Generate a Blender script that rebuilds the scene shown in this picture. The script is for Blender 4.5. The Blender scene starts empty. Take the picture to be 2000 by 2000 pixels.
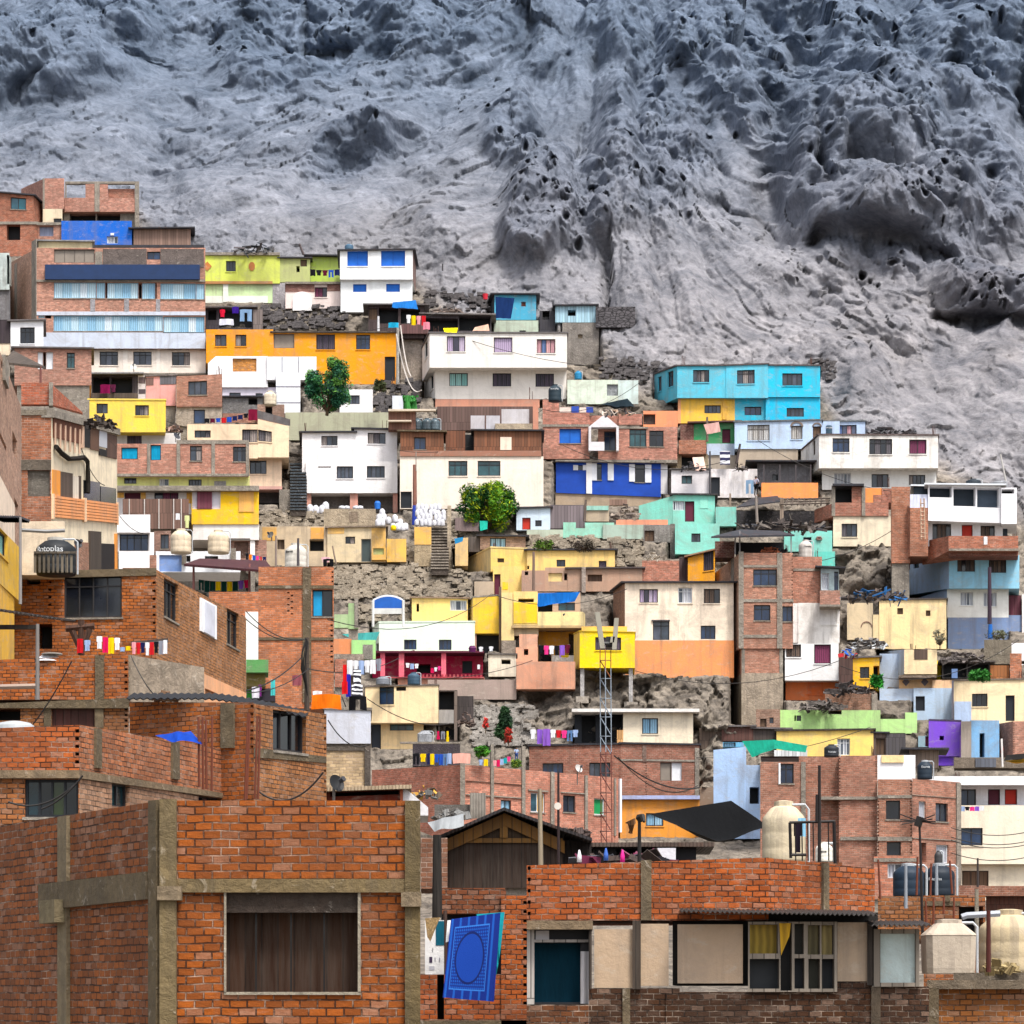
import bpy, math, random
import numpy as np
from mathutils import Vector
R = random.Random(7)
S = bpy.context.scene
COL = S.collection
# ------------------------------------------------------------- camera, sky, sun
T = 0.176                                   # half field of view (tangent)
HV = 1950.0                                 # image row of the horizon (photo is 2000 px)
cam = bpy.data.cameras.new('camera'); camo = bpy.data.objects.new('camera', cam); COL.objects.link(camo)
cam.sensor_width = 36; cam.lens = 36 / (2 * T); cam.shift_y = (HV - 1000) / 2000
cam.clip_start = 1; cam.clip_end = 3000
camo.rotation_euler = (math.radians(90), 0, 0); S.camera = camo
S.render.resolution_x = S.render.resolution_y = 1024
S.view_settings.view_transform = 'Standard'; S.view_settings.look = 'None'; S.view_settings.gamma = 1
S.view_settings.exposure = 1.58
EL, AZ = math.radians(62), math.radians(150)   # sun direction: behind the camera, to the right
wd = bpy.data.worlds.new('World'); S.world = wd; wd.use_nodes = True
wn = wd.node_tree; bgn = wn.nodes['Background']
sky = wn.nodes.new('ShaderNodeTexSky'); sky.sky_type = 'NISHITA'; sky.sun_disc = False
sky.sun_elevation = EL; sky.sun_rotation = AZ; sky.dust_density = 4
hs = wn.nodes.new('ShaderNodeHueSaturation'); hs.inputs['Saturation'].default_value = 0.4
wn.links.new(sky.outputs[0], hs.inputs['Color']); wn.links.new(hs.outputs[0], bgn.inputs[0])
bgn.inputs[1].default_value = 0.1
sun = bpy.data.lights.new('sun', 'SUN'); sun.energy = 1.45; sun.angle = math.radians(12); sun.color = (1, .96, .9)
suno = bpy.data.objects.new('sun', sun); COL.objects.link(suno)
sd = Vector((math.sin(AZ) * math.cos(EL), math.cos(AZ) * math.cos(EL), math.sin(EL)))
suno.rotation_euler = sd.to_track_quat('Z', 'Y').to_euler(); suno.location = sd * 400
try:
    S.cycles.max_bounces = 5; S.cycles.diffuse_bounces = 3; S.cycles.glossy_bounces = 2; S.cycles.use_denoising = True
except Exception: pass
# ------------------------------------------------------------- photo frames -> world
OX = OY = 0.0; K = 1.0
def fr(ox, oy, sz, out=1932.0):
    global OX, OY, K
    OX, OY, K = ox, oy, sz / out
def fu(u): return OX + u * K
def fv(v): return OY + v * K
def P0(u, v, Y): return Vector(((u - 1000) * T / 1000 * Y, Y, (HV - v) * T / 1000 * Y))
def P(u, v, Y): return P0(fu(u), fv(v), Y)
_vr = [-400, -100, 0, 200, 450, 700, 1000, 1300, 1500, 1650, 1750, 1850, 1950, 2100, 3200]
_yr = [335, 303, 292, 270, 243, 225, 206, 189, 179, 168, 152, 130, 108, 90, 60]
_vl = [-400, -100, 0, 200, 450, 700, 900, 1000, 1130, 1400, 1600, 1950, 2100, 3200]
_yl = [335, 303, 292, 270, 243, 215, 178, 155, 116, 90, 68, 50, 44, 40]
def sstep(a, b, x):
    t = np.clip((x - a) / (b - a), 0, 1); return t * t * (3 - 2 * t)
def YT(u, v):
    uc = np.interp(v, [900, 1050, 1200], [230, 300, 650])
    w = sstep(uc - 50, uc + 50, u)
    return np.interp(v, _vl, _yl) * (1 - w) + np.interp(v, _vr, _yr) * w
# ------------------------------------------------------------- materials
MC = {}
def lin(h, k=.86):
    h = h.lstrip('#'); o = []
    for i in (0, 2, 4):
        c = int(h[i:i+2], 16) / 255
        o.append((c / 12.92 if c < .04045 else ((c + .055) / 1.055) ** 2.4) * k)
    return (*o, 1)
class NT:
    def __init__(s, name):
        s.m = bpy.data.materials.new(name); s.m.use_nodes = True
        s.t = s.m.node_tree; s.b = s.t.nodes['Principled BSDF']; s.b.inputs['Roughness'].default_value = .85
        s.b.inputs['Specular IOR Level'].default_value = .25
    def n(s, k, **kw):
        n = s.t.nodes.new('ShaderNode' + k)
        for a, v in kw.items():
            if a[0] == '_': n.inputs[a[1:].replace('_', ' ')].default_value = v
            else: setattr(n, a, v)
        return n
    def l(s, a, b): s.t.links.new(a, b)
    def uv(s, sx=1, sy=1, sz=1, src='UV'):
        tc = s.n('TexCoord'); mp = s.n('Mapping'); mp.inputs['Scale'].default_value = (sx, sy, sz)
        s.l(tc.outputs[src], mp.inputs[0]); return mp.outputs[0]
    def noise(s, vec, sc, det=4, rough=.6, dist=0):
        n = s.n('TexNoise', _Scale=sc, _Detail=det, _Roughness=rough, _Distortion=dist); s.l(vec, n.inputs['Vector']); return n.outputs['Fac']
    def ramp(s, f, a, b, ca=(0, 0, 0, 1), cb=(1, 1, 1, 1)):
        r = s.n('ValToRGB'); e = r.color_ramp.elements
        e[0].position, e[1].position = a, b; e[0].color, e[1].color = ca, cb; s.l(f, r.inputs[0]); return r.outputs[0]
    def mix(s, f, a, b, mode='MIX'):
        n = s.n('MixRGB', blend_type=mode)
        for i, x in ((0, f), (1, a), (2, b)):
            if isinstance(x, (int, float)): n.inputs[i].default_value = x
            elif isinstance(x, tuple): n.inputs[i].default_value = x
            else: s.l(x, n.inputs[i])
        return n.outputs[0]
    def mul(s, a, k):
        n = s.n('Math', operation='MULTIPLY'); s.l(a, n.inputs[0])
        if isinstance(k, (int, float)): n.inputs[1].default_value = k
        else: s.l(k, n.inputs[1])
        return n.outputs[0]
    def bump(s, h, st, dist=.02):
        n = s.n('Bump', _Strength=st, _Distance=dist); s.l(h, n.inputs['Height']); s.l(n.outputs[0], s.b.inputs['Normal'])
    def col(s, c): s.l(c, s.b.inputs['Base Color'])
def dk(c, k): return (c[0]*k, c[1]*k, c[2]*k, 1)
def mx(a, b, t): return tuple(a[i]*(1-t)+b[i]*t for i in range(3)) + (1,)
DIRT = lin('#8a7f74')
def m_paint(h, dirt=.5):
    n = NT('paint'); c = lin(h)
    big = n.noise(n.uv(), .5, 8, .72, .8); stre = n.noise(n.uv(1.8, .13), 1.0, 5, .7); mid = n.noise(n.uv(.7, 1.4), 1.9, 6, .75, .4)
    fine = n.noise(n.uv(), 7, 5, .75)
    a = n.mix(n.mul(n.ramp(big, .46, .74), .75 * dirt), c, mx(c, DIRT, .75))
    a = n.mix(n.mul(n.ramp(mid, .56, .62), .55 * dirt), a, mx(dk(c, .8), lin('#c4b8a8'), .5))
    a = n.mix(n.mul(n.ramp(stre, .5, .74), .75 * dirt), a, mx(dk(c, .6), DIRT, .5))
    a = n.mix(n.mul(n.ramp(fine, .35, .7), .22), a, dk(c, .72))
    n.col(a); hh = n.n('Math', operation='MULTIPLY_ADD'); n.l(big, hh.inputs[0]); hh.inputs[1].default_value = 1.5; n.l(fine, hh.inputs[2]); n.bump(hh.outputs[0], .35, .06); return n.m
def m_brick(h, near=False, wht=.5):
    n = NT('brick'); c = lin(h, .6 if near else .86)  # near brick darkened: foreground vignette put into its colour
    tcn = n.n('TexNoise', _Scale=2.6, _Detail=4); vv = n.uv(); n.l(vv, tcn.inputs['Vector'])
    wob = n.n('VectorMath', operation='SCALE'); wob.inputs[3].default_value = .045 if near else .02; n.l(tcn.outputs['Color'], wob.inputs[0])
    ad = n.n('VectorMath', operation='ADD'); n.l(vv, ad.inputs[0]); n.l(wob.outputs[0], ad.inputs[1])
    def bt(c1, c2, mo, bias=0):
        b = n.n('TexBrick', offset=.5); b.inputs['Scale'].default_value = 1; n.l(ad.outputs[0], b.inputs['Vector'])
        b.inputs['Brick Width'].default_value = .235; b.inputs['Row Height'].default_value = .108; b.inputs['Bias'].default_value = bias
        b.inputs['Mortar Size'].default_value = .013 if near else .011; b.inputs['Mortar Smooth'].default_value = .5
        b.inputs['Color1'].default_value = c1; b.inputs['Color2'].default_value = c2; b.inputs['Mortar'].default_value = mo; return b
    b = bt(dk(c, 1.25), mx(dk(c, .55), lin('#4a2a1c'), .2), (0, 0, 0, 1)); rnd = bt((0, 0, 0, 1), (1, 1, 1, 1), (0, 0, 0, 1))
    br = n.mix(n.mul(n.ramp(rnd.outputs['Color'], .8, .92), .55 if near else .4), b.outputs['Color'], mx(lin('#d8b49c'), c, .5))
    br = n.mix(n.mul(n.ramp(n.noise(n.uv(1, 2.5), 9, 5, .75), .4, .7), .55), br, dk(c, .5))
    mo = n.mix(n.ramp(n.noise(n.uv(), 2.2, 5, .7), .46, .66), mx(dk(c, .2), lin('#2a221c'), .5), mx(lin('#cfb8a4'), c, .3 if near else .4)) if near else n.mix(n.ramp(n.noise(n.uv(), 2.2, 5, .7), .35, .6), mx(dk(c, .35), lin('#4a3c34'), .4), mx(lin('#d8c2b0'), c, .35))  # joint shadows put into the mortar colour, between light smears
    a = n.mix(b.outputs['Fac'], br, mo)
    eff = n.noise(n.uv(1, 2.4), 1.3, 8, .78, .5); big = n.noise(n.uv(), .4, 6, .65)
    a = n.mix(n.mul(n.ramp(eff, .55, .74), wht), a, mx(lin('#dcc6b6'), c, .4))
    a = n.mix(n.mul(n.ramp(big, .42, .7), .62), a, mx(dk(c, .38), DIRT, .08))
    a = n.mix(n.mul(n.ramp(n.noise(n.uv(2.2, .2), 1.1, 5, .7), .52, .76), .5), a, mx(dk(c, .35), DIRT, .2))
    h2 = n.n('Math', operation='MULTIPLY_ADD'); n.l(n.noise(n.uv(), 12, 5, .75), h2.inputs[0]); h2.inputs[1].default_value = .7; n.l(n.mul(b.outputs['Fac'], -1.0), h2.inputs[2])
    n.col(a); n.bump(h2.outputs[0], 1.0 if near else .8, .035); return n.m
def m_conc(h, k=1):
    n = NT('concrete'); c = lin(h, .8); v = n.uv()
    a = n.mix(n.ramp(n.noise(v, 1.1, 9, .75, .8), .34, .68), dk(c, .5), dk(c, 1.18))
    a = n.mix(n.mul(n.ramp(n.noise(n.uv(2.8, .22), 1.2, 6, .72), .46, .7), .7), a, mx(dk(c, .36), DIRT, .25))
    f = n.noise(v, 8, 7, .8); a = n.mix(n.mul(n.ramp(f, .42, .62), .5), a, dk(c, .42))
    g = n.noise(v, 2.6, 6, .7, 1.0); a = n.mix(n.mul(n.ramp(g, .6, .66), .5), a, mx(dk(c, 1.3), lin('#d0c8bc'), .5))
    hh = n.n('Math', operation='MULTIPLY_ADD'); n.l(g, hh.inputs[0]); hh.inputs[1].default_value = 2.0; n.l(f, hh.inputs[2])
    n.col(a); n.bump(hh.outputs[0], .8, .06); return n.m
def m_stone(h):
    n = NT('stonework'); c = lin(h); v = n.uv(1, 1.7)
    vo = n.n('TexVoronoi', _Scale=2.6, _Randomness=1.0); n.l(v, vo.inputs['Vector'])
    ve = n.n('TexVoronoi', feature='DISTANCE_TO_EDGE', _Scale=2.6, _Randomness=1.0); n.l(v, ve.inputs['Vector'])
    sep = n.n('SeparateColor'); n.l(vo.outputs['Color'], sep.inputs[0])
    a = n.mix(sep.outputs[0], dk(c, .6), dk(c, 1.2)); e = n.ramp(ve.outputs['Distance'], .01, .09)
    a = n.mix(e, dk(c, .35), a); a = n.mix(n.mul(n.ramp(n.noise(n.uv(), 4, 6, .7), .4, .7), .4), a, dk(c, .55))
    n.col(a); n.bump(e, .9, .12); return n.m
def m_wood(h, w=.22):
    n = NT('planks'); c = lin(h)
    b = n.n('TexBrick', offset=.37); b.inputs['Scale'].default_value = 1; n.l(n.uv(), b.inputs['Vector'])
    b.inputs['Brick Width'].default_value = w; b.inputs['Row Height'].default_value = 2.3; b.inputs['Mortar Size'].default_value = .012
    b.inputs['Color1'].default_value = dk(c, 1.25); b.inputs['Color2'].default_value = dk(c, .7); b.inputs['Mortar'].default_value = dk(c, .25)
    g = n.noise(n.uv(9, .5), 1.5, 5, .7)
    a = n.mix(n.mul(n.ramp(g, .35, .7), .6), b.outputs['Color'], mx(dk(c, .5), DIRT, .25))
    n.col(a); n.bump(g, .4, .02); return n.m
def m_tin(h):
    n = NT('sheet_metal'); c = lin(h); w = n.n('TexWave', wave_type='BANDS', bands_direction='X', _Scale=3.6); n.l(n.uv(), w.inputs['Vector'])
    a = n.mix(n.ramp(n.noise(n.uv(), 1.3, 6, .7), .35, .7), dk(c, .6), dk(c, 1.15))
    a = n.mix(n.mul(n.ramp(n.noise(n.uv(2, .3), 1.2, 5, .7), .52, .7), .5), a, lin('#5b3a28'))
    n.col(a); n.bump(w.outputs['Fac'], .6, .03); n.b.inputs['Roughness'].default_value = .6; return n.m
def m_plain(h, rough=.6, spec=.3, var=.2, bump=.0):
    n = NT('finish'); c = lin(h); f = n.noise(n.uv(1, 1, 1, 'Object'), 1.7, 5, .65)
    n.col(n.mix(n.ramp(f, .3, .7), dk(c, 1 - var), dk(c, 1 + var * .4)))
    n.b.inputs['Roughness'].default_value = rough; n.b.inputs['Specular IOR Level'].default_value = spec
    if bump: n.bump(f, bump, .1)
    return n.m
def m_cloth(h):
    n = NT('cloth'); c = lin(h); w = n.noise(n.uv(3.5, .7, .7, 'Object'), 1.6, 4, .6)
    n.col(n.mix(n.ramp(w, .3, .7), dk(c, .72), dk(c, 1.08))); n.bump(w, .5, .08)
    n.b.inputs['Roughness'].default_value = .9; n.b.inputs['Specular IOR Level'].default_value = .1; return n.m
def m_glass(h, rough=.12):
    n = NT('window_glass'); c = lin(h); f = n.noise(n.uv(), 1.2, 3)
    n.col(n.mix(n.ramp(f, .35, .65), dk(c, .55), dk(c, 1.1)))
    n.b.inputs['Roughness'].default_value = rough; n.b.inputs['Specular IOR Level'].default_value = .5; return n.m
def m_curtain(h):
    n = NT('curtain'); c = lin(h)
    w = n.n('TexWave', wave_type='BANDS', bands_direction='X', _Scale=2.2, _Distortion=1.5, _Detail=2); n.l(n.uv(), w.inputs['Vector'])
    n.col(n.mix(w.outputs['Fac'], dk(c, .6), c)); n.bump(w.outputs['Fac'], .5, .05); n.b.inputs['Specular IOR Level'].default_value = .45
    n.b.inputs['Coat Weight'].default_value = .12; n.b.inputs['Coat Roughness'].default_value = .1; return n.m
def M(s):
    if s in MC: return MC[s]
    if not isinstance(s, str): return s
    k, h = (s.split(':') + [''])[:2]
    f = {'k': lambda: m_brick(h, False, .75), 'K': lambda: m_brick(h, True, .38), 'c': lambda: m_conc(h), 's': lambda: m_stone(h), 'w': lambda: m_wood(h),
         't': lambda: m_tin(h), 'p': lambda: m_plain(h), 'f': lambda: m_cloth(h), 'g': lambda: m_glass(h), 'u': lambda: m_curtain(h),
         'q': lambda: m_paint(h, 1.3)}
    m = m_paint(s, .5 if min(lin(s, 1)[:3]) > .62 else .95) if s[0] == '#' else f[k]()
    MC[s] = m; return m
BLK = 'p:14161a'; CON = 'c:a99f92'; CND = 'c:7d6d55'  # BLK: near-black backing stands in for unlit depth behind openings
# ------------------------------------------------------------- mesh building
class MB:
    def __init__(s): s.v = []; s.f = []; s.mi = []; s.uv = []; s.mats = []; s.sm = False
    def m(s, mat):
        mat = M(mat)
        if mat not in s.mats: s.mats.append(mat)
        return s.mats.index(mat)
    def face(s, pts, mat):
        i = len(s.v); pts = [Vector(p) for p in pts]; s.v += pts; s.f.append(tuple(range(i, i + len(pts)))); s.mi.append(s.m(mat))
        n = Vector((0, 0, 0))
        for a in range(len(pts)):
            p, q = pts[a], pts[(a+1) % len(pts)]
            n += Vector(((p.y-q.y)*(p.z+q.z), (p.z-q.z)*(p.x+q.x), (p.x-q.x)*(p.y+q.y)))
        if n.length > 0: n.normalize()
        if abs(n.z) > .75: s.uv += [(p.x, p.y) for p in pts]
        else:
            t = Vector((n.y, -n.x, 0)); t.normalize()
            if t.x < 0 or (abs(t.x) < .01 and t.y < 0): t = -t
            s.uv += [(p.dot(t), p.z) for p in pts]
    def hexa(s, a, mat):   # a: 4 front + 4 back points, matching order
        for q in ((0, 1, 2, 3), (7, 6, 5, 4), (0, 4, 5, 1), (1, 5, 6, 2), (2, 6, 7, 3), (3, 7, 4, 0)): s.face([a[i] for i in q], mat)
    def box(s, lo, hi, mat):
        (x0, y0, z0), (x1, y1, z1) = lo, hi
        s.hexa([(x0, y0, z0), (x1, y0, z0), (x1, y0, z1), (x0, y0, z1), (x0, y1, z0), (x1, y1, z0), (x1, y1, z1), (x0, y1, z1)], mat)
    def tube(s, pts, r, mat, n=6, r2=None):
        pts = [Vector(p) for p in pts]; rings = []; N = len(pts)
        for i, p in enumerate(pts):
            d = (pts[min(i+1, N-1)] - pts[max(i-1, 0)]); d = d.normalized() if d.length > 0 else Vector((0, 0, 1))
            a = d.cross(Vector((0, 0, 1)) if abs(d.z) < .9 else Vector((1, 0, 0))).normalized(); b = d.cross(a)
            rr = r if r2 is None else r + (r2 - r) * i / max(1, N-1)
            rings.append([p + (a * math.cos(6.2832*k/n) + b * math.sin(6.2832*k/n)) * rr for k in range(n)])
        for i in range(N-1):
            for k in range(n): s.face([rings[i][k], rings[i][(k+1) % n], rings[i+1][(k+1) % n], rings[i+1][k]], mat)
        s.face(rings[0], mat); s.face(rings[-1], mat)
    def lathe(s, c, prof, mat, n=24, sq=0):    # prof: [(r, z)]
        c = Vector(c); rings = []
        for r, z in prof:
            ring = []
            for k in range(n):
                a = 6.28318 * (k + .5) / n; ca, sa = math.cos(a), math.sin(a)
                if sq:
                    mxx = max(abs(ca), abs(sa)); q = (1 - sq) + sq / mxx; ca *= q; sa *= q
                ring.append(c + Vector((ca * r, sa * r, z)))
            rings.append(ring)
        for i in range(len(rings)-1):
            for k in range(n): s.face([rings[i][k], rings[i][(k+1) % n], rings[i+1][(k+1) % n], rings[i+1][k]], mat)
        if prof[0][0] > .01: s.face(rings[0][::-1], mat)
        if prof[-1][0] > .01: s.face(rings[-1], mat)
OFF = {}
def meshobj(name, mb, parent, origin, smooth=False):
    me = bpy.data.meshes.new(name)
    me.from_pydata([tuple(p - origin) for p in mb.v], [], mb.f)
    for m in mb.mats: me.materials.append(m)
    me.polygons.foreach_set('material_index', mb.mi)
    uvl = me.uv_layers.new(name='UVMap'); uvl.data.foreach_set('uv', np.array(mb.uv, dtype=np.float32).ravel())
    if smooth:
        import bmesh
        bm = bmesh.new(); bm.from_mesh(me); bmesh.ops.remove_doubles(bm, verts=bm.verts, dist=.0005); bm.to_mesh(me); bm.free()
        for p in me.polygons: p.use_smooth = True
    me.update()
    o = bpy.data.objects.new(name, me); COL.objects.link(o)
    if parent is not None: o.parent = parent; OFF[o] = OFF[parent]
    return o
LAB = {}
def tag(o, label, cat, group=None, kind=None):
    if label: o['label'] = label
    if cat: o['category'] = cat
    if group: o['group'] = group
    o['kind'] = kind or 'thing'
    if label and not group: LAB[label] = LAB.get(label, 0) + 1
def part(name, mb, parent, smooth=False, label=None):
    o = meshobj(name, mb, parent, OFF[parent], smooth)
    if label: o['label'] = label
    return o
def solo(name, mb, label, cat, group=None, kind=None, smooth=False):
    xs = [p.x for p in mb.v]; ys = [p.y for p in mb.v]; zs = [p.z for p in mb.v]
    org = Vector(((min(xs)+max(xs))/2, (min(ys)+max(ys))/2, min(zs)))
    o = meshobj(name, mb, None, org, smooth); o.location = org; OFF[o] = org
    tag(o, label, cat, group, kind); return o
def root(name, loc, label, cat, group=None):
    o = bpy.data.objects.new(name, None); o.empty_display_size = .5; COL.objects.link(o); o.location = loc; OFF[o] = Vector(loc)
    tag(o, label, cat, group); return o
# ------------------------------------------------------------- walls with real openings
class Face:
    def __init__(s, A, B, TA, TB):
        s.A, s.B, s.TA, s.TB = A, B, TA, TB
        d = Vector((B.x-A.x, B.y-A.y, 0)); s.L = d.length; s.d = d / s.L; s.n = Vector((-s.d.y, s.d.x, 0))   # inward
    def at(s, a, t, d=0):
        zb = s.A.z + (s.B.z - s.A.z) * a; zt = s.TA.z + (s.TB.z - s.TA.z) * a
        p = s.A + s.d * (s.L * a) + s.n * d; return Vector((p.x, p.y, zb + (zt - zb) * t))
    def st(s, u, v):
        ru, rv = (u - 1000) * T / 1000, (HV - v) * T / 1000
        k = s.A.dot(s.n) / (ru * s.n.x + s.n.y); p = Vector((ru * k, k, rv * k))
        a = (p - s.A).dot(s.d) / s.L
        zb = s.A.z + (s.B.z - s.A.z) * a; zt = s.TA.z + (s.TB.z - s.TA.z) * a
        return a, (p.z - zb) / (zt - zb)
    def rect(s, w):
        a0, t1 = s.st(fu(w[0]), fv(w[1])); a1, t0 = s.st(fu(w[2]), fv(w[3]))
        am = (a0 + a1) / 2
        return a0, t0, a1, t1
    def hexa(s, mb, a0, t0, a1, t1, d0, d1, mat):
        mb.hexa([s.at(a0, t0, d0), s.at(a1, t0, d0), s.at(a1, t1, d0), s.at(a0, t1, d0),
                 s.at(a0, t0, d1), s.at(a1, t0, d1), s.at(a1, t1, d1), s.at(a0, t1, d1)], mat)
FD, FL_ = 'p:2c2a2c', 'p:cfd2d6'
KINDS = {  # pane materials, frame material, part name
 'g': (['g:3a4350', 'g:4a505e', 'g:2b323e'], FD, 'window'), 'm': (['g:3a4350', 'u:9a8f8a', 'g:1c2028', 'u:5f5a60'], FD, 'window'),
 'c': (['u:c9ccd4', 'u:b5b9c4', 'g:4b5360'], FL_, 'window'), 't': (['u:5c4a3e', 'u:463c38', 'g:2a2a30', 'u:6b574a'], FD, 'window'),
 'p': (['u:7a2a52', 'g:2a2636', 'u:6a2548'], FD, 'window'), 'v': (['u:55485a', 'u:4a4252'], FD, 'window'),
 'b': (['p:0f62c4', 'p:1468cc'], 'p:0d58b4', 'window'), 'n': (['g:233a5c', 'g:1c2c48'], FD, 'window'), 'k': (['g:12151c', 'g:1a1e28'], FD, 'window'),
 's': (['u:a9d2e8', 'u:c6e4f2', 'u:dcecf6', 'u:93c4e2'], 'p:8ab4cc', 'window'), 'a': (['u:8fd0cc', 'u:a8e0dc'], FD, 'window'),
 'e': (['g:2b5258', 'g:24444c'], FD, 'window'), 'l': (['u:b9b4ae', 'u:a8a4a2', 'u:c8c6c4'], 'p:6b655f', 'window'), 'L': (['u:88b8d8', 'u:9cc8e4'], FD, 'window'),
 'r': (['p:c62f1c'], 'p:7a2a20', 'door'), 'd': (['p:1b2028'], FD, 'door'), 'M': (['p:5a1830'], 'p:3c1424', 'door'), 'G': (['p:0f8a4c'], FL_, 'window'),
 'D': (['p:3e4a4a'], 'p:6b6a66', 'door'), 'P': (['u:b8a4c4', 'g:3a3446', 'u:c8b8d0'], FD, 'window'), 'w': (['p:e6e8ec'], 'p:d0d2d6', 'shutter'),
 'h': (['w:6a5240'], 'p:4a3a30', 'shutter'), 'C': (['p:0f94c8', 'g:101820'], FD, 'window'), 'q': (['p:8d8378'], 'p:6a625a', 'shutter'), 'R': (['u:d8a4a8', 'g:4a5068', 'u:5c74a4', 'u:c8949c'], FD, 'window'),
 'y': (['g:3a5a68', 'u:f0b400'], FL_, 'window'), 'x': (['g:10141a', 'g:2a3a1a', 'g:16303a', 'g:101820'], 'p:1c2026', 'window'), 'A': (['f:1496c0'], FD, 'cover'), 'O': (['g:1e6a7a', 'g:2b5a6a'], FD, 'window')}
H = None; HY = 200.0; BL = []; LOW = {}
def house(name, label, cat='house', group=None, Y=None):
    global H, HY, HARGS
    H = None; HARGS = (name, label, cat, group); HY = Y
def _root(loc):
    global H
    if H is None:
        H = root(HARGS[0], loc, HARGS[1], HARGS[2], HARGS[3])
    return H
def attach(F, lst):
    for w in lst:
        a0, t0, a1, t1 = F.rect(w); mb = MB(); pr = w[5] if len(w) > 5 else .04
        F.hexa(mb, a0, t0, a1, t1, -pr, .03, w[4]); part(w[6] if len(w) > 6 else 'column', mb, H)
def wall(F, mb, mat, wins):
    hol = []
    for w in wins:
        a0, t0, a1, t1 = F.rect(w); a0, a1 = max(a0, .004), min(a1, .996); t0, t1 = max(t0, .004), min(t1, .996)
        if a1 - a0 < .002 or t1 - t0 < .002: continue
        k = w[4]; hol.append((a0, t0, a1, t1, k, w[5] if len(w) > 5 else 2, w[6:] ))
    ss = sorted({0, 1} | {h[0] for h in hol} | {h[2] for h in hol}); tt = sorted({0, 1} | {h[1] for h in hol} | {h[3] for h in hol})
    for i in range(len(ss)-1):
        for j in range(len(tt)-1):
            c, e = (ss[i]+ss[i+1])/2, (tt[j]+tt[j+1])/2
            if any(h[0] < c < h[2] and h[1] < e < h[3] for h in hol): continue
            mb.face([F.at(ss[i], tt[j]), F.at(ss[i+1], tt[j]), F.at(ss[i+1], tt[j+1]), F.at(ss[i], tt[j+1])], mat)
    for a0, t0, a1, t1, k, n, ex in hol:
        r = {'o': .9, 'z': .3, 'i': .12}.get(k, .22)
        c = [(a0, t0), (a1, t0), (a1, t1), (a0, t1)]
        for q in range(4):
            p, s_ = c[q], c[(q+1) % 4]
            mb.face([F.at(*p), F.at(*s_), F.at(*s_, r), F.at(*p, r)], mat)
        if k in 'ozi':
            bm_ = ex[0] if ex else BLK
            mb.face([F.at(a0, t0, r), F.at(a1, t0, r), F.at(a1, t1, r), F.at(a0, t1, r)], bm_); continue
        pm, fm, nm = KINDS[k]; if_ = MB(); W_ = (a1-a0)*F.L; hh = (F.at(a0, t1) - F.at(a0, t0)).length
        bw = min(.055, W_*.08) / F.L; bh = min(.055, hh*.08) / hh * (t1-t0)
        d0, d1 = (.1, .17) if nm != 'cover' else (.1, .13)
        F.hexa(if_, a0, t0, a0+bw, t1, d0, d1, fm); F.hexa(if_, a1-bw, t0, a1, t1, d0, d1, fm)
        F.hexa(if_, a0+bw, t0, a1-bw, t0+bh, d0+.003, d1, fm); F.hexa(if_, a0+bw, t1-bh, a1-bw, t1, d0+.003, d1, fm)
        xs = [a0 + bw*.5 + (a1-a0-bw) * q / n for q in range(n+1)]
        for x in xs[1:-1]: F.hexa(if_, x-bw*.4, t0+bh, x+bw*.4, t1-bh, d0+.006, d1, fm)
        tr = nm == 'window' and k in 'gmceklOnL' and hh > 1.0
        if tr:
            tz = t0 + (t1-t0)*.74; 
            for q in range(n): F.hexa(if_, xs[q]+bw*.5, tz-bh*.35, xs[q+1]-bw*.5, tz+bh*.35, d0+.01, d1, fm)
        fo = part(nm, if_, H); pb = MB()
        last = None
        for q in range(n):
            cand = [x for x in pm if x != last] or pm
            ch = pm[q % len(pm)] if k in 'CyP' else R.choice(cand); last = ch if len(pm) > 2 else None
            pb.face([F.at(xs[q], t0+bh*.5, d1-.02), F.at(xs[q+1], t0+bh*.5, d1-.02), F.at(xs[q+1], t1-bh*.5, d1-.02), F.at(xs[q], t1-bh*.5, d1-.02)], ch)
        part('pane' if nm == 'window' else 'panel', pb, fo)
        if nm == 'window' and hh > .7:      # a sill below
            sb = MB(); F.hexa(sb, a0-bw*.8, t0-bh*1.2, a1+bw*.8, t0-bh*.05, -.05, .02, mat if isinstance(mat, str) and mat[0] in '#q' else CON); part('sill', sb, fo)
def sc(v, i): return v[i] if isinstance(v, tuple) else v
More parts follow.
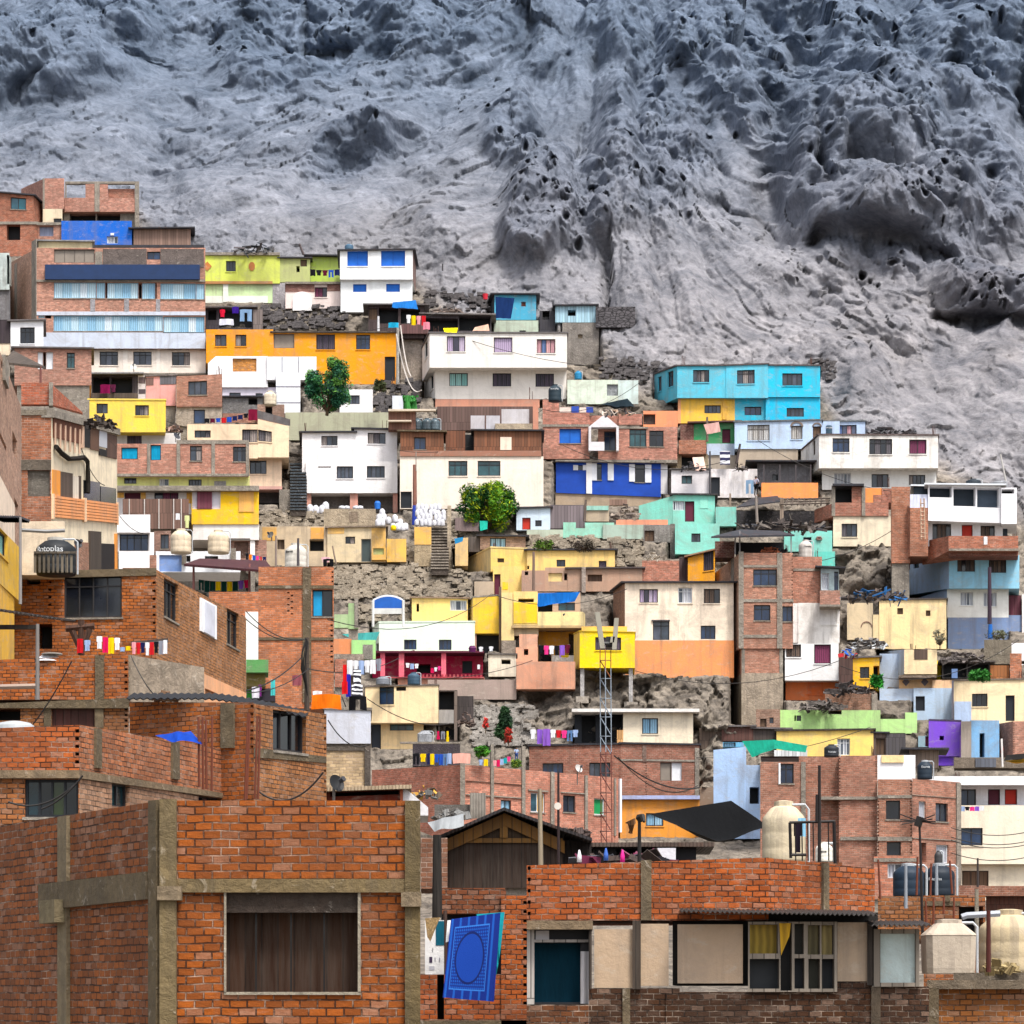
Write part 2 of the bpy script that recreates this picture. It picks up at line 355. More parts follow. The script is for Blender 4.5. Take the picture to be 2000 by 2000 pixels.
def B(u0, v0, u1, v1, m, Y=None, Y1=None, o=0, D=5, L=None, Rr=None, Dl=None, Dr=None, W=(), LW=(), RW=(), at=(), Lat=(), Rat=(),
      roof=None, name='wall', lm=None, rm=None, Lv=None, Rv=None, base=0, ov=.22, th=.1):
    """One storey or block of the current house, its front between columns u0..u1 and rows v0..v1."""
    global HY
    if Y is None:
        if HY is None: HY = float(YT((fu(u0)+fu(u1))/2, max(fv(sc(v1, 0)), fv(sc(v1, 1))))) - .4 + R.uniform(-.2, .2)
        Y = HY
    elif HY is None: HY = Y
    Y += o; Y1 = Y if Y1 is None else Y1 + o
    A = P(u0, sc(v1, 0), Y); TA = P(u0, sc(v0, 0), Y); Bp = P(u1, sc(v1, 1), Y1); TB = P(u1, sc(v0, 1), Y1)
    if not isinstance(v0, tuple): TB.z = TA.z
    if not isinstance(v1, tuple): Bp.z = A.z
    if base: A.z -= base; Bp.z -= base
    if roof and not isinstance(v0, tuple): TA.z += R.uniform(-.07, .07); TB.z += R.uniform(-.07, .07)
    _root((A + Bp) / 2)
    BL.append((fu(u0), fu(u1), fv(min(sc(v0, 0), sc(v0, 1))), fv(min(sc(v1, 0), sc(v1, 1))), max(Y, Y1) + .5))
    if L is not None: BL.append((fu(L), fu(u0), fv(sc(v0, 0)), fv(sc(v1, 0)), Y + (Dl or D) + .5))
    if Rr is not None: BL.append((fu(u1), fu(Rr), fv(sc(v0, 1)), fv(sc(v1, 1)), Y1 + (Dr or D) + .5))
    mb = MB(); ring = [(A, TA), (Bp, TB)]
    Fm = Face(A, Bp, TA, TB); wall(Fm, mb, m, W); attach(Fm, at)
    bk = Vector(((A.x + Bp.x) / (Y + Y1) * D, D, 0)); zl = min(A.z, Bp.z)
    if H not in LOW or zl < LOW[H][0]: LOW[H] = (zl, A.copy(), Bp.copy(), bk.copy())
    FLf = FRf = None
    if Rr is not None:
        Yr = Y1 + (Dr or D); q = P(Rr, sc(v1, 1), Yr); tq = P(Rr, sc(v0, 1), Yr); q.z = Bp.z; tq.z = TB.z
        if Rv: tq.z = P(Rr, Rv[0], Yr).z; q.z = P(Rr, Rv[1], Yr).z if len(Rv) > 1 else q.z
        FRf = Face(Bp, q, TB, tq); wall(FRf, mb, rm or m, RW); attach(FRf, Rat); ring.append((q, tq))
    else:
        q, tq = Bp + bk, TB + bk; mb.face([Bp, q, tq, TB], rm or m); ring.append((q, tq))
    if L is not None:
        Yl = Y + (Dl or D); q = P(L, sc(v1, 0), Yl); tq = P(L, sc(v0, 0), Yl); q.z = A.z; tq.z = TA.z
        if Lv: tq.z = P(L, Lv[0], Yl).z; q.z = P(L, Lv[1], Yl).z if len(Lv) > 1 else q.z
        FLf = Face(q, A, tq, TA); wall(FLf, mb, lm or m, LW); attach(FLf, Lat); ring.append((q, tq))
    else:
        q, tq = A + bk, TA + bk; mb.face([q, A, TA, tq], lm or m); ring.append((q, tq))
    mb.face([ring[2][0], ring[3][0], ring[3][1], ring[2][1]], m)
    mb.face([r[1] for r in ring], CON); mb.face([r[0] for r in ring][::-1], m)
    part(name, mb, H)
    if roof:
        c = sum((r[1] for r in ring), Vector()) / 4; rb = MB(); lo = []; hi = []
        for _, t in ring:
            d = Vector((t.x-c.x, t.y-c.y, 0)); dd = Vector((math.copysign(ov, d.x), math.copysign(ov, d.y), 0))
            lo.append(t + dd + Vector((0, 0, .004))); hi.append(t + dd + Vector((0, 0, .004 + th)))
        rb.face(hi, roof); rb.face(lo[::-1], roof)
        for i in range(4): rb.face([lo[i], lo[(i+1) % 4], hi[(i+1) % 4], hi[i]], roof)
        part('roof', rb, H)
    return Fm, FLf, FRf
def pbox(u0, v0, u1, v1, Y, D, mat, name, label, cat, group=None):      # a single plain-walled block as its own thing
    house(name, label, cat, group, Y=Y); B(u0, v0, u1, v1, mat, D=D)
TINK = 't:3a3a40'; TIN = 't:6f6a6a'; TING = 't:9a9a9e'
# ============================================================= HOUSES, top left (frame A)
fr(0, 320, 420)
house('brick_house', 'unfinished pink brick house highest on the slope, open to the sky', Y=243)
B(585, 305, 1250, 430, 'k:c98f7c', D=6, L=400, Dl=1.2, at=[(850, 165, 895, 430, CON, .06), (1212, 175, 1250, 590, CON, .06)])
B(585, 165, 598, 305, CON, D=6); B(768, 175, 850, 305, 'k:c98f7c', D=6, name='pier'); B(896, 185, 970, 305, 'k:c98f7c', D=6, name='pier')
B(971, 225, 1210, 305, 'k:b47661', o=.3, D=5.6, name='infill'); B(585, 158, 1250, 178, CON, o=-.02, D=.4, name='beam')
B(400, 130, 577, 405, 'k:c98f7c', o=-.7, L=190, Dl=7, Lv=(225, 405), D=6, at=[(385, 130, 402, 405, CON, .05)], name='stair_block')
B(570, 430, 1225, 600, CON, o=.5, D=5, W=[(625, 435, 860, 520, 'o', 1), (868, 435, 1080, 520, 'o', 1)], name='lower_wall')
B(385, 405, 560, 540, '#e3d2b4', o=-.9, D=2, W=[(482, 490, 555, 530, 'k', 2)], name='side_wall')
house('brick_house', 'red brick house with teal window at the top left edge', Y=241)
B(-200, (245, 290), 300, 525, 'k:b97358', D=5, Rr=388, Dr=3, W=[(95, 298, 235, 412, 'O', 2)], roof=TINK)
B(-200, 530, 345, 830, 'k:b97358', o=-.5, D=5, W=[(60, 540, 182, 685, 'o', 1)], at=[(-200, 520, 345, 545, CON, .08, 'beam')], name='lower_wall')
B(345, 545, 815, 690, 'k:c08a76', o=-.6, D=2.5, W=[(352, 560, 480, 650, 'z', 1, 'f:8f98b0'), (610, 560, 752, 685, 'o', 1)], at=[(330, 528, 820, 552, CON, .1, 'beam')], name='terrace_wall')
house('blue_house', 'cobalt blue wall with a white lattice window under brick house', Y=240)
B(552, 512, 1185, 740, '#0f63c8', D=1.2, W=[(960, 652, 1060, 715, 'c', 3)], at=[(995, 625, 1025, 645, '#e8eef4', .12, 'lamp')])
house('wooden_shack', 'brown plank shack beside the blue wall, topmost row', Y=240)
B(1200, 592, 1712, 740, 'w:8f7468', D=4, roof=TINK, ov=.4)
house('apartment_house', 'long apartment block with two bands of pale glazing and navy banner', 'building', Y=226)
Fm, Fl, _ = B(330, 755, 1845, 1665, 'k:cf9680', D=9, L=92, Dl=11, Lv=(890, 1665), lm='k:cfa28a',
  W=[(485, 1064, 865, 1206, 's', 5), (868, 1066, 945, 1207, 's', 1), (946, 1067, 962, 1208, 'o', 1), (963, 1068, 1243, 1209, 's', 4), (1244, 1070, 1274, 1211, 'o', 1), (1275, 1070, 1394, 1212, 's', 2), (1395, 1071, 1408, 1212, 'o', 1), (1440, 1073, 1760, 1214, 's', 3), (1762, 1076, 1838, 1216, 's', 1),
     (480, 1362, 1465, 1502, 's', 13), (1468, 1372, 1838, 1514, 's', 5), (345, 1342, 402, 1388, 's', 1), (404, 1344, 460, 1388, 'o', 1), (1320, 788, 1440, 860, 'n', 2), (485, 768, 850, 888, 'q', 4)],
  at=[(925, 765, 1318, 925, 'c:7d716c', .03, 'render_panel'), (1442, 765, 1832, 930, 'c:7d716c', .03, 'render_panel'), (855, 790, 920, 920, CON, .08), (410, 915, 1797, 1046, 'p:17325c', .35, 'banner'),
      (812, 1217, 855, 1328, 'c:b8b4b8', .06), (1117, 1217, 1160, 1328, 'c:b8b4b8', .06), (1402, 1217, 1440, 1328, 'c:b8b4b8', .06), (330, 1042, 1845, 1062, CON, .1, 'beam'),
      (330, 1328, 1845, 1361, '#c9cfdd', .05, 'render_panel'), (330, 1516, 1845, 1660, '#c9d2e2', .05, 'render_panel')],
  Lat=[(135, 900, 155, 1660, CON, .06), (290, 700, 330, 1660, CON, .06)])
B(820, 1667, 1848, 1960, '#f0e4d8', o=.4, D=8, W=[(895, 1685, 1060, 1810, 'g', 3), (1197, 1685, 1362, 1808, 'g', 3), (1545, 1690, 1706, 1812, 'm', 3)], at=[(1105, 1667, 1150, 1885, '#efe6dc', .05), (1405, 1667, 1442, 1885, '#efe6dc', .05), (820, 1885, 1848, 1900, CON, .3, 'ledge')], name='lower_wall')
B(345, 700, 830, 755, '#cfc09a', o=.6, D=5, roof=TING, name='roof_room')
B(835, 728, 1835, 752, TINK, o=.2, D=6, name='roof_edge')
house('white_house', 'small white house with slanted tin roof left of the apartment block')
B(95, 1418, 390, 1668, '#efeff2', D=5, W=[(180, 1470, 312, 1615, 'k', 3)], roof=TIN, Rr=None)
B(-160, 1405, 95, 1612, 'w:3a3038', o=.1, D=5, name='side_room'); B(-160, 1613, 95, 1720, '#ecd9bd', o=.15, D=5, name='base_wall')
house('metal_shed', 'pale corrugated metal shed squeezed beneath the red brick house', 'shed')
B(-120, 800, 85, 1130, 't:c9d4d0', D=3, W=[(60, 820, 84, 1080, 'o', 1)]); B(-120, 1132, 92, 1400, 'c:8d8a8c', o=.2, D=3, name='base_wall')
house('brick_house', 'pinkish brick house behind the red and white flag')
B(130, 1660, 822, 1990, 'k:bf8a77', D=5, W=[(338, 1690, 386, 1845, 'w', 1), (387, 1690, 412, 1845, 'o', 1), (413, 1690, 476, 1845, 'w', 1), (600, 1695, 672, 1835, 'e', 2)], roof=TIN)
# ============================================================= upper middle (frame B)
fr(380, 450, 460)
house('lime_house', 'lime green house with terracotta ornaments beside the apartment block')
B(80, 205, 700, 435, '#d3de62', D=5, W=[(258, 250, 338, 338, 'k', 3)], at=[(80, 183, 700, 206, CON, .15, 'cornice'), (80, 418, 640, 440, '#b5814f', .1, 'beam')])
B(80, 440, 640, 595, '#d2edb4', o=.15, D=5, at=[(235, 440, 277, 590, '#f2f6ee', .12), (80, 538, 600, 595, '#eef2ea', .03, 'plinth')], name='lower_wall')
B(640, 430, 742, 640, 'c:bdb8bb', o=.1, D=3, name='rough_wall')
_o = MB(); _f = Face(P(80, 435, HY), P(700, 435, HY), P(80, 205, HY), P(700, 205, HY))
for c_, r_, k_ in ((470, 27, 8), (105, 36, 4)):
    a, t = _f.st(fu(c_), fv(295)); 
    pts = [(_f.at(a, t, -.05) + Vector((math.cos(6.2832*(i+(.5 if k_ == 8 else 0))/k_)*r_*K*T*HY/1000, 0, math.sin(6.2832*(i+(.5 if k_ == 8 else 0))/k_)*r_*(1.4 if k_ == 8 else 1.1)*K*T*HY/1000))) for i in range(k_)]
    _o.face(pts, '#c0773f'); [_o.face([pts[i], pts[(i+1) % k_], pts[(i+1) % k_]+Vector((0, .1, 0)), pts[i]+Vector((0, .1, 0))], '#c0773f') for i in range(k_)]
part('ornament', _o, H)
house('olive_house', 'weathered olive house with recessed lime terrace beside the white and blue one')
B(700, 232, 948, 425, '#b9c07c', D=4, W=[(868, 238, 922, 296, 'h', 1), (835, 292, 862, 342, 'o', 1)], roof=TINK, lm='#b9c07c')
B(950, 222, 1194, 425, '#b4cc58', o=1.2, D=3, roof=TINK, ov=.5, name='terrace_wall')
house('arched_house', 'low pink and white house with a blind white arch')
B(745, 443, 1196, 640, '#efdcd6', D=4, W=[(985, 465, 1087, 548, 'p', 3)], at=[(745, 425, 1196, 443, CON, .2, 'roof_slab'), (745, 444, 984, 505, 'k:9a6a60', .03, 'brick_band'), (1088, 444, 1196, 498, 'k:9a6a60', .03, 'brick_band')])
_m = MB(); c_ = P(883, 560, HY-.12); rr = 78*K*T*HY/1000; zb = P(883, 660, HY).z
pts = [c_ + Vector((math.cos(math.pi*i/12)*rr, 0, math.sin(math.pi*i/12)*rr*.75)) for i in range(13)]
pts = pts + [Vector((c_.x-rr, c_.y, zb)), Vector((c_.x+rr, c_.y, zb))]
_m.face(pts, '#f7f4f2'); [_m.face([pts[i], pts[(i+1) % 15], pts[(i+1) % 15]+Vector((0, .13, 0)), pts[i]+Vector((0, .13, 0))], '#f7f4f2') for i in range(15)]; part('arch', _m, H)
house('white_house', 'two storey white house with bright blue shuttered windows')
B(1198, 402, 1787, 670, '#f4f7f7', D=5, W=[(1300, 440, 1410, 505, 'b', 1), (1572, 438, 1684, 504, 'b', 1)], name='lower_wall')
B(1193, 162, 1790, 402, '#f6f8f8', o=-.35, D=5.3, Rr=1816, Dr=5, rm='k:a07e78', W=[(1253, 166, 1422, 293, 'b', 2), (1530, 166, 1727, 293, 'b', 2)], roof=TINK, name='upper_wall')
house('open_shed', 'dark open shed with laundry above the ochre house', 'shed')
B(95, 640, 480, 812, 'w:3c3842', D=3.5, W=[(108, 650, 180, 735, 'o', 1), (200, 645, 470, 800, 'o', 1)], roof=TIN, ov=.4); B(480, 650, 560, 812, 'w:7a6f6c', o=-.2, D=3, name='plank_wall')
house('ochre_house', 'long ochre orange house with a grey boarded window')
B(95, 812, 645, 1090, '#ee9b10', D=4.5, W=[(168, 855, 262, 950, 'm', 2), (335, 855, 425, 950, 'm', 2)])
B(645, 840, 1668, 1262, '#f19c0c', o=.1, D=4.5, W=[(646, 848, 818, 966, 'q', 1), (998, 852, 1152, 978, 'v', 3), (1325, 855, 1440, 977, 'n', 3), (1560, 1035, 1645, 1235, 'd', 1)], roof='c:6a6058', name='long_wall')
house('white_wall_house', 'white boarded house whose ochre brick window opens behind the tree')
B(110, (1090, 1030), 175, 1285, '#f3f1f2', D=3); B(175, 1032, 600, 1286, '#f5f3f4', D=3, W=[(312, 1050, 508, 1158, 'i', 1, 'k:e0953f')], name='main_wall')
B(592, 1035, 1000, 1226, '#f2f3f6', o=-.15, D=2, at=[(715, 1040, 722, 1226, '#9aa0b0', .02, 'seam'), (850, 1040, 856, 1226, '#9aa0b0', .02, 'seam')], name='panel_wall')
B(668, 1166, 868, 1500, '#f4f5f8', o=-.6, D=2, at=[(668, 1275, 868, 1283, '#a8a8b8', .03, 'seam'), (668, 1408, 868, 1414, '#a8a8b8', .03, 'seam')], name='tall_panel')
B(228, 1288, 668, 1375, '#d9d2e0', o=.2, D=3, W=[(285, 1330, 378, 1362, 'g', 2), (500, 1335, 560, 1370, 'g', 1)], name='lower_wall')
house('grey_shack', 'grey patched concrete shack under the white boarded house', 'shack')
B(230, 1370, 560, 1500, 'c:8d8a88', D=2.5, W=[(440, 1372, 515, 1430, 'o', 1)], roof=TINK); B(230, 1500, 560, 1580, 'k:b9826c', o=-.1, D=2.5, name='base_wall')
house('brick_hut', 'small brick rooftop hut with a tall dark doorway slit', 'hut')
B(515, 1428, 737, 1600, 'k:b28e7c', D=2, W=[(580, 1436, 638, 1548, 'o', 1)])
house('white_hut', 'small white hut with grey window behind the big tree', 'hut')
B(1190, 1305, 1462, 1512, '#f1eff0', D=3, W=[(1265, 1352, 1354, 1425, 'g', 3)])
house('white_hut', 'tiny pale blue white cubicle next to the cactus', 'hut')
B(1622, 1356, 1766, 1512, '#e3e7ef', D=2)
house('retaining_wall', 'sand and green stained retaining wall below the big tree', 'wall')
B(745, 1493, 1650, 1720, 'q:b7b79c', D=1.2)
house('cream_gable_house', 'peach cream house with a low pitched gable and overhanging upper floor', Y=207)
B(-60, 1590, 520, 1870, '#f6d8b6', D=5, W=[(0, 1640, 132, 1700, 'm', 3), (390, 1632, 520, 1738, 'm', 2)])
B(520, (1548, 1606), 774, 1862, '#f7dbb8', o=-.02, D=5, W=[(521, 1632, 633, 1738, 'm', 2)], at=[(515, 1540, 785, 1550, TIN, .02, 'ridge')], name='gable_wall')
B(-60, 1862, 715, 2110, '#f3d3b4', o=.7, D=4.5, W=[(452, 1888, 590, 1998, 'g', 3)], name='lower_wall')
fr(440, 860, 440)
B(200, 393, 488, 420, '#d8a69a', o=.6, D=4, name='beam'); B(290, 420, 462, 540, 'c:6e6a6a', o=2, D=3, name='basement_wall'); B(462, 422, 580, 610, CON, o=.5, D=1.5, name='pier')
house('white_house', 'large blank white two storey house beside the dark stairway')
fr(380, 450, 460)
B(882, 1655, 1310, 2045, '#f4f1f2', D=5, W=[(1040, 1685, 1173, 1765, 'm', 3)], roof=TINK)
B(1310, 1632, 1662, 2045, '#f4f1f2', o=.02, D=5, W=[(1420, 1658, 1567, 1752, 'm', 3)], roof=TINK, name='right_wall')
fr(440, 860, 440)
B(690, 180, 1476, 452, '#f5f2f2', o=-.25, D=5, W=[(797, 222, 905, 237, 'o', 1), (955, 222, 1096, 328, 'g', 4), (1214, 220, 1368, 322, 'g', 4)], name='lower_wall')
B(690, 453, 1476, 620, 'c:8d8683', o=1.2, D=3, name='basement_wall')
for a, b in ((693, 737), (1070, 1137), (1437, 1477)): B(a, 453, b, 620, '#d99d8c', o=-.05, D=.5, name='column')
# ============================================================= centre top (frame C)
fr(780, 520, 460)
house('white_house', 'wide white house with jutting upper floor and purple curtains')
B(295, 836, 1370, 1090, '#f3ece4', D=5, L=203, Dl=5, W=[(410, 875, 562, 983, 'a', 3), (765, 877, 917, 987, 'v', 4), (1117, 880, 1268, 990, 'v', 4)], LW=[(256, 875, 280, 1000, 'g', 1)], at=[(295, 1090, 1370, 1092, CON, .02, 'joint')])
B(295, 1090, 1150, 1160, '#dc9a80', o=-.02, D=5, name='base_wall')
B(248, 555, 1375, 832, '#f5efe8', o=-1.1, D=6, L=188, Dl=5, W=[(390, 573, 541, 700, 'P', 3), (775, 583, 927, 708, 'P', 1), (1127, 597, 1280, 713, 'R', 4)], LW=[(208, 602, 232, 736, 'g', 1)], roof=TIN, ov=.1, name='upper_wall')
house('open_shed', 'dark lean-to shed on the white house roof terrace', 'shed')
B(205, 405, 755, 560, 'w:4a444a', D=3, W=[(215, 425, 480, 535, 'o', 1), (490, 410, 745, 530, 'o', 1)], roof='t:8a8482', ov=.4)
house('laundry_shed', 'dark rooftop laundry shed with plank door above the ochre house', 'shed')
B(-255, 330, 205, 590, 'w:4a3c3e', D=3, W=[(-250, 345, -180, 440, 'h', 1), (-170, 340, -10, 470, 'o', 1), (10, 350, 170, 470, 'o', 1)], roof=TIN, ov=.4)
B(-10, 475, 240, 552, 'w:6d4c4c', o=-.3, D=.3, name='railing')
B(10, 556, 190, 930, 'c:cbbcae', o=.6, D=2.5, name='rubble_wall')
house('blue_shack', 'turquoise plywood shack on pale concrete base with navy tarp', 'shack')
B(780, 240, 1122, 440, '#4aa6c6', D=3, W=[(1000, 290, 1037, 330, 'z', 1, '#b0604e')], roof=TINK, ov=.3, L=745, Dl=3, lm='w:3a444c')
B(775, 445, 1140, 570, 'q:b9c7b4', o=-.1, D=3, W=[(985, 526, 1037, 558, 'g', 3)], name='base_wall')
house('blue_hut', 'pale blue plank hut on a tall grey block wall', 'hut')
B(1280, 325, 1610, 460, 'w:a9cfe0', D=3, W=[(1383, 358, 1446, 407, 'o', 1)], roof=TINK, ov=.25)
B(1337, 462, 1638, 810, 'c:9c948c', o=-.2, D=3, W=[(1465, 558, 1503, 593, 'z', 1, '#d8c4a8')], name='block_wall')
B(1150, 365, 1280, 570, 'w:3c3c44', o=.5, D=2.5, W=[(1175, 365, 1232, 440, 'o', 1)], name='side_shed')
house('stone_wall', 'dry stone wall beside the pale blue hut', 'wall')
B(1612, 332, 1935, 500, 's:5f5b5e', D=1)
house('pastel_wall', 'faded yellow and aqua painted wall with an empty window', 'wall')
B(1378, 932, 1795, 1130, 'q:d8e4d2', D=.6, W=[(1703, 968, 1794, 1062, 'i', 1, 'c:a8acb0')]); B(1795, 935, 1960, 1130, 'q:cfe0dc', o=.03, D=.6, name='wall')
house('wood_house', 'cream house with a brown plywood upper storey')
B(5, 1560, 1182, 1990, '#f7e8d8', D=5, W=[(403, 1596, 558, 1720, 'e', 3), (643, 1596, 829, 1720, 'e', 2), (10, 1848, 102, 1985, 'd', 1)], at=[(5, 1515, 1165, 1560, '#a0705c', .1, 'floor_beam')])
B(8, 1355, 365, 1515, 'w:7d4f36', o=.15, D=4, W=[(120, 1402, 217, 1503, 'n', 2)], roof=CND, name='plywood_room')
B(380, 1350, 540, 1512, 'w:7a4c36', o=.5, D=4, name='plywood_room'); B(540, 1380, 612, 1512, BLK, o=1.5, D=2, name='recess')  # recess is a black block, its shade put into the colour
B(612, 1350, 1165, 1512, 'w:80523a', o=.15, D=4, at=[(828, 1402, 920, 1508, '#f0dcc8', .05, 'board')], roof=TINK, name='plywood_room')
B(310, 1150, 1095, 1345, 'w:6e5650', o=3, D=1, name='fence_wall'); B(585, 1225, 700, 1340, '#c4bfc4', o=2, D=.2, name='sheet'); B(712, 1225, 825, 1340, '#c4c2ca', o=1.8, D=.2, name='sheet'); B(838, 1172, 1065, 1295, '#cac6ca', o=1.9, D=.2, name='sheet')
B(785, 1290, 1120, 1345, 'c:d3bfa4', o=1.5, D=.5, name='parapet'); B(1095, 1110, 1140, 1345, '#c98a72', o=1.4, D=.6, name='column')
B(-90, 1190, 135, 1340, 'w:7d5648', o=2.2, D=1, at=[(-90, 1180, 300, 1195, '#d9c9b4', .4, 'rail'), (-90, 1270, 100, 1282, '#d9c9b4', .4, 'rail')], name='terrace')
house('brick_blue_house', 'brick house over a cobalt blue ground floor with white shutters')
B(1176, 1300, 1560, 1580, 'k:d0907c', D=5, W=[(1313, 1333, 1490, 1452, 'b', 2)], at=[(1176, 1298, 1560, 1318, CON, .06, 'beam')])
fr(1180, 560, 460)
B(-50, 1150, 600, (1420, 1440), 'k:d0907c', o=.04, D=5, W=[(0, 1185, 95, 1345, 'n', 2), (207, 1168, 346, 1312, 'e', 3), (370, 1180, 487, 1312, 'k', 2)], at=[(-50, 1150, 360, 1165, CON, .06, 'beam')], name='right_wall')
B(-400, 1420, 600, (1432, 1445), CON, o=-.2, D=5, name='floor_slab')
B(-395, (1435, 1442), 465, (1690, 1725), 'p:0a46b0', o=.2, D=5, W=[(-248, 1463, -134, 1506, 'k', 1), (60-120, 1450, -60+40, 1585, 'k', 1), (252, 1455, 334, 1605, 'k', 1)],
  at=[(-254, 1464, -214, 1506, 'p:e8eaf0', .07, 'shutter'), (-175, 1464, -134, 1506, 'p:e8eaf0', .07, 'shutter'), (-105, 1448, -60, 1590, 'p:e8eaf0', .07, 'shutter'), (30, 1448, 78, 1590, 'p:e8eaf0', .07, 'shutter'), (205, 1456, 252, 1600, 'p:e8eaf0', .07, 'shutter'), (335, 1460, 387, 1608, 'p:e8eaf0', .07, 'shutter'), (-147, 1442, -100, 1700, '#f2f2f4', .12, 'pilaster')], name='ground_floor')
B(465, 1450, 520, 1700, '#e9e6e8', o=.25, D=3, name='end_wall'); B(-400, 1680, 470, 1800, 'q:b5a088', o=.3, D=3, name='foundation')
fr(780, 520, 460)
B(1176, 1095, 1310, 1300, 'k:d28c78', o=.1, D=3, name='roof_parapet'); B(1310, 1200, 1560, 1300, 'k:d28c78', o=.1, D=.3, at=[(1314, 1158, 1405, 1200, '#efd8cc', .02, 'board'), (1412, 1150, 1472, 1200, 'p:2448a8', .02, 'board'), (1478, 1158, 1532, 1200, '#efd8cc', .02, 'board'), (1534, 1155, 1590, 1200, 'p:2448a8', .02, 'board')], name='roof_parapet'); B(1800, 1212, 1990, 1300, 'k:d28c78', o=.1, D=.3, name='roof_parapet'); B(1560, 1225, 1800, 1300, 'k:b87a68', o=.3, D=.3, name='roof_parapet')
_m = MB(); y_ = HY - .75; q = [P(1550, 1320, y_), P(1805, 1320, y_), P(1680, 1215, y_)]; w_ = '#e4e2e6'
_m.hexa([q[0], q[1], q[2], q[2]] + [p + Vector((0, .7, 0)) for p in (q[0], q[1], q[2], q[2])], w_)
for a in ((1553, 1320, 1573, 1512), (1780, 1320, 1800, 1512)): _m.box(P(a[0], a[3], y_), P(a[2], a[1], y_) + Vector((0, .7, 0)), w_)
_m.box(P(1573, 1512, y_), P(1682, 1440, y_) + Vector((0, .2, 0)), w_); part('gable_balcony', _m, H)
fr(1180, 560, 460)
house('turquoise_house', 'bright turquoise two storey house with yellow corner, right of centre')
B(605, 915, 630, 1120, '#f0a878', D=5, name='corner_wall'); B(630, 915, 1072, 1120, '#f7c548', o=.02, D=5, W=[(823, 972, 957, 1038, 'g', 4)], at=[(970, 915, 1005, 1090, '#f2b93a', .08)])
B(1072, 915, 1340, 1120, '#22b4d2', o=.01, D=5, W=[(1152, 984, 1290, 1054, 'n', 3)], name='lower_wall'); B(1340, 912, 1772, 1120, '#12b8e0', o=-.2, D=5, W=[(1497, 994, 1638, 1066, 'g', 4)], at=[(1325, 915, 1358, 1100, '#2fb6da', .03)], name='lower_wall')
B(600, 652, 1000, 912, '#55c0da', o=-.4, D=5.5, L=413, Dl=7, Lv=(720, 1000), W=[(730, 682, 862, 783, 'm', 4)], LW=[(440, 742, 470, 852, 'm', 2), (520, 702, 568, 812, 'm', 2)], roof='c:6e6464', ov=.12, name='upper_wall')
B(1000, 645, 1345, 912, '#5cc2dc', o=-.45, D=5.5, W=[(1090, 685, 1235, 795, 'm', 3)], roof='c:6e6464', ov=.08, name='upper_wall'); B(1345, 655, 1772, 905, '#24bee0', o=-.35, D=5.5, W=[(1462, 710, 1626, 812, 'g', 4)], roof='c:6e6464', ov=.08, name='upper_wall')
house('orange_wall', 'plain orange wall left of the turquoise house', 'wall')
B(320, 1018, 604, 1150, '#f0986a', D=2, W=[(322, 1045, 420, 1130, 'z', 1, 'c:5d5450')])
house('light_blue_house', 'light blue house with an arched window below the turquoise one')
B(1070, 1105, 1785, 1330, '#bcd3ee', D=5, W=[(1175, 1134, 1357, 1260, 'l', 4), (1533, 1140, 1627, 1250, 'l', 2), (1712, 1145, 1780, 1240, 'h', 2)], roof='c:7d8286', ov=.1)
B(1785, 1105, 1932, 1240, '#b7cdea', o=.8, D=5, name='right_wall'); B(1100, 1330, 1590, 1500, 'q:b5a592', o=.1, D=4, name='rubble_base')
for uu, rr in ((1580, 47), (1746, 34)):
    _m = MB(); c_ = P(uu, 1145, HY-.06); r_ = rr*K*T*HY/1000; n_ = 12
    for i in range(n_):
        a, b = math.pi*i/n_, math.pi*(i+1)/n_
        o_ = [c_ + Vector((math.cos(x)*k*r_, 0, math.sin(x)*k*r_*.8)) for x, k in ((a, .8), (a, 1.15), (b, 1.15), (b, .8))]; _m.hexa(o_ + [p + Vector((0, .08, 0)) for p in o_], 'p:7a6a62')
    part('arch', _m, H)
fr(1560, 780, 440)
B(200, 190, 570, 330, '#b9cfee', o=2.6, D=4, W=[(335, 220, 497, 300, 'R', 4)], roof='c:7d8286', ov=.1, name='back_wing')
fr(1180, 560, 460)
house('green_porch', 'open porch with a green back wall and maroon door', 'porch')
B(735, 1120, 1070, 1290, '#3c9a62', D=3, o=1.0, W=[(968, 1168, 1036, 1282, 'M', 1)], roof='t:6e4c48', ov=.5); B(625, 1130, 735, 1290, 'k:7c5148', o=.9, D=3, name='side_wall'); B(842, 1287, 1070, 1380, '#c3d4ea', o=.1, D=2, name='parapet'); B(842, 1380, 1090, 1500, 'q:b0a598', o=.2, D=2, name='base_wall')
house('brick_hut', 'low brick hut with a dark open doorway below the green porch', 'hut')
B(612, 1258, 838, 1372, 'k:b97a5e', D=1.5); B(545, 1372, 850, 1510, 'c:b5a284', o=.5, D=2, W=[(635, 1374, 800, 1500, 'o', 1)], name='lower_wall')
house('white_shack', 'white plank shack with one dark window beside the cobalt house', 'shack')
B(550, 1505, 868, 1705, '#e9e5e8', D=3, W=[(635, 1549, 722, 1617, 'e', 2)], roof='c:77706c', ov=.15)
house('white_wall_house', 'stained white wall with a teal doorway behind hanging jeans', 'wall')
B(870, 1495, 1256, 1730, 'q:e8e2e2', D=3, W=[(876, 1562, 950, 1718, 'd', 1)])
house('grey_porch', 'grey porch on posts behind an orange parapet', 'porch')
B(1256, 1455, 1700, 1640, 'c:8f8d92', D=2.5, W=[(1380, 1540, 1427, 1588, 'k', 1)], roof=TINK, ov=.9)
B(1290, 1608, 1755, 1735, '#f79a55', o=-1.2, D=.3, name='parapet')
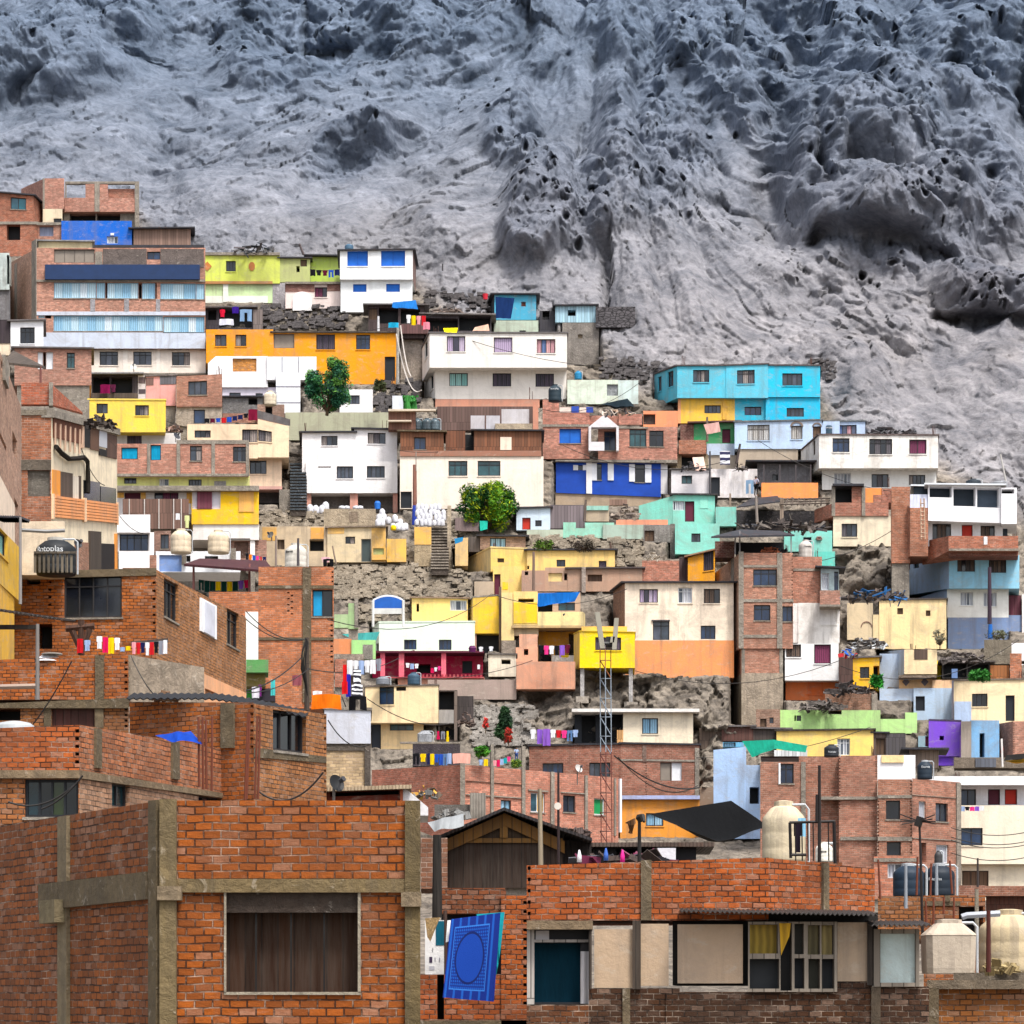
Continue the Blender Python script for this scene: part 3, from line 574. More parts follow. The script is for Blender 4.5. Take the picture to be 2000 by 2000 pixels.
for u_ in (1305, 1437, 1567, 1690): B(u_, 1460, u_+10, 1608, 'p:4a4244', o=-1.1, D=.12, name='post')
# ============================================================= right side (frame E)
fr(1560, 780, 440)
house('white_house', 'broad white house with stained upper storey and maroon curtain, right edge')
B(200, 594, 1180, 775, '#ecebe8', D=5, W=[(303, 632, 447, 725, 'c', 5), (625, 640, 770, 755, 'm', 3), (945, 647, 1085, 735, 'm', 4)])
B(175, 312, 1195, 590, 'q:f6f2ec', o=-1, D=6, L=20, Dl=6, W=[(290, 332, 436, 453, 'n', 3), (605, 338, 802, 472, 'm', 4), (948, 344, 1096, 468, 'p', 2)], LW=[(118, 345, 141, 470, 'h', 1)], roof='c:7a6a68', ov=.08, name='upper_wall')
house('brick_cream_house', 'cream house with a half open brick upper floor and orange wall', Y=None)
B(295, 1003, 790, 1260, '#efe0c4', D=4, W=[(368, 1066, 502, 1180, 'm', 3)])
B(312, 885, 770, 1000, 'k:c07d66', o=-.1, D=4, L=135, Dl=3, at=[(540, 755, 570, 1000, CON, .08), (282, 740, 312, 1000, CON, .06)], name='upper_wall')
B(455, 750, 545, 885, 'k:c07d66', o=-.08, D=3, name='pier'); B(312, 730, 455, 885, BLK, o=1.2, D=2, name='recess'); B(570, 760, 712, 885, '#ef9450', o=0, D=.3, at=[(640, 820, 712, 905, 'k:c07d66', .03, 'infill')], name='panel'); B(712, 765, 795, 885, 'k:b0705c', o=-.06, D=3, name='pier')  # black recess block: the unlit void is put into its colour
B(290, 722, 560, 740, TINK, o=-.5, D=3, name='roof_edge')
house('pavilion_house', 'white pavilion with dark terrace openings on brick base, far right')
Yp = 193.0
B(1075, 1040, 1750, 1260, '#f1f0f4', Y=Yp, D=4, W=[(1147, 1066, 1307, 1200, 't', 4), (1398, 1076, 1492, 1200, 'r', 1), (1560, 1083, 1682, 1200, 't', 3)])
B(1110, 735, 1735, (1040, 1060), '#f6f6fa', o=-1.0, D=5, W=[(1122, 745, 1312, 842, 'o', 1, 'n' and 'p:26323e'), (1327, 750, 1518, 918, 'o', 1, 'p:26323e'), (1530, 757, 1720, 930, 'o', 1, 'p:4a5868')], roof='p:dfe4ea', ov=.3, name='upper_wall')
B(985, 742, 1108, 815, 'p:22303c', o=.4, D=3, roof='p:dfe4ea', name='side_terrace'); B(955, 815, 1110, 930, 'f:d8dcf0', o=-.9, D=.1, name='awning_cloth')
B(1737, 757, 1870, 1068, '#f4f4f8', o=-1.2, D=4, W=[(1740, 770, 1850, 808, 'o', 1)], name='stair_block'); B(1748, 1068, 1790, 1240, 'p:2f3a46', o=.8, D=3, name='recess')
B(955, 930, 1110, 1345, 'k:b9795c', o=-.95, D=3, L=790, Dl=5, Lv=(775, 1430), name='brick_flank')
B(795, 750, 955, 1405, 'k:b9795c', o=-.3, D=3, name='brick_gable')
B(1285, 1172, 1882, 1300, 'k:c0775c', o=-2.2, D=.4, L=1060, Dl=3, Lv=(1220, 1420), at=[(1285, 1280, 1882, 1300, CON, .08, 'ledge'), (1585, 1180, 1612, 1300, 'k:a8664c', .03)], name='terrace_parapet'); B(1285, 1300, 1882, 1340, 'k:8a4c3c', o=-1.9, D=2, name='terrace_slab')
house('light_blue_house', 'tall sky blue house on white and slate base, right edge')
B(1272, 1622, 1800, 1872, '#efeee9', D=5, W=[(1387, 1652, 1497, 1768, 'c', 4), (1585, 1656, 1698, 1776, 'c', 4)], L=955, Dl=6, lm='#aec6e6')
B(1290, 1335, 1892, 1622, '#93cce6', o=-.8, D=5.5, L=815, Dl=9, Lv=(1425, 1700), lm='#aecbea', W=[(1360, 1366, 1512, 1478, 't', 4), (1630, 1376, 1780, 1488, 't', 4)], LW=[(985, 1398, 1030, 1443, 'e', 1)], name='upper_wall')
fr(1560, 1140, 440)
B(1280, 290, 1800, 560, 'q:7d93ba', o=-.03, D=5, name='base_wall'); B(1800, 270, 1912, 410, '#8094b8', o=.8, D=4, name='side_base'); B(1800, 100, 1908, 272, 'w:6a3444', o=1, D=2, name='side_gate')
B(1915, 90, 2000, 420, '#efeae8', o=.6, D=3, name='side_wall')
# ============================================================= left cluster (frame J)
fr(0, 660, 520)
house('raw_brick_house', 'narrow raw brick house with dark openings cut by the left picture edge', Y=96)
Fm, _, _ = B(-60, -60, 152, 1330, 'k:c39a83', Y=92, Y1=104, D=8, Rr=149, Dr=7, W=[(-40, 590, 48, 835, 'o', 1), (90, 670, 123, 895, 'o', 1), (5, 150, 18, 330, 'o', 1), (94, 225, 122, 430, 'z', 1, CON), (104, 1155, 132, 1275, 'k', 1)], at=[(18, 120, 44, 370, CON, .1)])
B(-60, 880, 108, 1280, '#eed9c4', Y=91.5, Y1=100, D=2, Rr=107, Dr=3, W=[(-20, 975, 85, 1150, 'k', 3)], name='balcony')
house('yellow_house', 'peeling yellow house under a corrugated ledge at the left picture edge', Y=90)
B(-70, 1305, 152, 1720, 'q:e8b840', Y=86, Y1=92, D=2.5, Rr=149, Dr=3, W=[(-30, 1350, 55, 1620, 'a', 2)], name='wall'); B(-70, 1720, 104, 2600, 'q:e9b23a', Y=86, Y1=91, D=6, Rr=102, Dr=5, name='lower_wall')
B(152, 1330, 470, 1720, 'q:e6d3b8', Y=94, D=3, name='back_wall')
_m = MB()
for i in range(12):
    a, b = P(-60+i*16.5, 1285+i*.3, 85.5+i*.3), P(-60+(i+.5)*16.5, 1298+i*.3, 85.5+i*.3); c = P(-60+(i+1)*16.5, 1285+i*.3, 85.8+i*.3); k = Vector((0, 2, .2))
    for x, y in ((a, b), (b, c)): _m.hexa([x, y, y+Vector((0, 0, -.05)), x+Vector((0, 0, -.05)), x+k, y+k, y+k+Vector((0, 0, -.05)), x+k+Vector((0, 0, -.05))], TINK)
part('tin_ledge', _m, H)
house('balcony_house', 'three storey house with long slatted orange balcony turned to the right')
Yb = 120.0
_, _, Fr = B(155, 560, 372, 1700, 'k:a8694a', Y=Yb, D=5, Rr=850, Dr=14, Rv=(690, 1700), rm='#f2e2c4', W=[(200, 960, 362, 1150, 'i', 1, 'c:7d766c'), (165, 1215, 330, 1255, 'o', 1)],
  at=[(155, 885, 372, 960, 'c:75695c', .05, 'beam'), (155, 525, 372, 562, 'c:8f8474', .06, 'beam'), (155, 1160, 372, 1330, 'k:a8694a', .02, 'infill')],
  Rat=[(382, 552, 584, 770, 'w:6a3a26', .05, 'wood_panel'), (586, 610, 598, 800, '#d8b49a', .09, 'post'), (600, 625, 648, 800, 'p:0e0e12', .04, 'dark_opening'), (650, 642, 712, 822, 'w:6a4a38', .05, 'wood_panel'), (714, 668, 768, 800, 'u:c9ccd4', .06, 'curtain'), (714, 802, 768, 862, 'p:100e10', .05, 'dark_opening'), (770, 690, 842, 880, 'w:5a4036', .05, 'wood_panel'), (432, 968, 522, 1200, 'w:5c4c42', .04, 'wood_panel'), (567, 1000, 584, 1200, 'w:5c4c42', .04, 'wood_panel'), (604, 1030, 720, 1285, 'g:10141a', .04, 'window'), (724, 1075, 836, 1290, 'g:161a20', .05, 'window'), (716, 1490, 826, 1690, 'p:141216', .04, 'doorway'), (376, 955, 430, 1170, '#ef9a3a', .05, 'orange_panel'), (524, 1000, 566, 1180, '#e3d6c4', .03, 'board'), (540, 1480, 660, 1690, 'k:a87860', .03, 'brick_patch'), (828, 1420, 846, 1690, '#ef9a3a', .05, 'pilaster'), (640, 1400, 720, 1690, 'w:4a4038', .1, 'junk_screen')])  # near-black boxes stand in for shade inside the openings and doorway
for i in range(7):      # slats of the balcony
    mb = MB()
    for a0, a1 in ((.02, .44), (.48, .97)):
        t = .352 + i*.02; Fr.hexa(mb, a0, t, a1, t+.016, -.12, -.03, '#f0a066')
    part('balcony_slat', mb, H)
for a0, a1 in ((0, .02), (.44, .48), (.97, .995)): mb = MB(); Fr.hexa(mb, a0, .34, a1, .5, -.1, .02, '#f0c8a0'); part('balcony_post', mb, H)
mb = MB(); Fr.hexa(mb, -.005, .985, 1.0, 1.03, -.15, .4, CON); part('roof_beam', mb, H)
for k in range(6):
    mb = MB(); a = .03 + k*.07; Fr.hexa(mb, a, .79, a+.008, .955, -.1, -.04, '#d8b49a'); part('post', mb, H)
_m = MB(); pts = [Fr.at(a, t, -.14) for a, t in ((.02, .8), (.1, .765), (.2, .74), (.33, .755), (.42, .77), (.47, .75), (.48, .68), (.485, .6), (.48, .535))]; _m.tube(pts, .11, 'f:2a2622', 6); part('black_cable', _m, H)
B(155, 325, 375, 482, 'k:c2694a', Y=Yb, o=.1, D=.4, name='parapet'); B(372, 330, 600, (482, 545), 'k:c2694a', Y=Yb+.1, Y1=Yb+6, D=.4, name='parapet'); B(355, 322, 385, 490, CON, Y=Yb-.1, D=.5, name='column')
house('yellow_house', 'plain bright yellow house with two brown windows above the brick row', Y=205)
B(640, 448, 1202, 684, '#f6d252', D=5, L=603, Dl=4, W=[(700, 476, 782, 548, 'm', 2), (980, 487, 1080, 564, 'm', 3)], roof='#f0d260', ov=.05)
B(850, 690, 1310, 780, '#d9d6d6', o=1.2, D=3, W=[(922, 694, 1028, 770, 'v', 2), (1210, 528, 1250, 600, 'c', 1)], name='lower_wall')
house('dark_shed', 'dark cluttered shed hung with maroon laundry beneath white apartment block', 'shed', Y=212)
B(665, 268, 1000, 450, 'w:3a343a', D=3, W=[(672, 285, 795, 430, 'o', 1), (805, 285, 960, 420, 'o', 1)], roof=TING, ov=.5); B(660, 400, 1000, 455, 'w:5c5048', o=-.3, D=.4, name='railing')
house('pink_shed', 'salmon pink board shed with patched dark upper panels', 'shed', Y=212)
B(1002, 272, 1058, 450, '#d8d0d0', D=3, at=[(1005, 285, 1055, 330, 'p:6a5a5c', .02, 'board'), (1005, 372, 1055, 405, 'p:4c4248', .02, 'board')]); B(1060, 280, 1276, 492, '#eda9a4', o=-.1, D=3, at=[(1160, 278, 1276, 335, 'w:6d6c74', .03, 'board'), (1062, 290, 1115, 342, 'w:8a6a64', .03, 'board'), (1160, 335, 1166, 480, '#d89a96', .02, 'seam')], roof='c:8a7f7c', ov=.1, name='board_wall')
house('brick_house', 'rose brick house with one grey window over a concrete base', Y=210)
B(1280, (280, 262), 1612, 500, 'k:c28a74', D=4, W=[(1366, 316, 1502, 412, 'g', 3)], at=[(1280, 492, 1612, 503, 'k:8a5c4c', .03, 'course')]); B(1280, 503, 1612, 640, 'c:c2b3a2', o=.1, D=4, W=[(1405, 520, 1488, 620, 'n', 1)], name='lower_wall')
house('brick_house', 'long brick row with turquoise covered openings and four bays', Y=197)
B(850, 768, 1805, 998, 'k:cf917b', D=5, W=[(880, 795, 1000, 880, 'A', 1), (1092, 776, 1168, 888, 'A', 1), (1378, 783, 1466, 892, 'm', 2), (1690, 788, 1787, 897, 'm', 3)],
  at=[(1068, 770, 1092, 998, CON, .07), (1282, 745, 1308, 998, CON, .07), (1535, 745, 1560, 998, CON, .07), (1785, 745, 1808, 998, CON, .07), (1282, 742, 1808, 770, CON, .05, 'beam'), (850, 985, 1808, 1005, CON, .05, 'beam')])
B(850, 1003, 1812, 1088, '#dde08a', o=.6, D=4, W=[(900, 1015, 990, 1058, 'g', 3), (1155, 1022, 1225, 1072, 'c', 2), (1368, 1026, 1463, 1082, 'm', 4)], at=[(1555, 1040, 1640, 1088, 'c:b0aeac', .03, 'panel')], name='lime_strip')
house('golden_house', 'golden yellow house with maroon shutters and long brown screen', Y=194)
B(850, 1108, 1390, 1280, '#e9e2e0', D=4, o=.4, W=[(903, 1094+18, 1020, 1180, 'M', 1), (1120, 1110, 1295, 1195, 'p', 3)], at=[(850, 1110, 900, 1160, '#f0b452', .04, 'panel'), (1022, 1110, 1058, 1180, '#f0b452', .06), (1355, 1110, 1390, 1200, '#f0b452', .06)], name='back_wall')
B(1390, 1108, 1878, 1352, '#f7c31a', D=4, W=[(1392, 1112, 1600, 1242, 'i', 1, '#d9d4de')], at=[(1430, 1112, 1538, 1240, 'w:7a3a4c', -.02+.06, 'shutter'), (1735, 1112, 1842, 1262, '#f3b65c', .05, 'door_leaf')])
B(845, 1072, 1880, 1108, CON, o=-.4, D=4, name='floor_slab')
B(890, 1168, 1370, 1385, 'w:77594e', o=-1.0, D=.15, name='screen')
for u_ in (935, 1045, 1150, 1257, 1312): B(u_, 1168, u_+7, 1385, '#c8c0ba', o=-1.08, D=.06, name='screen_post')
B(1400, 1353, 1880, 1465, '#efe8e2', o=.1, D=4, W=[(1655, 1462-8, 1815, 1464, 'o', 1)], name='base_wall'); B(1655, 1465, 1935, 1620, 'k:b98a78', o=.5, D=3, W=[(1700, 1480, 1800, 1600, 'i', 1, 'c:8a6a5c')], name='lower_wall'); B(1815, 1462, 1850, 1620, '#efe9e4', o=.2, D=.5, name='column')
house('white_balcony_house', 'white house with barred dark window left of the cream tanks', Y=188)
B(848, 1282, 1090, 1412, '#f4f2f3', o=-.6, D=3, name='balcony'); B(855, 1412, 1082, 1550, '#ece8e8', D=3, W=[(868, 1416, 1075, 1546, 'n', 4)]); B(862, 1550, 1090, 1690, '#f4f3f4', o=-.5, D=3, name='lower_balcony'); B(1084, 1410, 1118, 1690, '#f2f0f0', o=-.2, D=.6, name='column'); B(1118, 1400, 1240, 1560, 'k:a07a6c', o=1.0, D=2, W=[(1165, 1425, 1225, 1530, 'g', 2)], name='recess_wall')
house('white_roof_house', 'white rooftop house with blue shaded porch under the cream tanks', Y=183)
B(1130, 1548, 1745, 1700, '#f1f3f8', D=4, W=[(1155, 1575, 1318, 1695, 'i', 1, '#7d9cd4'), (1352, 1580, 1382, 1625, 'k', 1), (1486, 1583, 1583, 1616, 'k', 2)], name='wall'); B(1085, 1575, 1135, 1700, 'k:b9836c', o=-.1, D=2, name='brick_flank')
for a in ((1318, 1515, 1352, 1640), (1675, 1525, 1712, 1620)): B(*a, CON, o=-.25, D=.4, name='column')
# ============================================================= near brick buildings, left (frame K)
fr(0, 1060, 520)
def dents(u, v0, v1, n, w=22, h=17): return [(u - w/2, v0 + (v1-v0)*i/(n-1) - h/2, u + w/2, v0 + (v1-v0)*i/(n-1) + h/2, 'z', 1) for i in range(n)]
house('brick_house', 'large orange brick house with white frame in its receding right wall', Y=95)
Y_ = 95.0
B(105, (222, 195), 1135, 900, 'K:d07430', Y=Y_, D=8, Rr=1786, Dr=13, Rv=(545, 1300), rm='K:d8945c', W=[(465, 240, 884, 540, 'k', 4), (192, 255, 293, 303, 'o', 1), (275, 590, 380, 770, 'o', 1)] + dents(1118, 290, 640, 7) + dents(362, 285, 450, 4),  # right wall in a lighter brick copy: its stronger light is in the colour
  RW=[(1190, 252, 1294, 590, 'k', 3), (1645, 470, 1733, 780, 'k', 2)], at=[(105, 212, 1135, 238, CND, .05, 'beam')],
  Rat=[(1448, 398, 1562, 704, 'p:f2f2f4', .06, 'niche_frame'), (1468, 425, 1543, 690, 'p:d6d8e4', .09, 'niche_panel')])
B(1480, 950, 1786, 1300, '#edae80', Y=101.2, Y1=107.6, D=2, W=[(1488, 1055, 1560, 1130, 'k', 2)], name='base_wall'); B(890, 182, 1135, 215, 'k:a87a5c', Y=Y_, o=.05, D=1, name='parapet')
house('brick_house', 'brick house with maroon shutter and row of bright laundry on its terrace', Y=84)
B(-90, (852, 815), 932, 1140, 'K:d0702c', D=3, L=None, W=dents(915, 870, 1060, 5) + dents(270, 850, 1090, 5, 40, 22), at=[(692, 820, 755, 1140, CND, .08)])
B(-90, (1168, 1125), 935, 1200, CND, o=-.1, D=3, name='beam'); B(-90, 1200, 935, 1420, 'K:b87440', o=.02, D=3, W=[(-60, 1205, 148, 1290, 'o', 1), (375, 1190+12, 686, 1335, 'i', 1, 'w:4c2a26')] + dents(915, 1170+40, 1330, 4), at=[(320, 1200, 372, 1340, CND, .05), (690, 1200, 752, 1345, CND, .06)], name='lower_wall')
B(932, 812, 945, 1140, 'c:b5a48e', o=.05, D=2, name='corner')
house('plaster_wall', 'smooth grey plastered terrace wall between the brick houses', 'wall', Y=84.5)
B(932, (812, 905), 1482, 1160, 'c:b3a28e', Y=84.2, Y1=87, D=.5)
house('brick_house', 'brick house with tin eave and black window beside the satellite dish', Y=70)
B(940, (1155, 1160), 1842, 2100, 'K:cc702c', Y=71, Y1=69, D=4, at=[(1612, 1165, 1705, 1490, CND, .07)], W=dents(1826, 1185, 1480, 6))
fr(440, 1160, 440)
B(246, (940, 1030), 868, (1850, 1900), 'K:cf8850', Y=69, Y1=73, D=4, W=[(408, 990, 693, 1370, 'k', 3)] + dents(858, 1060, 1790, 9, 20, 24), at=[], name='right_wall')  # lighter brick than the front: light on this side put into the colour
B(246, (1315, 1395), 868, (1400, 1450), CND, Y=68.93, Y1=72.93, D=.3, name='beam')
fr(0, 1060, 520)
_m = MB(); n_ = 26      # corrugated eave
for i in range(n_):
    f0, f1 = i/n_, (i+1)/n_
    def e_(f, s): 
        p = P(940 + (2230-940)*f, 1140 + 0*f + (160*max(0, f-.45)**1.3*1.8), 70.5 + 2*max(0, f-.5)); return p + Vector((0, -.55 + .1*s, .0 + .05*s))
    a, b, c = e_(f0, 0), e_((f0+f1)/2, -1), e_(f1, 0); k = Vector((0, 1.5, .28)); t = Vector((0, 0, -.03))
    for x, y in ((a, b), (b, c)): _m.hexa([x, y, y+t, x+t, x+k, y+k, y+k+t, x+k+t], 'p:121012')
part('tin_eave', _m, H)
house('brick_house', 'brick house with green lit window behind the foreground corner', Y=61)
B(-90, (1348, 1322), 577, 1650, 'K:d06c30', Y=61, D=5, Rr=1760, Dr=10, Rv=(1520, 1840), rm='K:d88658', W=dents(560, 1365, 1590, 5, 30, 24), Rat=[(682, 1345, 722, 1640, CND, .06), (1240, 1440, 1288, 1720, CND, .06)])  # lighter right-hand brick carries the light on that side
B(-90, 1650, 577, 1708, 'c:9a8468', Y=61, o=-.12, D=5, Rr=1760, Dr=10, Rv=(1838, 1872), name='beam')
B(-90, 1708, 577, 2400, 'K:c07844', Y=61, o=.02, D=5, Rr=1760, Dr=10, Rv=(1874, 2400), rm='K:dca884', W=[(180, 1716, 590-22, 1990, 'x', 4)] + [], RW=[(812, 1722, 942, 1925, 'e', 2), (1440, 1800, 1614, 1990, 'n', 3)], name='lower_wall')  # right side brick again lightened for the light it catches
fr(440, 1160, 440)
house('brick_tower', 'tall brick tower with blue shuttered opening left of the rubble slope', Y=143)
fr(440, 860, 440)
B(285, 1085, 930, 2300, 'k:cc7c50', D=6, W=[(746, 1282, 921, 1512, 'C', 2)] + dents(922, 1130, 1250, 4, 22, 14) + dents(912, 1540, 1900, 9, 22, 14) + [(530+((i % 2)*30), 1300+i*26, 552+((i % 2)*30), 1312+i*26, 'z', 1) for i in range(8)],
  at=[(664, 1090, 738, 2250, CND, .08), (285, 1245, 930, 1272, CND, .05, 'beam'), (285, 1690, 930, 1715, CND, .05, 'beam')])
B(-140, 1300, 285, 1560, 'k:cc7c50', Y=128, D=4, name='rear_wall'); B(172, 1470, 282, 1960, '#eef2ee', Y=126, D=2, name='white_column'); B(180, 1880, 370, 1990, 'q:5c9a58', Y=124, D=2, name='green_balcony'); B(180, 1990, 345, 2110, 'q:7a6c34', Y=124.4, D=2, name='balcony_base')
fr(440, 1160, 440)
B(182, 810, 430, 920, 'p:2f2a34', Y=125.5, D=2, at=[(188, 815, 230, 900, 'p:3a9a3a', .1, 'post')], name='terrace')
house('grey_hut', 'pale grey rendered hut over yellowish brick, behind the tin eave', 'hut', Y=103)
B(850, 985, 1248, 1283, '#ccd0dc', D=4, roof=CON, ov=.05); B(850, 1285, 1200, 1700, 'k:d3b78f', o=.1, D=4, at=[(850, 1285, 1245, 1345, 'c:6f665c', .05, 'beam'), (1196, 1285, 1246, 1690, 'c:6a6058', .08)], name='brick_base')
house('cream_house', 'cream house with dark curtained window above a narrow lower storey')
B(1200, 790, 1828, 1106, '#f7dcae', o=-.8, D=5, W=[(1322, 783+8, 1447, 948, 'n', 2), (1466, 796, 1550, 830, 'z', 1)], roof='c:8a7d74', ov=.06); B(1335, 1108, 1700, 1330, '#f2d29e', D=4, W=[(1412, 1110+4, 1617, 1172, 'e', 3)], name='lower_wall'); B(1260, 1020, 1334, 1320, 'p:3c424e', o=.3, D=3, name='recess')
fr(840, 1200, 440)
B(72, 650, 235, 1090, 'w:4c423e', o=.2, D=3, W=[(78, 660, 205, 815, 'o', 1), (80, 945, 205, 1075, 'o', 1)], at=[(75, 820, 205, 935, 'f:a4a09c', .1, 'cloth_pile'), (208, 660, 232, 1085, 'w:8a7a70', .15, 'post')], name='open_wing'); B(232, 700, 372, 920, 'w:3f3838', o=.6, D=2, name='side_shed')
house('crimson_porch', 'crimson porch with pink columns and laundry under the mint house', 'porch')
fr(440, 1160, 440)
B(1262, 500, 2210, 720, '#c4154c', D=2, o=1.4, W=[(2032, 575, 2118, 680, 'd', 1), (1640, 600, 1760, 680, 'o', 1)], name='back_wall'); HY -= 0
for u_, w_ in ((1330, 40), (1488, 46), (1852, 42)): B(u_, 505, u_+w_, 715, '#e86a7c', o=-.3, D=.35, name='column')
B(1255, 488, 2230, 504, 'p:5c1a30', o=-.5, D=4, name='roof'); B(1370, 710, 2220, 722, '#a83a44', o=-.4, D=.2, name='railing')
for i in range(16): B(1690+i*33, 690, 1706+i*33, 712, '#a83a44', o=-.38, D=.1, name='baluster')
B(1480, 722, 2225, 800, 'q:c0846c', o=-.2, D=3, name='parapet')
house('mint_house', 'pale mint white house above the crimson porch')
B(1318, 250, 2140, 492, '#e8f7e4', D=4, L=1256, Dl=4, Lv=(305, 500), W=[(1533, 392, 1640, 477, 'n', 3), (1832, 392, 1940, 481, 'n', 3)], LW=[(1292, 430, 1318, 500, 'M', 1)], roof='#dcebd8', ov=.03)
house('green_hut', 'pale green ruined hut wall beside the brick tower', 'hut')
B(930, 385, 1082, 520, '#d98a5a', D=2, name='orange_wall'); B(1082, 395, 1290, 560, '#a5d98a', o=-.1, D=2, at=[(1180, 435, 1265, 560, 'c:9a948a', .03, 'panel')]); B(925, 515, 1190, 640, 'c:a8988a', o=-.3, D=2, name='low_wall'); B(940, 560, 1040, 800, 'k:b8745c', o=-.5, D=2, name='brick_base')
house('green_ruin', 'ruined green painted wall stub on the rubble slope', 'wall')
B(935, 175, 1060, 290, 'q:a9c290', D=.5); B(1055, 80, 1140, 300, 'q:9cba84', o=-.05, D=.8, at=[(1108, 40, 1140, 290, CON, .06)], name='stub')
# ============================================================= sandy houses and steps (frame I)
fr(440, 860, 440)
house('sandy_house', 'weathered sandy house with green door and patches of ochre')
B(300, 738, 875, 1080, 'q:cdb89a', D=4, W=[(445, 850, 508, 935, 'z', 1, 'w:7a6a5c'), (722, 848, 845, 950, 'o', 1)], at=[(318, 745, 440, 860, 'q:e2ae58', .02, 'panel'), (732, 748, 845, 845, 'q:e6a74e', .02, 'panel')])
B(875, 745, 1378, 1045, 'q:d8c4a0', o=-.15, D=4, W=[(1030, 826, 1113, 887, 'm', 2), (1166, 846, 1250, 1042, 'D', 1)], at=[(880, 750, 1020, 800, 'q:e2b468', .02, 'panel'), (1255, 755, 1375, 1040, 'q:e3b462', .03, 'panel')], roof='c:a08e7c', ov=.15, name='right_wall')
B(845, 588, 1290, 738, 'c:c6b49a', o=1.2, D=2, at=[(1062, 612, 1138, 700, 'c:a3907c', .03, 'panel')], name='block_parapet'); B(1385, 845, 1552, 1042, 'q:ecbb5c', o=-.4, D=.6, name='yellow_panel'); B(1255, 920, 1380, 1025, 'q:e0b05c', o=-.5, D=.5, W=[(1268, 925, 1360, 980, 'i', 1, 'q:a9b070')], name='low_wall')
house('ochre_wall', 'stub of ochre wall beside the concrete steps', 'wall')
B(1622, 742, 1768, 1080, 'c:c8b290', D=1, at=[(1622, 745, 1766, 895, 'q:e8b45c', .03, 'panel')])
def stairs(u0, v0, u1, v1, Ya, Yb, n, mat, label):
    mb = MB(); 
    for i in range(n):
        f0 = i/n; va = v1 + (v0-v1)*f0; vb = v1 + (v0-v1)*(i+1)/n; y = Ya + (Yb-Ya)*f0; w = .12*math.sin(i*2.7)
        a = P(u0, va, y); b = P(u1, vb, y); h = (b.z-a.z)*.5; mb.box((a.x, y+.07, a.z-.3), (b.x, y + (Yb-Ya)/n + .4, b.z-h), 'c:5a5048'); mb.box((a.x - .04, y, b.z-h), (b.x + .04, y + (Yb-Ya)/n + .4, b.z), mat)  # lower riser darker: shade under the nosing put into the colour
    solo('stairs', mb, label, 'stairs')
stairs(1766, 742, 1912, 1115, 197.6, 203, 15, 'c:a89c8e', 'long straight flight of concrete steps beside the ochre wall')
stairs(560, 195, 690, 610, 204.6, 210.6, 16, 'c:566068', 'dark steep stairway beside the large white house')
house('stair_wall', 'narrow concrete side wall running along the long steps', 'wall', Y=200.3)
B(1905, 560, 1938, 1120, 'c:cbb9a0', D=.5)
fr(840, 900, 440)
house('mint_parapet', 'chipped mint green parapet above the stone slope', 'wall')
B(830, 590, 1142, 660, 'q:bcc8b4', D=1); B(1142, 528, 1250, 660, 'q:96d4bc', o=-.03, D=1, name='wall_section'); B(1250, 578, 1328, 660, 'q:96d4bc', o=-.05, D=1, name='wall_section'); B(1328, 530, 1578, 662, 'q:9ad8c2', o=-.02, D=1, name='wall_section')
house('white_hut', 'small blue-white hut with red door beside the green tree', 'hut')
B(740, 412, 1030, 595, '#cfe0ee', D=2.5, W=[(790, 488, 862, 590, 'r', 1), (902, 510, 957, 562, 'k', 1)], roof=TINK, ov=.2)
house('plank_fence', 'weathered grey plank fence next to the blue-white hut', 'fence')
B(1030, 378, 1330, 580, 'w:7d7276', D=.3); B(1330, 385, 1535, 520, 'q:b9a890', o=.6, D=.6, at=[(1335, 388, 1530, 425, 'f:9ccabc', .1, 'cloth')], name='clay_wall'); B(1538, 330, 1690, 380, 'w:8a6e60', o=.5, D=.3, name='board')
house('brick_shed', 'small brick shed with blue paned window and dark flat roof', 'shed')
B(430, 645, 820, 760, 'k:a98a78', D=3, W=[(513, 660, 650, 742, 'L', 3)], roof=TINK, ov=.25); B(330, 650, 430, 780, 'w:5c5450', o=.2, D=2, name='side_shed')
house('yellow_house', 'pale yellow house with curved stained corner beside the steps')
B(520, 755, 830, 950, '#f4cf70', D=4, L=215, Dl=7, Lv=(900, 1150), lm='q:e6cd94', W=[(578, 835, 635, 872, 'h', 1)], roof='#e8cf8c', ov=.03)
B(540, 905, 785, 1190, '#f2cd7a', o=-1.0, D=4, W=[(550, 972, 604, 1165, 'M', 1)], at=[(620, 1040, 668, 1105, '#f4cc2c', .02, 'paint_patch')], name='lower_wall'); B(215, 660, 325, 900, 'q:e5c083', o=.5, D=2, name='rear_wall'); B(380, 1035, 548, 1170, 'q:c0ac94', o=-1.3, D=2, name='curved_base')
house('yellow_house', 'long low yellow house with corrugated roof under the stone slope')
B(830, 768, 1585, 960, 'q:f3cd7c', D=4, W=[(1085, 848, 1160, 908, 'g', 2), (1447, 858, 1513, 912, 'v', 1), (832, 900, 850, 930, 'o', 1)], roof=TINK, ov=.2)
house('brick_ruin', 'pinkish adobe ruin with wide empty openings below the long yellow house')
B(785, 940, 985, 1120, 'q:b5907c', D=2, W=[(812, 948, 842, 980, 'o', 1)]); B(985, 915, 1180, 1120, 'q:bc9880', o=.1, D=2, W=[(1015, 962, 1135, 1035, 'i', 1, '#eed08c'), (1150, 965, 1175, 1025, 'o', 1)], name='wall_section'); B(1180, 920, 1820, 1120, 'q:b9957e', o=.05, D=2, W=[(1350, 975, 1475, 1035, 'z', 1, 'w:6a5448')], roof='t:5c5250', ov=.2, name='wall_section'); B(1300, 910, 1335, 1130, 'c:c2b2a6', o=-.2, D=.4, name='column')
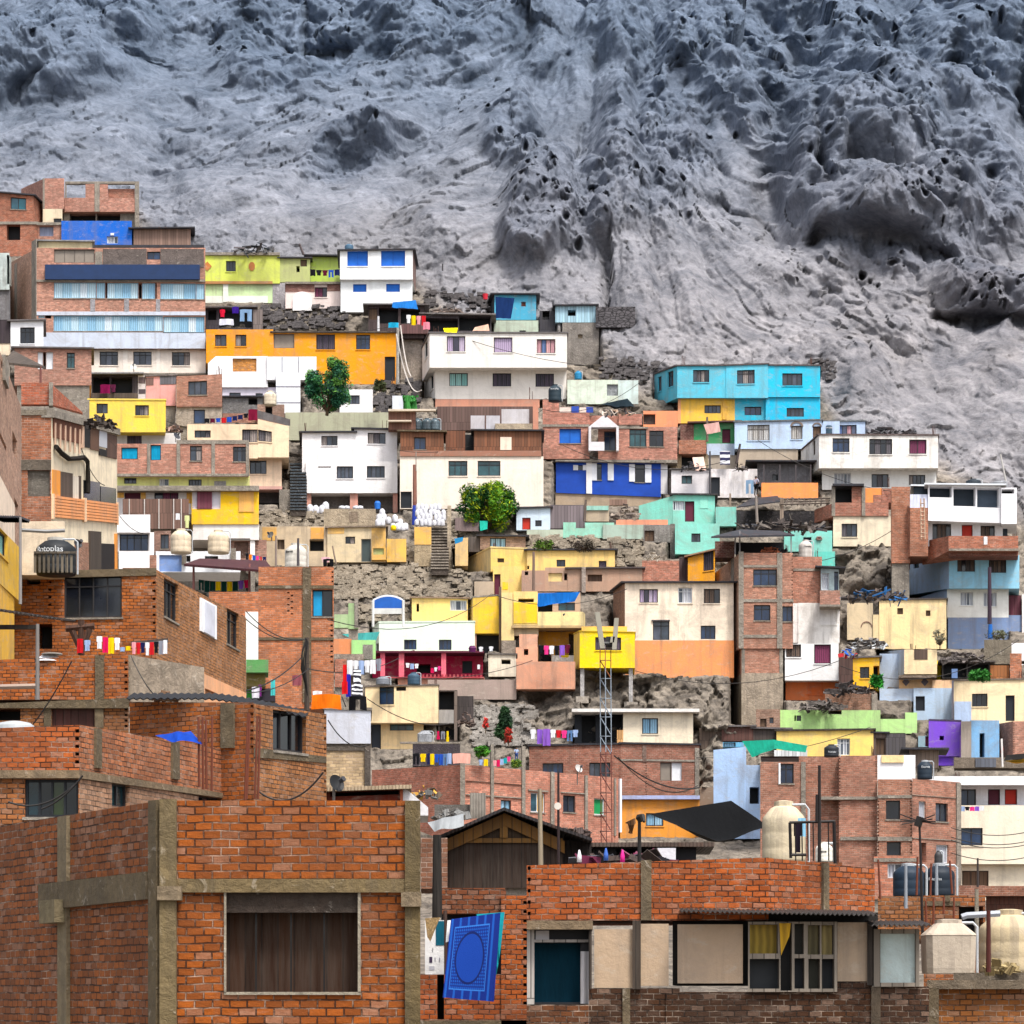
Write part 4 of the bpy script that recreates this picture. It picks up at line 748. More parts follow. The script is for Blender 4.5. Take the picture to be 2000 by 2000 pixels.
house('yellow_house', 'small yellow house with white window left of the rubble slope')
fr(440, 860, 440)
B(1600, 1352, 2080, 1590, '#f5d07c', D=4, W=[(1640, 1400, 1662, 1470, 'o', 1), (1928, 1370, 2070, 1460, 'c', 3)], roof='c:a58a74', ov=.15)
fr(840, 900, 440)
house('yellow_block', 'bright yellow block overhanging a black open storey')
B(370, 1167, 592, 1480, '#f6c630', D=4, L=318, Dl=3, lm='#f0cc74', LW=[(338, 1230, 350, 1310, 'o', 1)], roof=CON, ov=.02); B(330, 1482, 592, 1640, 'p:1c1a1e', o=1, D=3, name='shade_storey'); B(366, 1482, 398, 1640, '#b98a7c', o=.1, D=.4, name='column')  # near-black block painted for the shade of the storey below
B(590, 1080, 612, 1640, 'w:7a6454', o=-.2, D=.25, name='pole')
house('yellow_balcony_house', 'cream and yellow house with curved balcony under a blue tarp')
B(612, 1130, 720, 1560, '#f3d592', D=4); B(715, 1120, 922, 1410, '#f5d488', o=-.1, D=4, W=[(757, 1182, 890, 1212, 'o', 1)], at=[(716, 1215, 918, 1395, '#f8ca28', .03, 'paint_panel')], name='front_wall'); B(920, 1130, 1290, 1310, 'q:c9a88c', o=1.6, D=2, W=[(925, 1200, 1050, 1300, 'o', 1), (1100, 1215, 1242, 1285, 'e', 2)], name='recess_wall'); B(922, 1295, 1310, 1428, 'q:f3dc9c', o=-.15, D=.4, Rr=1330, Dr=1, name='balcony'); B(700, 1412, 1312, 1432, 'q:c9a978', o=-.2, D=4, name='floor_slab'); B(610, 1432, 930, 1500, 'q:cdb694', o=.2, D=3, name='lower_wall')
B(925, 1465, 1245, 1740, '#d99a2c', o=1.8, D=1, W=[(930, 1600, 1040, 1720, 'o', 1), (1190, 1480, 1245, 1720, 'o', 1)], name='recess_back'); B(1042, 1668, 1246, 1755, 'c:b9b0a8', o=.0, D=.4, name='laundry_parapet')
house('salmon_hut', 'chipped salmon pink hut with a tiny square window', 'hut')
B(765, 1487, 922, 1600, 'q:efb090', D=2); B(735, 1600, 925, 1730, 'q:f0ae8c', o=-.1, D=2, W=[(805, 1614, 842, 1665, 'o', 1)], name='lower_wall'); B(612, 1540, 735, 1670, 'c:b0a090', o=.3, D=1, name='side_wall')
house('cream_hut', 'small stained cream hut with a black slot window', 'hut')
B(500, 1662, 737, 1850, 'q:e9dcc6', D=2, W=[(613, 1703, 690, 1744, 'o', 1)], roof='c:7c746e', ov=.1)
house('yellow_house', 'vivid yellow box house standing on concrete stilts')
fr(840, 900, 440)
B(1283, 1466, 1756, 1776, '#f9d40a', D=4, Y=185, L=1232, Dl=3, Lv=(1490, 1785), lm='#efc25c', W=[(1416, 1512, 1638, 1626, 'v', 3)], roof='#d8b018', ov=.06, th=.05); B(1300, 1420, 1690, 1466, '#f0c25c', o=1, D=3, name='roof_room')
fr(840, 1200, 440)
for a in ((1288, 456, 1322, 720), (1705, 456, 1738, 770)): B(*a, 'c:c6c2c0', o=.2, D=.35, name='stilt')
for a in ((1250, 702, 1360, 760), (1665, 750, 1780, 800)): B(*a, 'c:c8bcae', o=.0, D=.9, name='footing')
house('retaining_wall', 'grey retaining wall with faded orange stains under the salmon hut', 'wall')
B(-20, 560, 740, 730, 'q:a8948a', D=1.5); B(740, 405, 1245, 640, 'q:d89a7c', o=-.4, D=1.5, name='orange_section')
# ============================================================= right middle (frame G, N, O)
fr(1200, 900, 440)
house('turquoise_hut', 'turquoise hut with striped grille and maroon door')
B(210, (385, 300), 500, 560, '#7cccba', D=3, name='side_wall'); B(500, 300, 862, 560, '#86d6c4', o=-.03, D=3, W=[(497+4, 342, 604, 425, 'c', 5), (605, 346, 686, 522, 'M', 1)], at=[(735, 335, 803, 408, '#93dcc8', .03, 'panel')], roof='c:4c4a4e', ov=.2)
B(15, 505, 458, 548, '#ef9a78', o=-1.2, D=.4, name='orange_parapet')
house('turquoise_house', 'turquoise block with a single dark window below the turquoise hut')
B(520, 538, 902, 800, '#88d8c8', D=3, W=[(660, 623, 738, 697, 'g', 3)]); B(868, 395, 1045, 560, '#7ecabc', o=2.2, D=2, name='rear_wall')
house('stone_house', 'grey stone house front with brown door in a mint band')
B(-100, 548, 250, 670, 'q:adc2b4', D=1.2); B(250, 548, 478, 700, 'c:a09a94', o=-.02, D=1.2, W=[(258, 598, 343, 692, 'h', 2)], name='door_wall'); B(478, 540, 522, 840, 'c:8c857e', o=.1, D=1, name='column')
house('pergola', 'dark rubble filled pergola on concrete columns', 'pergola')
B(1045, 430, 1830, 600, 'c:4a474a', o=2.5, D=1, name='back_wall'); B(1045, 555, 1870, 610, 'c:6d6660', o=.2, D=3, name='floor')
for a in ((1420, 330, 1452, 570), (1815, 330, 1840, 580), (1215, 330, 1232, 590), (985, 280, 1002, 560)): B(*a, 'w:8a7a6c', o=-.1, D=.25, name='post')
_m = MB(); q = [P(1050, 395, HY-.6), P(1420, 345, HY-.6), P(1400, 300, HY+2.5), P(1180, 320, HY+2.5)]; _m.hexa([p - Vector((0, 0, .08)) for p in q] + q, TINK); part('tin_roof', _m, H)
_m = MB(); 
for i in range(9): _m.tube([P(1420+i*50, 380, HY-.3), P(1440+i*48, 322, HY+2.4)], .06, 'w:5c5048', 5)
for i in range(3): _m.tube([P(1420, 375-i*22, HY-.2+i), P(1850, 362-i*20, HY-.2+i)], .05, 'w:5c5048', 5)
part('rafters', _m, H)
house('turquoise_house', 'turquoise wall with a pink flower motif beside white tank')
B(1455, 600, 1868, 778, '#88d8ca', D=3, W=[(1620, 655, 1690, 700, 'g', 2)]); B(1700, 778, 1892, 960, '#6cd6c6', o=-.15, D=3, name='lower_wall')
_m = MB(); c_ = P(1755, 665, HY-.02)
for i in range(6): a = 6.2832*i/6; p = c_ + Vector((math.cos(a)*.12, 0, math.sin(a)*.12)); _m.lathe(p + Vector((0, 0, 0)), [(.12, -.01), (.12, .01)], '#e89a94', 8)
part('flower_motif', _m, H)
house('orange_house', 'amber house with a barred purple window beside the brick tower')
B(630, (830, 760), 862, 1080, '#f3a412', D=3, W=[(764, 790, 851, 935, 'v', 5)], roof='t:a88468', ov=.25)
B(238, 856, 555, 1080, 'k:c8826a', o=-.4, D=3, name='brick_annex'); B(555, 830, 630, 1060, 'w:4a3a3c', o=.5, D=2, name='shade_filler')  # dark planked block fills the gap, standing in for its shade
house('brick_tower', 'five storey brick tower with concrete frame, right of centre')
B(1075, 790, 1530, 1610, 'k:c58c74', D=6, L=862, Dl=9, lm='k:bd937b', W=[(1190, 930, 1393, 1070, 'n', 3), (1195, 1236, 1337, 1370, 'n', 2), (1440, 1247, 1530, 1378, 'n', 2)] + dents(1527, 815, 1180, 13, 12, 12) + dents(1533, 1385, 1490, 4, 10, 12),
  at=[(1065, 780, 1108, 1610, CON, .09), (1395, 790, 1440, 1610, CON, .08), (1075, 895, 1440, 915, CON, .05, 'beam'), (1075, 1185, 1535, 1212, CON, .05, 'beam'), (1075, 1492, 1440, 1518, CON, .05, 'beam')], Lat=[(1005, 800, 1025, 1600, CON, .05)])
B(1090, 1610, 1445, 1820, 'k:c48a72', o=.1, D=5, L=1020, Dl=5, at=[(1090, 1610, 1118, 1820, CON, .06), (1415, 1610, 1445, 1820, CON, .06), (1195, 1522, 1318, 1545, 'w:7a766c', .05, 'vent')], LW=[(1028, 1520+90, 1072, 1612, 'o', 1)], name='lower_wall')
B(1090, 1820, 1447, 2300, 'c:c2b19c', o=.05, D=5, L=1010, Dl=5, name='concrete_base')
B(1530, 822, 1780, 1222, 'k:c68870', o=1.0, D=5, at=[(1535, 925, 1765, 945, CON, .04, 'beam')] , name='side_wing'); B(1762, 1112, 1935, 1232, 'k:bf8a76', o=-.6, D=2, name='brick_balcony'); B(1760, 1232, 1940, 1250, CON, o=-.65, D=2, name='balcony_slab')
B(1770, 925, 1925, 1115, 'g:8fa0a4', o=.6, D=2, W=[(1775, 960, 1840, 1110, 'c', 2), (1885, 950, 1920, 1110, 'n', 2)], roof=TINK, ov=.4, name='glazed_porch')
_m = MB(); q = [P(830, 648, HY-1), P(1545, 632, HY-.5), P(1420, 600, HY+5), P(1080, 588, HY+5)]; _m.hexa([p - Vector((0, 0, .12)) for p in q] + q, TINK); part('tin_canopy', _m, H)
for u_ in (1070, 1510, 1030): B(u_, 600 if u_ == 1070 else 640, u_+11, 800, 'p:8a8688', o=.3, D=.1, name='canopy_post')
B(862, 690, 1030, 830, 'k:6a3a32', o=2, D=2, name='roof_room'); B(1040, 700, 1450, 800, 'p:1e1c22', o=3, D=2, name='roof_shade')  # near-black block under the canopy, roof shade put into its colour
house('cream_house', 'cream house with orange painted base left of the brick tower')
B(90, 1052, 1022, 1540, 'q:f8e6d0', D=5, L=-10, Dl=4, lm='k:b98a6e', W=[(215, 1100, 373, 1217, 'P', 4), (547, 1087, 667, 1220, 'c', 3), (767, 1097, 906, 1222, 't', 3), (330, 1372, 472, 1537, 'g', 2), (740, 1413, 867, 1530, 'n', 3)], roof=TINK, ov=.25, at=[(318, 1365, 476, 1378, 'w:4a4448', .1, 'lintel')])
B(92, 1540, 1025, 1860, 'q:ee9a60', o=-.12, D=5, name='orange_base')
house('white_house', 'stained white block with maroon window right of the brick tower')
B(1532, 1222, 1932, 1560, 'q:f3efec', D=5); fr(1560, 1140, 440); B(-6, 165, 342, 515, 'q:f3efea', o=-.05, D=5, W=[(180, 196, 325, 350, 'm', 3)], name='upper_wall')
B(-118, 515, 342, 830, '#f4f2f1', o=-.7, D=5.5, W=[(-108, 500+20, 20, 630, 't', 3), (132, 520, 276, 685, 'p', 1)], name='lower_wall'); B(-112, 800, 342, 1000, '#ec8048', o=.3, D=4, W=[], at=[(78, 830, 205, 960, '#e96f30', .06, 'panel')], name='orange_base')
house('cream_ruin', 'crumbling sand coloured house with two tiny windows and painted arch')
B(415, 165, 635, 480, 'q:d8c3a0', D=3); B(690, 135, 1266, 560, 'q:f4d9a2', o=-.05, D=4, W=[(845, 209, 895, 262, 'h', 1), (1090, 229, 1130, 278, 'h', 1)], roof='c:5d5550', ov=.1, name='right_wall'); B(630, 265, 692, 480, 'q:e3cc9e', o=0, D=3, name='low_wall')
_m = MB(); c_ = P(582, 372, HY-.04)
for i in range(10):
    a, b = math.pi*i/10, math.pi*(i+1)/10; rr = 46*K*T*HY/1000
    o_ = [c_ + Vector((math.cos(x)*k*rr, 0, math.sin(x)*k*rr)) for x, k in ((a, .92), (a, 1.08), (b, 1.08), (b, .92))]; _m.hexa(o_ + [p + Vector((0, .05, 0)) for p in o_], '#7a5c50')
part('painted_arch', _m, H)
house('yellow_hut', 'small amber hut with broken awning and overgrown doorway', 'hut')
B(465, 640, 692, 900, '#f3b90c', D=3, W=[(525, 715, 605, 810, 'k', 2), (640, 705, 690, 860, 'o', 1)], roof=TIN, ov=.15); B(342, 632, 465, 900, 'w:4f3834', o=-.1, D=3, name='plank_flank')
house('corner_house', 'pale blue and cream corner house with two grey diamonds')
B(905, 565, 1186, 775, '#f5dcae', D=4, o=-.5, L=694, Dl=6, Lv=(585, 900), lm='#b8cbe4', at=[(990, 565, 1105, 650, 'w:5c4a40', .03, 'opening')]); B(860, 785, 1182, 805, 'c:9a8878', o=-.7, D=4, name='ledge')
B(860, 805, 1146, 900, '#f6c996', o=.2, D=4, name='diamond_wall')
for u_ in (920, 1081):
    _m = MB(); c_ = P(u_, 842, HY+.17); r_ = 33*K*T*HY/1000; q = [c_ + Vector((a*r_, 0, b*r_*1.12)) for a, b in ((-1, 0), (0, -1), (1, 0), (0, 1))]; _m.hexa(q + [p + Vector((0, .06, 0)) for p in q], 'p:66606c'); part('diamond', _m, H)
B(694, 900, 985, 1010, '#b9cce4', o=-.1, D=4, name='blue_wall'); B(985, 895, 1322, 1170, '#b8cfe8', o=-.3, D=4, W=[(1003, 965, 1082, 1090, 'd', 1)], name='blue_wall'); B(1146, 825, 1322, 910, '#f3c79c', o=-.2, D=3, name='peach_parapet'); B(694, 600, 906, 905, '#b8cbe4', o=1.0, D=4, name='flank')
B(1182, 660, 1256, 825, '#fadc10', o=1.2, D=2, name='yellow_wall')
house('cream_house', 'long cream house with black door and window at the right edge')
B(1325, 828, 2010, 1200, '#f7dfb4', D=5, W=[(1486, 944, 1620, 1053, 'k', 3), (1774, 958, 1852, 1178, 'd', 1)], roof='c:8a7d70', ov=.08); B(1335, 1010, 1480, 1200, '#b3c9e8', o=-.2, D=1, name='blue_panel'); B(1312, 830, 1330, 1160, 'p:5c5a64', o=-.3, D=.2, name='drain_pipe')
house('purple_house', 'violet purple hut with a small square window', 'hut')
B(1115, 1178, 1393, 1480, '#7a4ccc', D=3, W=[(1208, 1304, 1246, 1342, 'o', 1)], roof='c:5a4a6a', ov=.02); B(1380, 1300, 1425, 1500, '#a070dc', o=-.3, D=1, name='side_pier'); B(1198, 1440, 1392, 1560, '#6c40c0', o=.2, D=2, name='base_wall'); B(1025, 1305, 1112, 1400, '#8aa8b4', o=.2, D=2, W=[(1085, 1308, 1112, 1395, 'M', 1)], name='blue_side')
house('blue_hut', 'flaking sky blue wall with tall dark doorway left of brick corner', 'hut')
B(1470, 1172, 1720, 1520, 'q:7fb0da', D=3, W=[(1551, 1282, 1594, 1488, 'o', 1)]); B(1392, 1180, 1480, 1500, 'q:a89c90', o=-.1, D=2, name='mud_wall')
house('brick_house', 'plain brick corner house beside the blue hut, right edge')
B(1838, 1180, 2010, 1560, 'k:c88f7a', D=5, L=1592, Dl=5, Lv=(1222, 1540), W=dents(1846, 1200, 1450, 14, 10, 9))
house('lime_house', 'pale lime green house with a chipped parapet')
fr(1200, 1160, 440); 
B(1422, 995, 1560, 1180, '#b8e08c', D=4, W=[(1543, 1042, 1558, 1090, 'o', 1)]); B(1560, 995, 1835, 1180, '#bae690', o=.01, D=4, W=[(1562, 1042, 1602, 1090, 'k', 1)], name='wall_section'); fr(1560, 1140, 440); B(252, 1120, 368, 1270, '#bbe592', o=.02, D=4, name='low_section'); B(368, 1085, 700, 1275, '#b4dd8c', o=.03, D=4, name='wall_section'); B(700, 1160, 912, 1280, '#b8e190', o=.01, D=4, name='low_section'); B(912, 1105, 1015, 1285, '#bce694', o=-.01, D=4, name='wall_section')
fr(1200, 1160, 440)
house('brick_hut', 'narrow brick hut with brown door left of the lime green house', 'hut')
B(1215, 990, 1422, 1170, 'k:a3806c', D=3, W=[(1250, 1070, 1305, 1140, 'h', 1), (1330, 1060, 1365, 1110, 'g', 1)])
fr(1560, 1140, 440)
house('yellow_house', 'butter yellow house with white barred window under the lime house')
B(-190, 1262, 640, 1500, '#f8d574', D=4, W=[(330, 1328, 440, 1472, 'c', 4)], roof='c:4d443c', ov=.15)
house('brown_shack', 'dark brown shack with paned door beside the yellow house', 'shack')
B(640, 1290, 750, 1480, 'w:6a5a54', D=3, W=[(660, 1325, 742, 1470, 'h', 2)], roof=TINK, ov=.2); B(750, 1285, 916, 1480, 'w:4f4c50', o=-.1, D=3, name='plank_wall'); B(225, 935, 670, 1090, 'k:a87c64', o=4, D=1.5, name='rear_brick_wall'); B(625, 940, 675, 1090, CON, o=3.9, D=.6, name='column')
house('stone_wall', 'crumbling grey stone wall near the right edge', 'wall'); B(1590, 480, 1825, 690, 'c:938877', D=1)
house('brick_pier', 'tall free standing brick pier near the right edge', 'pier'); B(1812, 598, 1912, 838, 'k:bd7858', D=1.2); 
house('white_hut', 'white cubicle half hidden behind the brick pier, right edge', 'hut'); B(1822, 510, 2000, 700, '#f1eeee', D=2, W=[(1912, 660, 1960, 690, 'o', 1)])
house('shed', 'dark open shed with blue tarp and orange board panel', 'shed')
B(1230, 675, 1640, 812, 'w:2c2a2c', D=2, W=[(1240, 685, 1440, 805, 'o', 1), (1450, 690, 1630, 805, 'o', 1)], roof='t:6a625c', ov=.3); B(1640, 700, 1806, 832, 'w:a86a3c', o=-.1, D=1, name='board_panel'); B(1312, 730, 1362, 810, 'p:6a86b4', o=-.1, D=.3, name='door_panel')
fr(1200, 1160, 440)
house('blue_house', 'tall powder blue house wall beside the green tarp')
B(850, (1338, 1310), 1130, 2100, '#a9c6ec', D=4); B(1130, 1468, 1250, 2100, '#a9c4e8', o=.05, D=4, W=[(1160, 1656, 1242, 1800, 'o', 1)], name='low_wall'); B(930, 1272, 1110, 1312, '#64acd4', o=1.5, D=2, W=[(935, 1274, 1040, 1310, 'L', 1)], name='roof_room')
house('cream_house', 'cream flat roofed house with sky blue window beside dark porch')
B(75, 1000, 675, 1295, '#f3e3c8', D=4, W=[(237, 1065, 375, 1200, 'L', 2)], at=[(22, 1168, 75, 1290, 'w:d8a46a', .1, 'door_leaf')])
fr(840, 1200, 440)
B(1240, 840, 1650, 1120, 'p:20242c', o=1.2, D=2, W=[(1300, 850, 1420, 1100, 'o', 1), (1460, 860, 1640, 1110, 'o', 1)], name='open_porch'); B(1215, 808, 2310, 836, '#e9e4de', o=-.5, D=5, name='roof_slab')  # porch walls near-black: the shade inside is put into their colour
house('brown_brick_house', 'dull brown brick house over an amber ground floor')
B(850, 1125, 1632, 1560, 'k:a56a56', D=5, W=[(965, 1277, 1143, 1375, 'n', 4), (1365, 1272, 1545, 1392, 'g', 4)], roof=TINK, ov=.1)
fr(1200, 1160, 440)
B(50, 1290, 728, 1728, 'k:a9705c', o=-.04, D=5, W=[(393, 1444, 490, 1602, 'q', 1), (491, 1444, 577, 1602, 'w', 1)] + dents(272, 1450, 1720, 13, 9, 9), at=[(240, 1300, 275, 1440, 'c:8d7468', .05), (690, 1320, 727, 1728, CON, .06), (50, 1415, 700, 1440, CON, .04, 'beam')], roof=TINK, ov=.1, name='right_wall')
B(50, 1728, 732, 1760, '#aab4dc', o=-.2, D=5, name='beam'); B(48, 1760, 730, 2100, '#f3a03c', o=.1, D=5, W=[(270, 1880, 420, 1990, 'L', 2)], name='amber_floor'); B(732, 1660, 852, 1900, 'q:8f7a68', o=2, D=1, name='mud_wall')
fr(840, 1200, 440)
house('long_brick_house', 'long salmon brick building with concrete columns and green window')
B(280, (1288, 1402), 1615, 2000, 'k:d48c74', Y=160, Y1=164.5, D=6, L=-500, Dl=6, Lv=(1335, 1700), lm='k:cb8068', W=[(607, 1590, 695, 1690, 'L', 2), (862, 1526, 984, 1700, 'y', 2), (1141, 1550, 1246, 1700, 'g', 2), (1406, 1575, 1496, 1722, 'G', 1)],
  at=[(515, 1115, 540, 2000, CON, .12), (782, 1130, 810, 2000, CON, .12), (1030, 1350, 1060, 2000, CON, .12), (1322, 1380, 1345, 2000, CON, .12), (1575, 1405, 1590, 1900, CON, .1), (305, 1425, 790, 1462, CON, .07, 'beam'), (305, 1540, 780, 1580, CON, .07, 'lintel'), (840, 1500, 1010, 1525, CON, .07, 'lintel'), (1120, 1520, 1335, 1545, CON, .07, 'lintel'), (1617, 1410, 1634, 1870, 'p:e8e8ec', .15, 'white_pipe')])
B(258, 1088, 300, 1700, CON, Y=159.8, D=.4, name='column'); B(-260, 1092, 262, 1108, CON, o=0, Y=161, D=.3, name='roof_beam')
B(-150, 1110, 262, 1300, 'c:4c444a', Y=166, D=1, name='rear_wall')
# ============================================================= brick apartment house and white block, lower right (frames O, P)
fr(1560, 1140, 440)
house('brick_apartment', 'tall unfinished brick apartment house with white framed windows', 'building', Y=150)
fr(1200, 1160, 440)
B(1252, 1440, 1640, 2500, 'k:b27c66', Y=150, D=8, W=[(1410, 1456, 1538, 1626, 'n', 2)], at=[(1600, 1440, 1640, 2400, CON, .07), (1408, 1452, 1424, 1630, 'p:ececf0', .06, 'frame')], name='wall')
fr(1560, 1140, 440)
B(2, 1480, 345, 2600, 'k:ac745e', Y=150.1, D=8, o=.02, name='wall'); B(345, 1475, 672, 2600, 'k:b47c66', Y=149.5, D=8, W=dents(352, 1500, 1925, 16, 11, 10) + dents(664, 1485, 1650, 9, 11, 10), name='wall')
fr(1500, 1500, 500)
B(828, 85, 1085, 1000, 'k:b27a62', Y=149, D=7, W=[(890, 246, 998, 388, 'k', 1), (896, 558, 1003, 660, 'k', 1)] + dents(1080, 100, 640, 22, 12, 10) + dents(820+12, 250, 640, 16, 11, 10), at=[(828, 205, 1085, 228, CON, .05, 'beam'), (828, 520, 1085, 550, CON, .05, 'beam')], name='wall'); B(400, 215, 828, 238, CON, Y=149.35, D=1, name='beam'); B(545, 520, 828, 545, CON, Y=149.35, D=1, name='beam')
B(1088, (78, 108), 1448, 1000, 'k:b87e68', Y=149, Y1=151, D=6, W=[(1138, 250, 1190, 392, 'c', 1), (1265, 263, 1358, 408, 'g', 2), (1147, 562, 1195, 712, 'o', 1), (1270, 577, 1362, 720, 'c', 1)], at=[(1418, 112, 1450, 1000, CON, .08), (1088, 205, 1448, 228, CON, .05, 'beam'), (1088, 525, 1448, 552, CON, .05, 'beam')], name='wall')
house('white_building', 'long white terrace building with orange door at the right edge', 'building', Y=157)
fr(1560, 1140, 440)
B(675, 1470, 1000, 1690, '#f4f3f5', D=4, at=[(708, 1472, 900, 1535, '#f3d49c', .1, 'panel')], name='roof_wall')
fr(1500, 1500, 500)
B(1150, 62, 2080, 128, '#f4f4f7', D=5, o=-.6, name='parapet'); B(1440, 128, 2080, 290, '#f0f0f6', o=.6, D=5, W=[(1450, 160, 1570, 300-12, 'n', 2), (1660, 160, 1752, 278, 'M', 1), (1787, 160, 1880, 276, 'r', 1)], name='upper_wall')
B(1380, 282, 2080, 725, '#efe5cf', o=-.7, D=5, W=[(1455, 452, 1620, 584, 'n', 2)], name='middle_wall'); B(1380, 730, 2080, 1000, '#efe4cc', o=-.2, D=5, W=[(1465, 775, 1665, 960, 'h', 3)], name='ground_floor')
house('brick_wall', 'low brown brick garden wall before the white building', 'wall', Y=142); B(1440, 885, 1640, 1100, 'k:9c6a56', D=1); B(1640, 890, 2080, 965, 'k:9a6650', o=.1, D=1, name='wall_section'); B(1645, 965, 1990, 1100, 'w:5a3428', o=.6, D=2, roof='t:b8a8a0', ov=.3, name='low_shed')
house('brown_hut', 'grey-brown flat roofed hut behind the black tank', 'hut', Y=158); fr(1560, 1140, 440); B(945, 1428, 1200, 1580, 'w:7a6a60', D=3, roof=TINK, ov=.5); B(1330, 1490, 2000, 1580, 'c:8d7f70', o=.4, D=2, at=[(1515, 1500, 1690, 1575, 'w:5f6470', .1, 'board')], name='rubble_wall')
fr(1500, 1500, 500)
house('pink_hut', 'small salmon brick hut with white window behind black tanks', 'hut', Y=110); B(798, 668, 1120, 990, 'k:cf8468', D=3, W=[(903, 720, 1015, 830, 'c', 2)], at=[(798, 680, 1120, 708, CON, .05, 'beam')])
house('brick_house', 'worn brick house carrying the two black tanks', Y=74); B(830, 968, 1175, 1300, 'K:b87440', D=5, name='wall'); B(1175, 962, 1640, 2100, 'K:b46a38', o=.15, D=5, W=[(1440, 1045, 1625, 1290, 'o', 1)], at=[(1175, 1005, 1450, 1040, CND, .05, 'beam'), (1330, 962, 1372, 1008, CND, .09)])
# ============================================================= foreground (frames Q, P, S, R)
fr(800, 1480, 500, 1858)
house('shed', 'dark brown gabled shed with ochre beams over brick house', 'shed', Y=66)
B(272, 600, 1110, 945, 'w:2e2018', D=5, at=[(268, 585, 1110, 618, 'w:6e4c1c', .08, 'beam')])
_m = MB(); y_ = HY - .02; q = [P(262, 592, y_), P(1110, 592, y_), P(685, 400, y_)]; _m.hexa([q[0], q[1], q[2], q[2]] + [p + Vector((0, 4.8, 0)) for p in (q[0], q[1], q[2], q[2])], 'w:35240f'); part('gable', _m, H)
for a, b, c, d in ((240, 590, 690, 388), (690, 388, 1125, 590)):
    _m = MB(); p, s_ = P(a, b+14, HY-.14), P(c, d+14, HY-.14); k = Vector((0, 0, .28)); g = Vector((0, .1, 0)); _m.hexa([p-k, s_-k, s_, p, p-k+g, s_-k+g, s_+g, p+g], 'w:6e4a1a'); part('rafter', _m, H)
_m = MB(); _m.box(P(655, 580, HY-.12), P(712, 430, HY-.12) + Vector((0, .09, 0)), 'w:74501e'); part('king_post', _m, H)
for pts in (((205, 590), (685, 382)), ((685, 382), (1325, 605))):
    _m = MB(); (a, b), (c, d) = pts; p, s_ = P(a, b, HY-.5), P(c, d, HY-.5); g = Vector((0, 6, 0)); t = Vector((0, 0, .07)); _m.hexa([p, s_, s_+t, p+t, p+g, s_+g, s_+g+t, p+g+t], 't:332f30'); part('roof', _m, H)
B(1110, 600, 1320, 945, 'w:1c1518', o=.8, D=4, name='side_wall')
house('brick_house', 'brick house behind the blue towel, below the gabled shed', Y=63)
B(230, 945, 700, 1130, 'K:9a5630', o=.1, D=4); B(665, 1000, 862, 2100, 'K:cc6828', o=-.05, D=4, W=dents(838, 1050, 1780, 12, 26, 22), name='right_pier'); B(230, 1130, 690, 1700, 'p:1c1a20', o=.9, D=2, name='shade_recess'); B(-20, 1570, 700, 1905, 'K:c86428', o=0, D=4, W=[(200, 1575, 250, 1900, 'o', 1)], name='low_wall'); B(-20, 1905, 870, 2200, CND, o=-.05, D=4, name='beam')  # near-black block behind the towel stands in for shade in the recess
B(80, 580, 275, 950, 'k:8a5c44', o=1.5, D=3, name='rear_wall')
house('brick_parapet_house', 'orange brick house with board panels and curtained window, bottom right', Y=55)
B(850, (782, 724), 2605, 1180, 'K:cc6626', o=.1, D=4, W=dents(864, 800, 1130, 5, 30, 26), at=[(1678, 745, 1755, 1180, CND, .06)], name='parapet')
fr(1500, 1500, 500)
B(-5, (678, 760), 805, 1090, 'K:cc682a', Y=55.1, Y1=57.5, D=4, at=[(402, 715, 445, 1090, CND, .06)], name='right_parapet')
fr(800, 1480, 500, 1858)
B(850, 1182, 1330, 1245, 'c:9a8468', o=-.1, D=3, name='beam'); B(850, 1245, 1300, 1790, 'p:1a1a1e', o=.3, D=3, W=[(905, 1345, 1240, 1775, 'z', 1, 'f:0c3444')], at=[(1240, 1405, 1300, 1785, 'u:c9c6c8', .06, 'white_curtain'), (905, 1320, 1300, 1340, 'w:9a948e', .1, 'window_bar'), (915, 1255, 1012, 1325, 'p:b5b2b4', .05, 'pane'), (852, 1250, 905, 1790, 'w:a8a29c', .08, 'window_frame')], name='window_bay')
for a in ((1340, 1245, 1618, 1670), (1678, 1205, 1880, 1655)): B(*a, 'q:b29a80', o=.05, D=.4, name='board_panel')
for u_ in (1300, 1618, 1640): B(u_, 1180, u_+(22 if u_ != 1640 else 38), 1680, 'w:3a3028', o=-.05, D=.4, name='stud')
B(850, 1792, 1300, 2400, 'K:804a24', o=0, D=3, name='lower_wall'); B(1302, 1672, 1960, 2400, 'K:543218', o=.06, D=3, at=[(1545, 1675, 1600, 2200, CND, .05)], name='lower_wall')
fr(1500, 1500, 500)
B(-720, 1090, 830, 1640, 'p:1c1814', o=.5, D=3, name='back_wall'); B(-683, 1180, -190, 1625, 'q:b59d84', o=.04, D=.4, name='board_panel'); B(524, 1165, 748, 1610, 'q:b09a82', o=.03, D=.4, name='board_panel'); B(748, 1160, 790, 1640, 'w:2c2420', o=-.05, D=.4, name='stud')
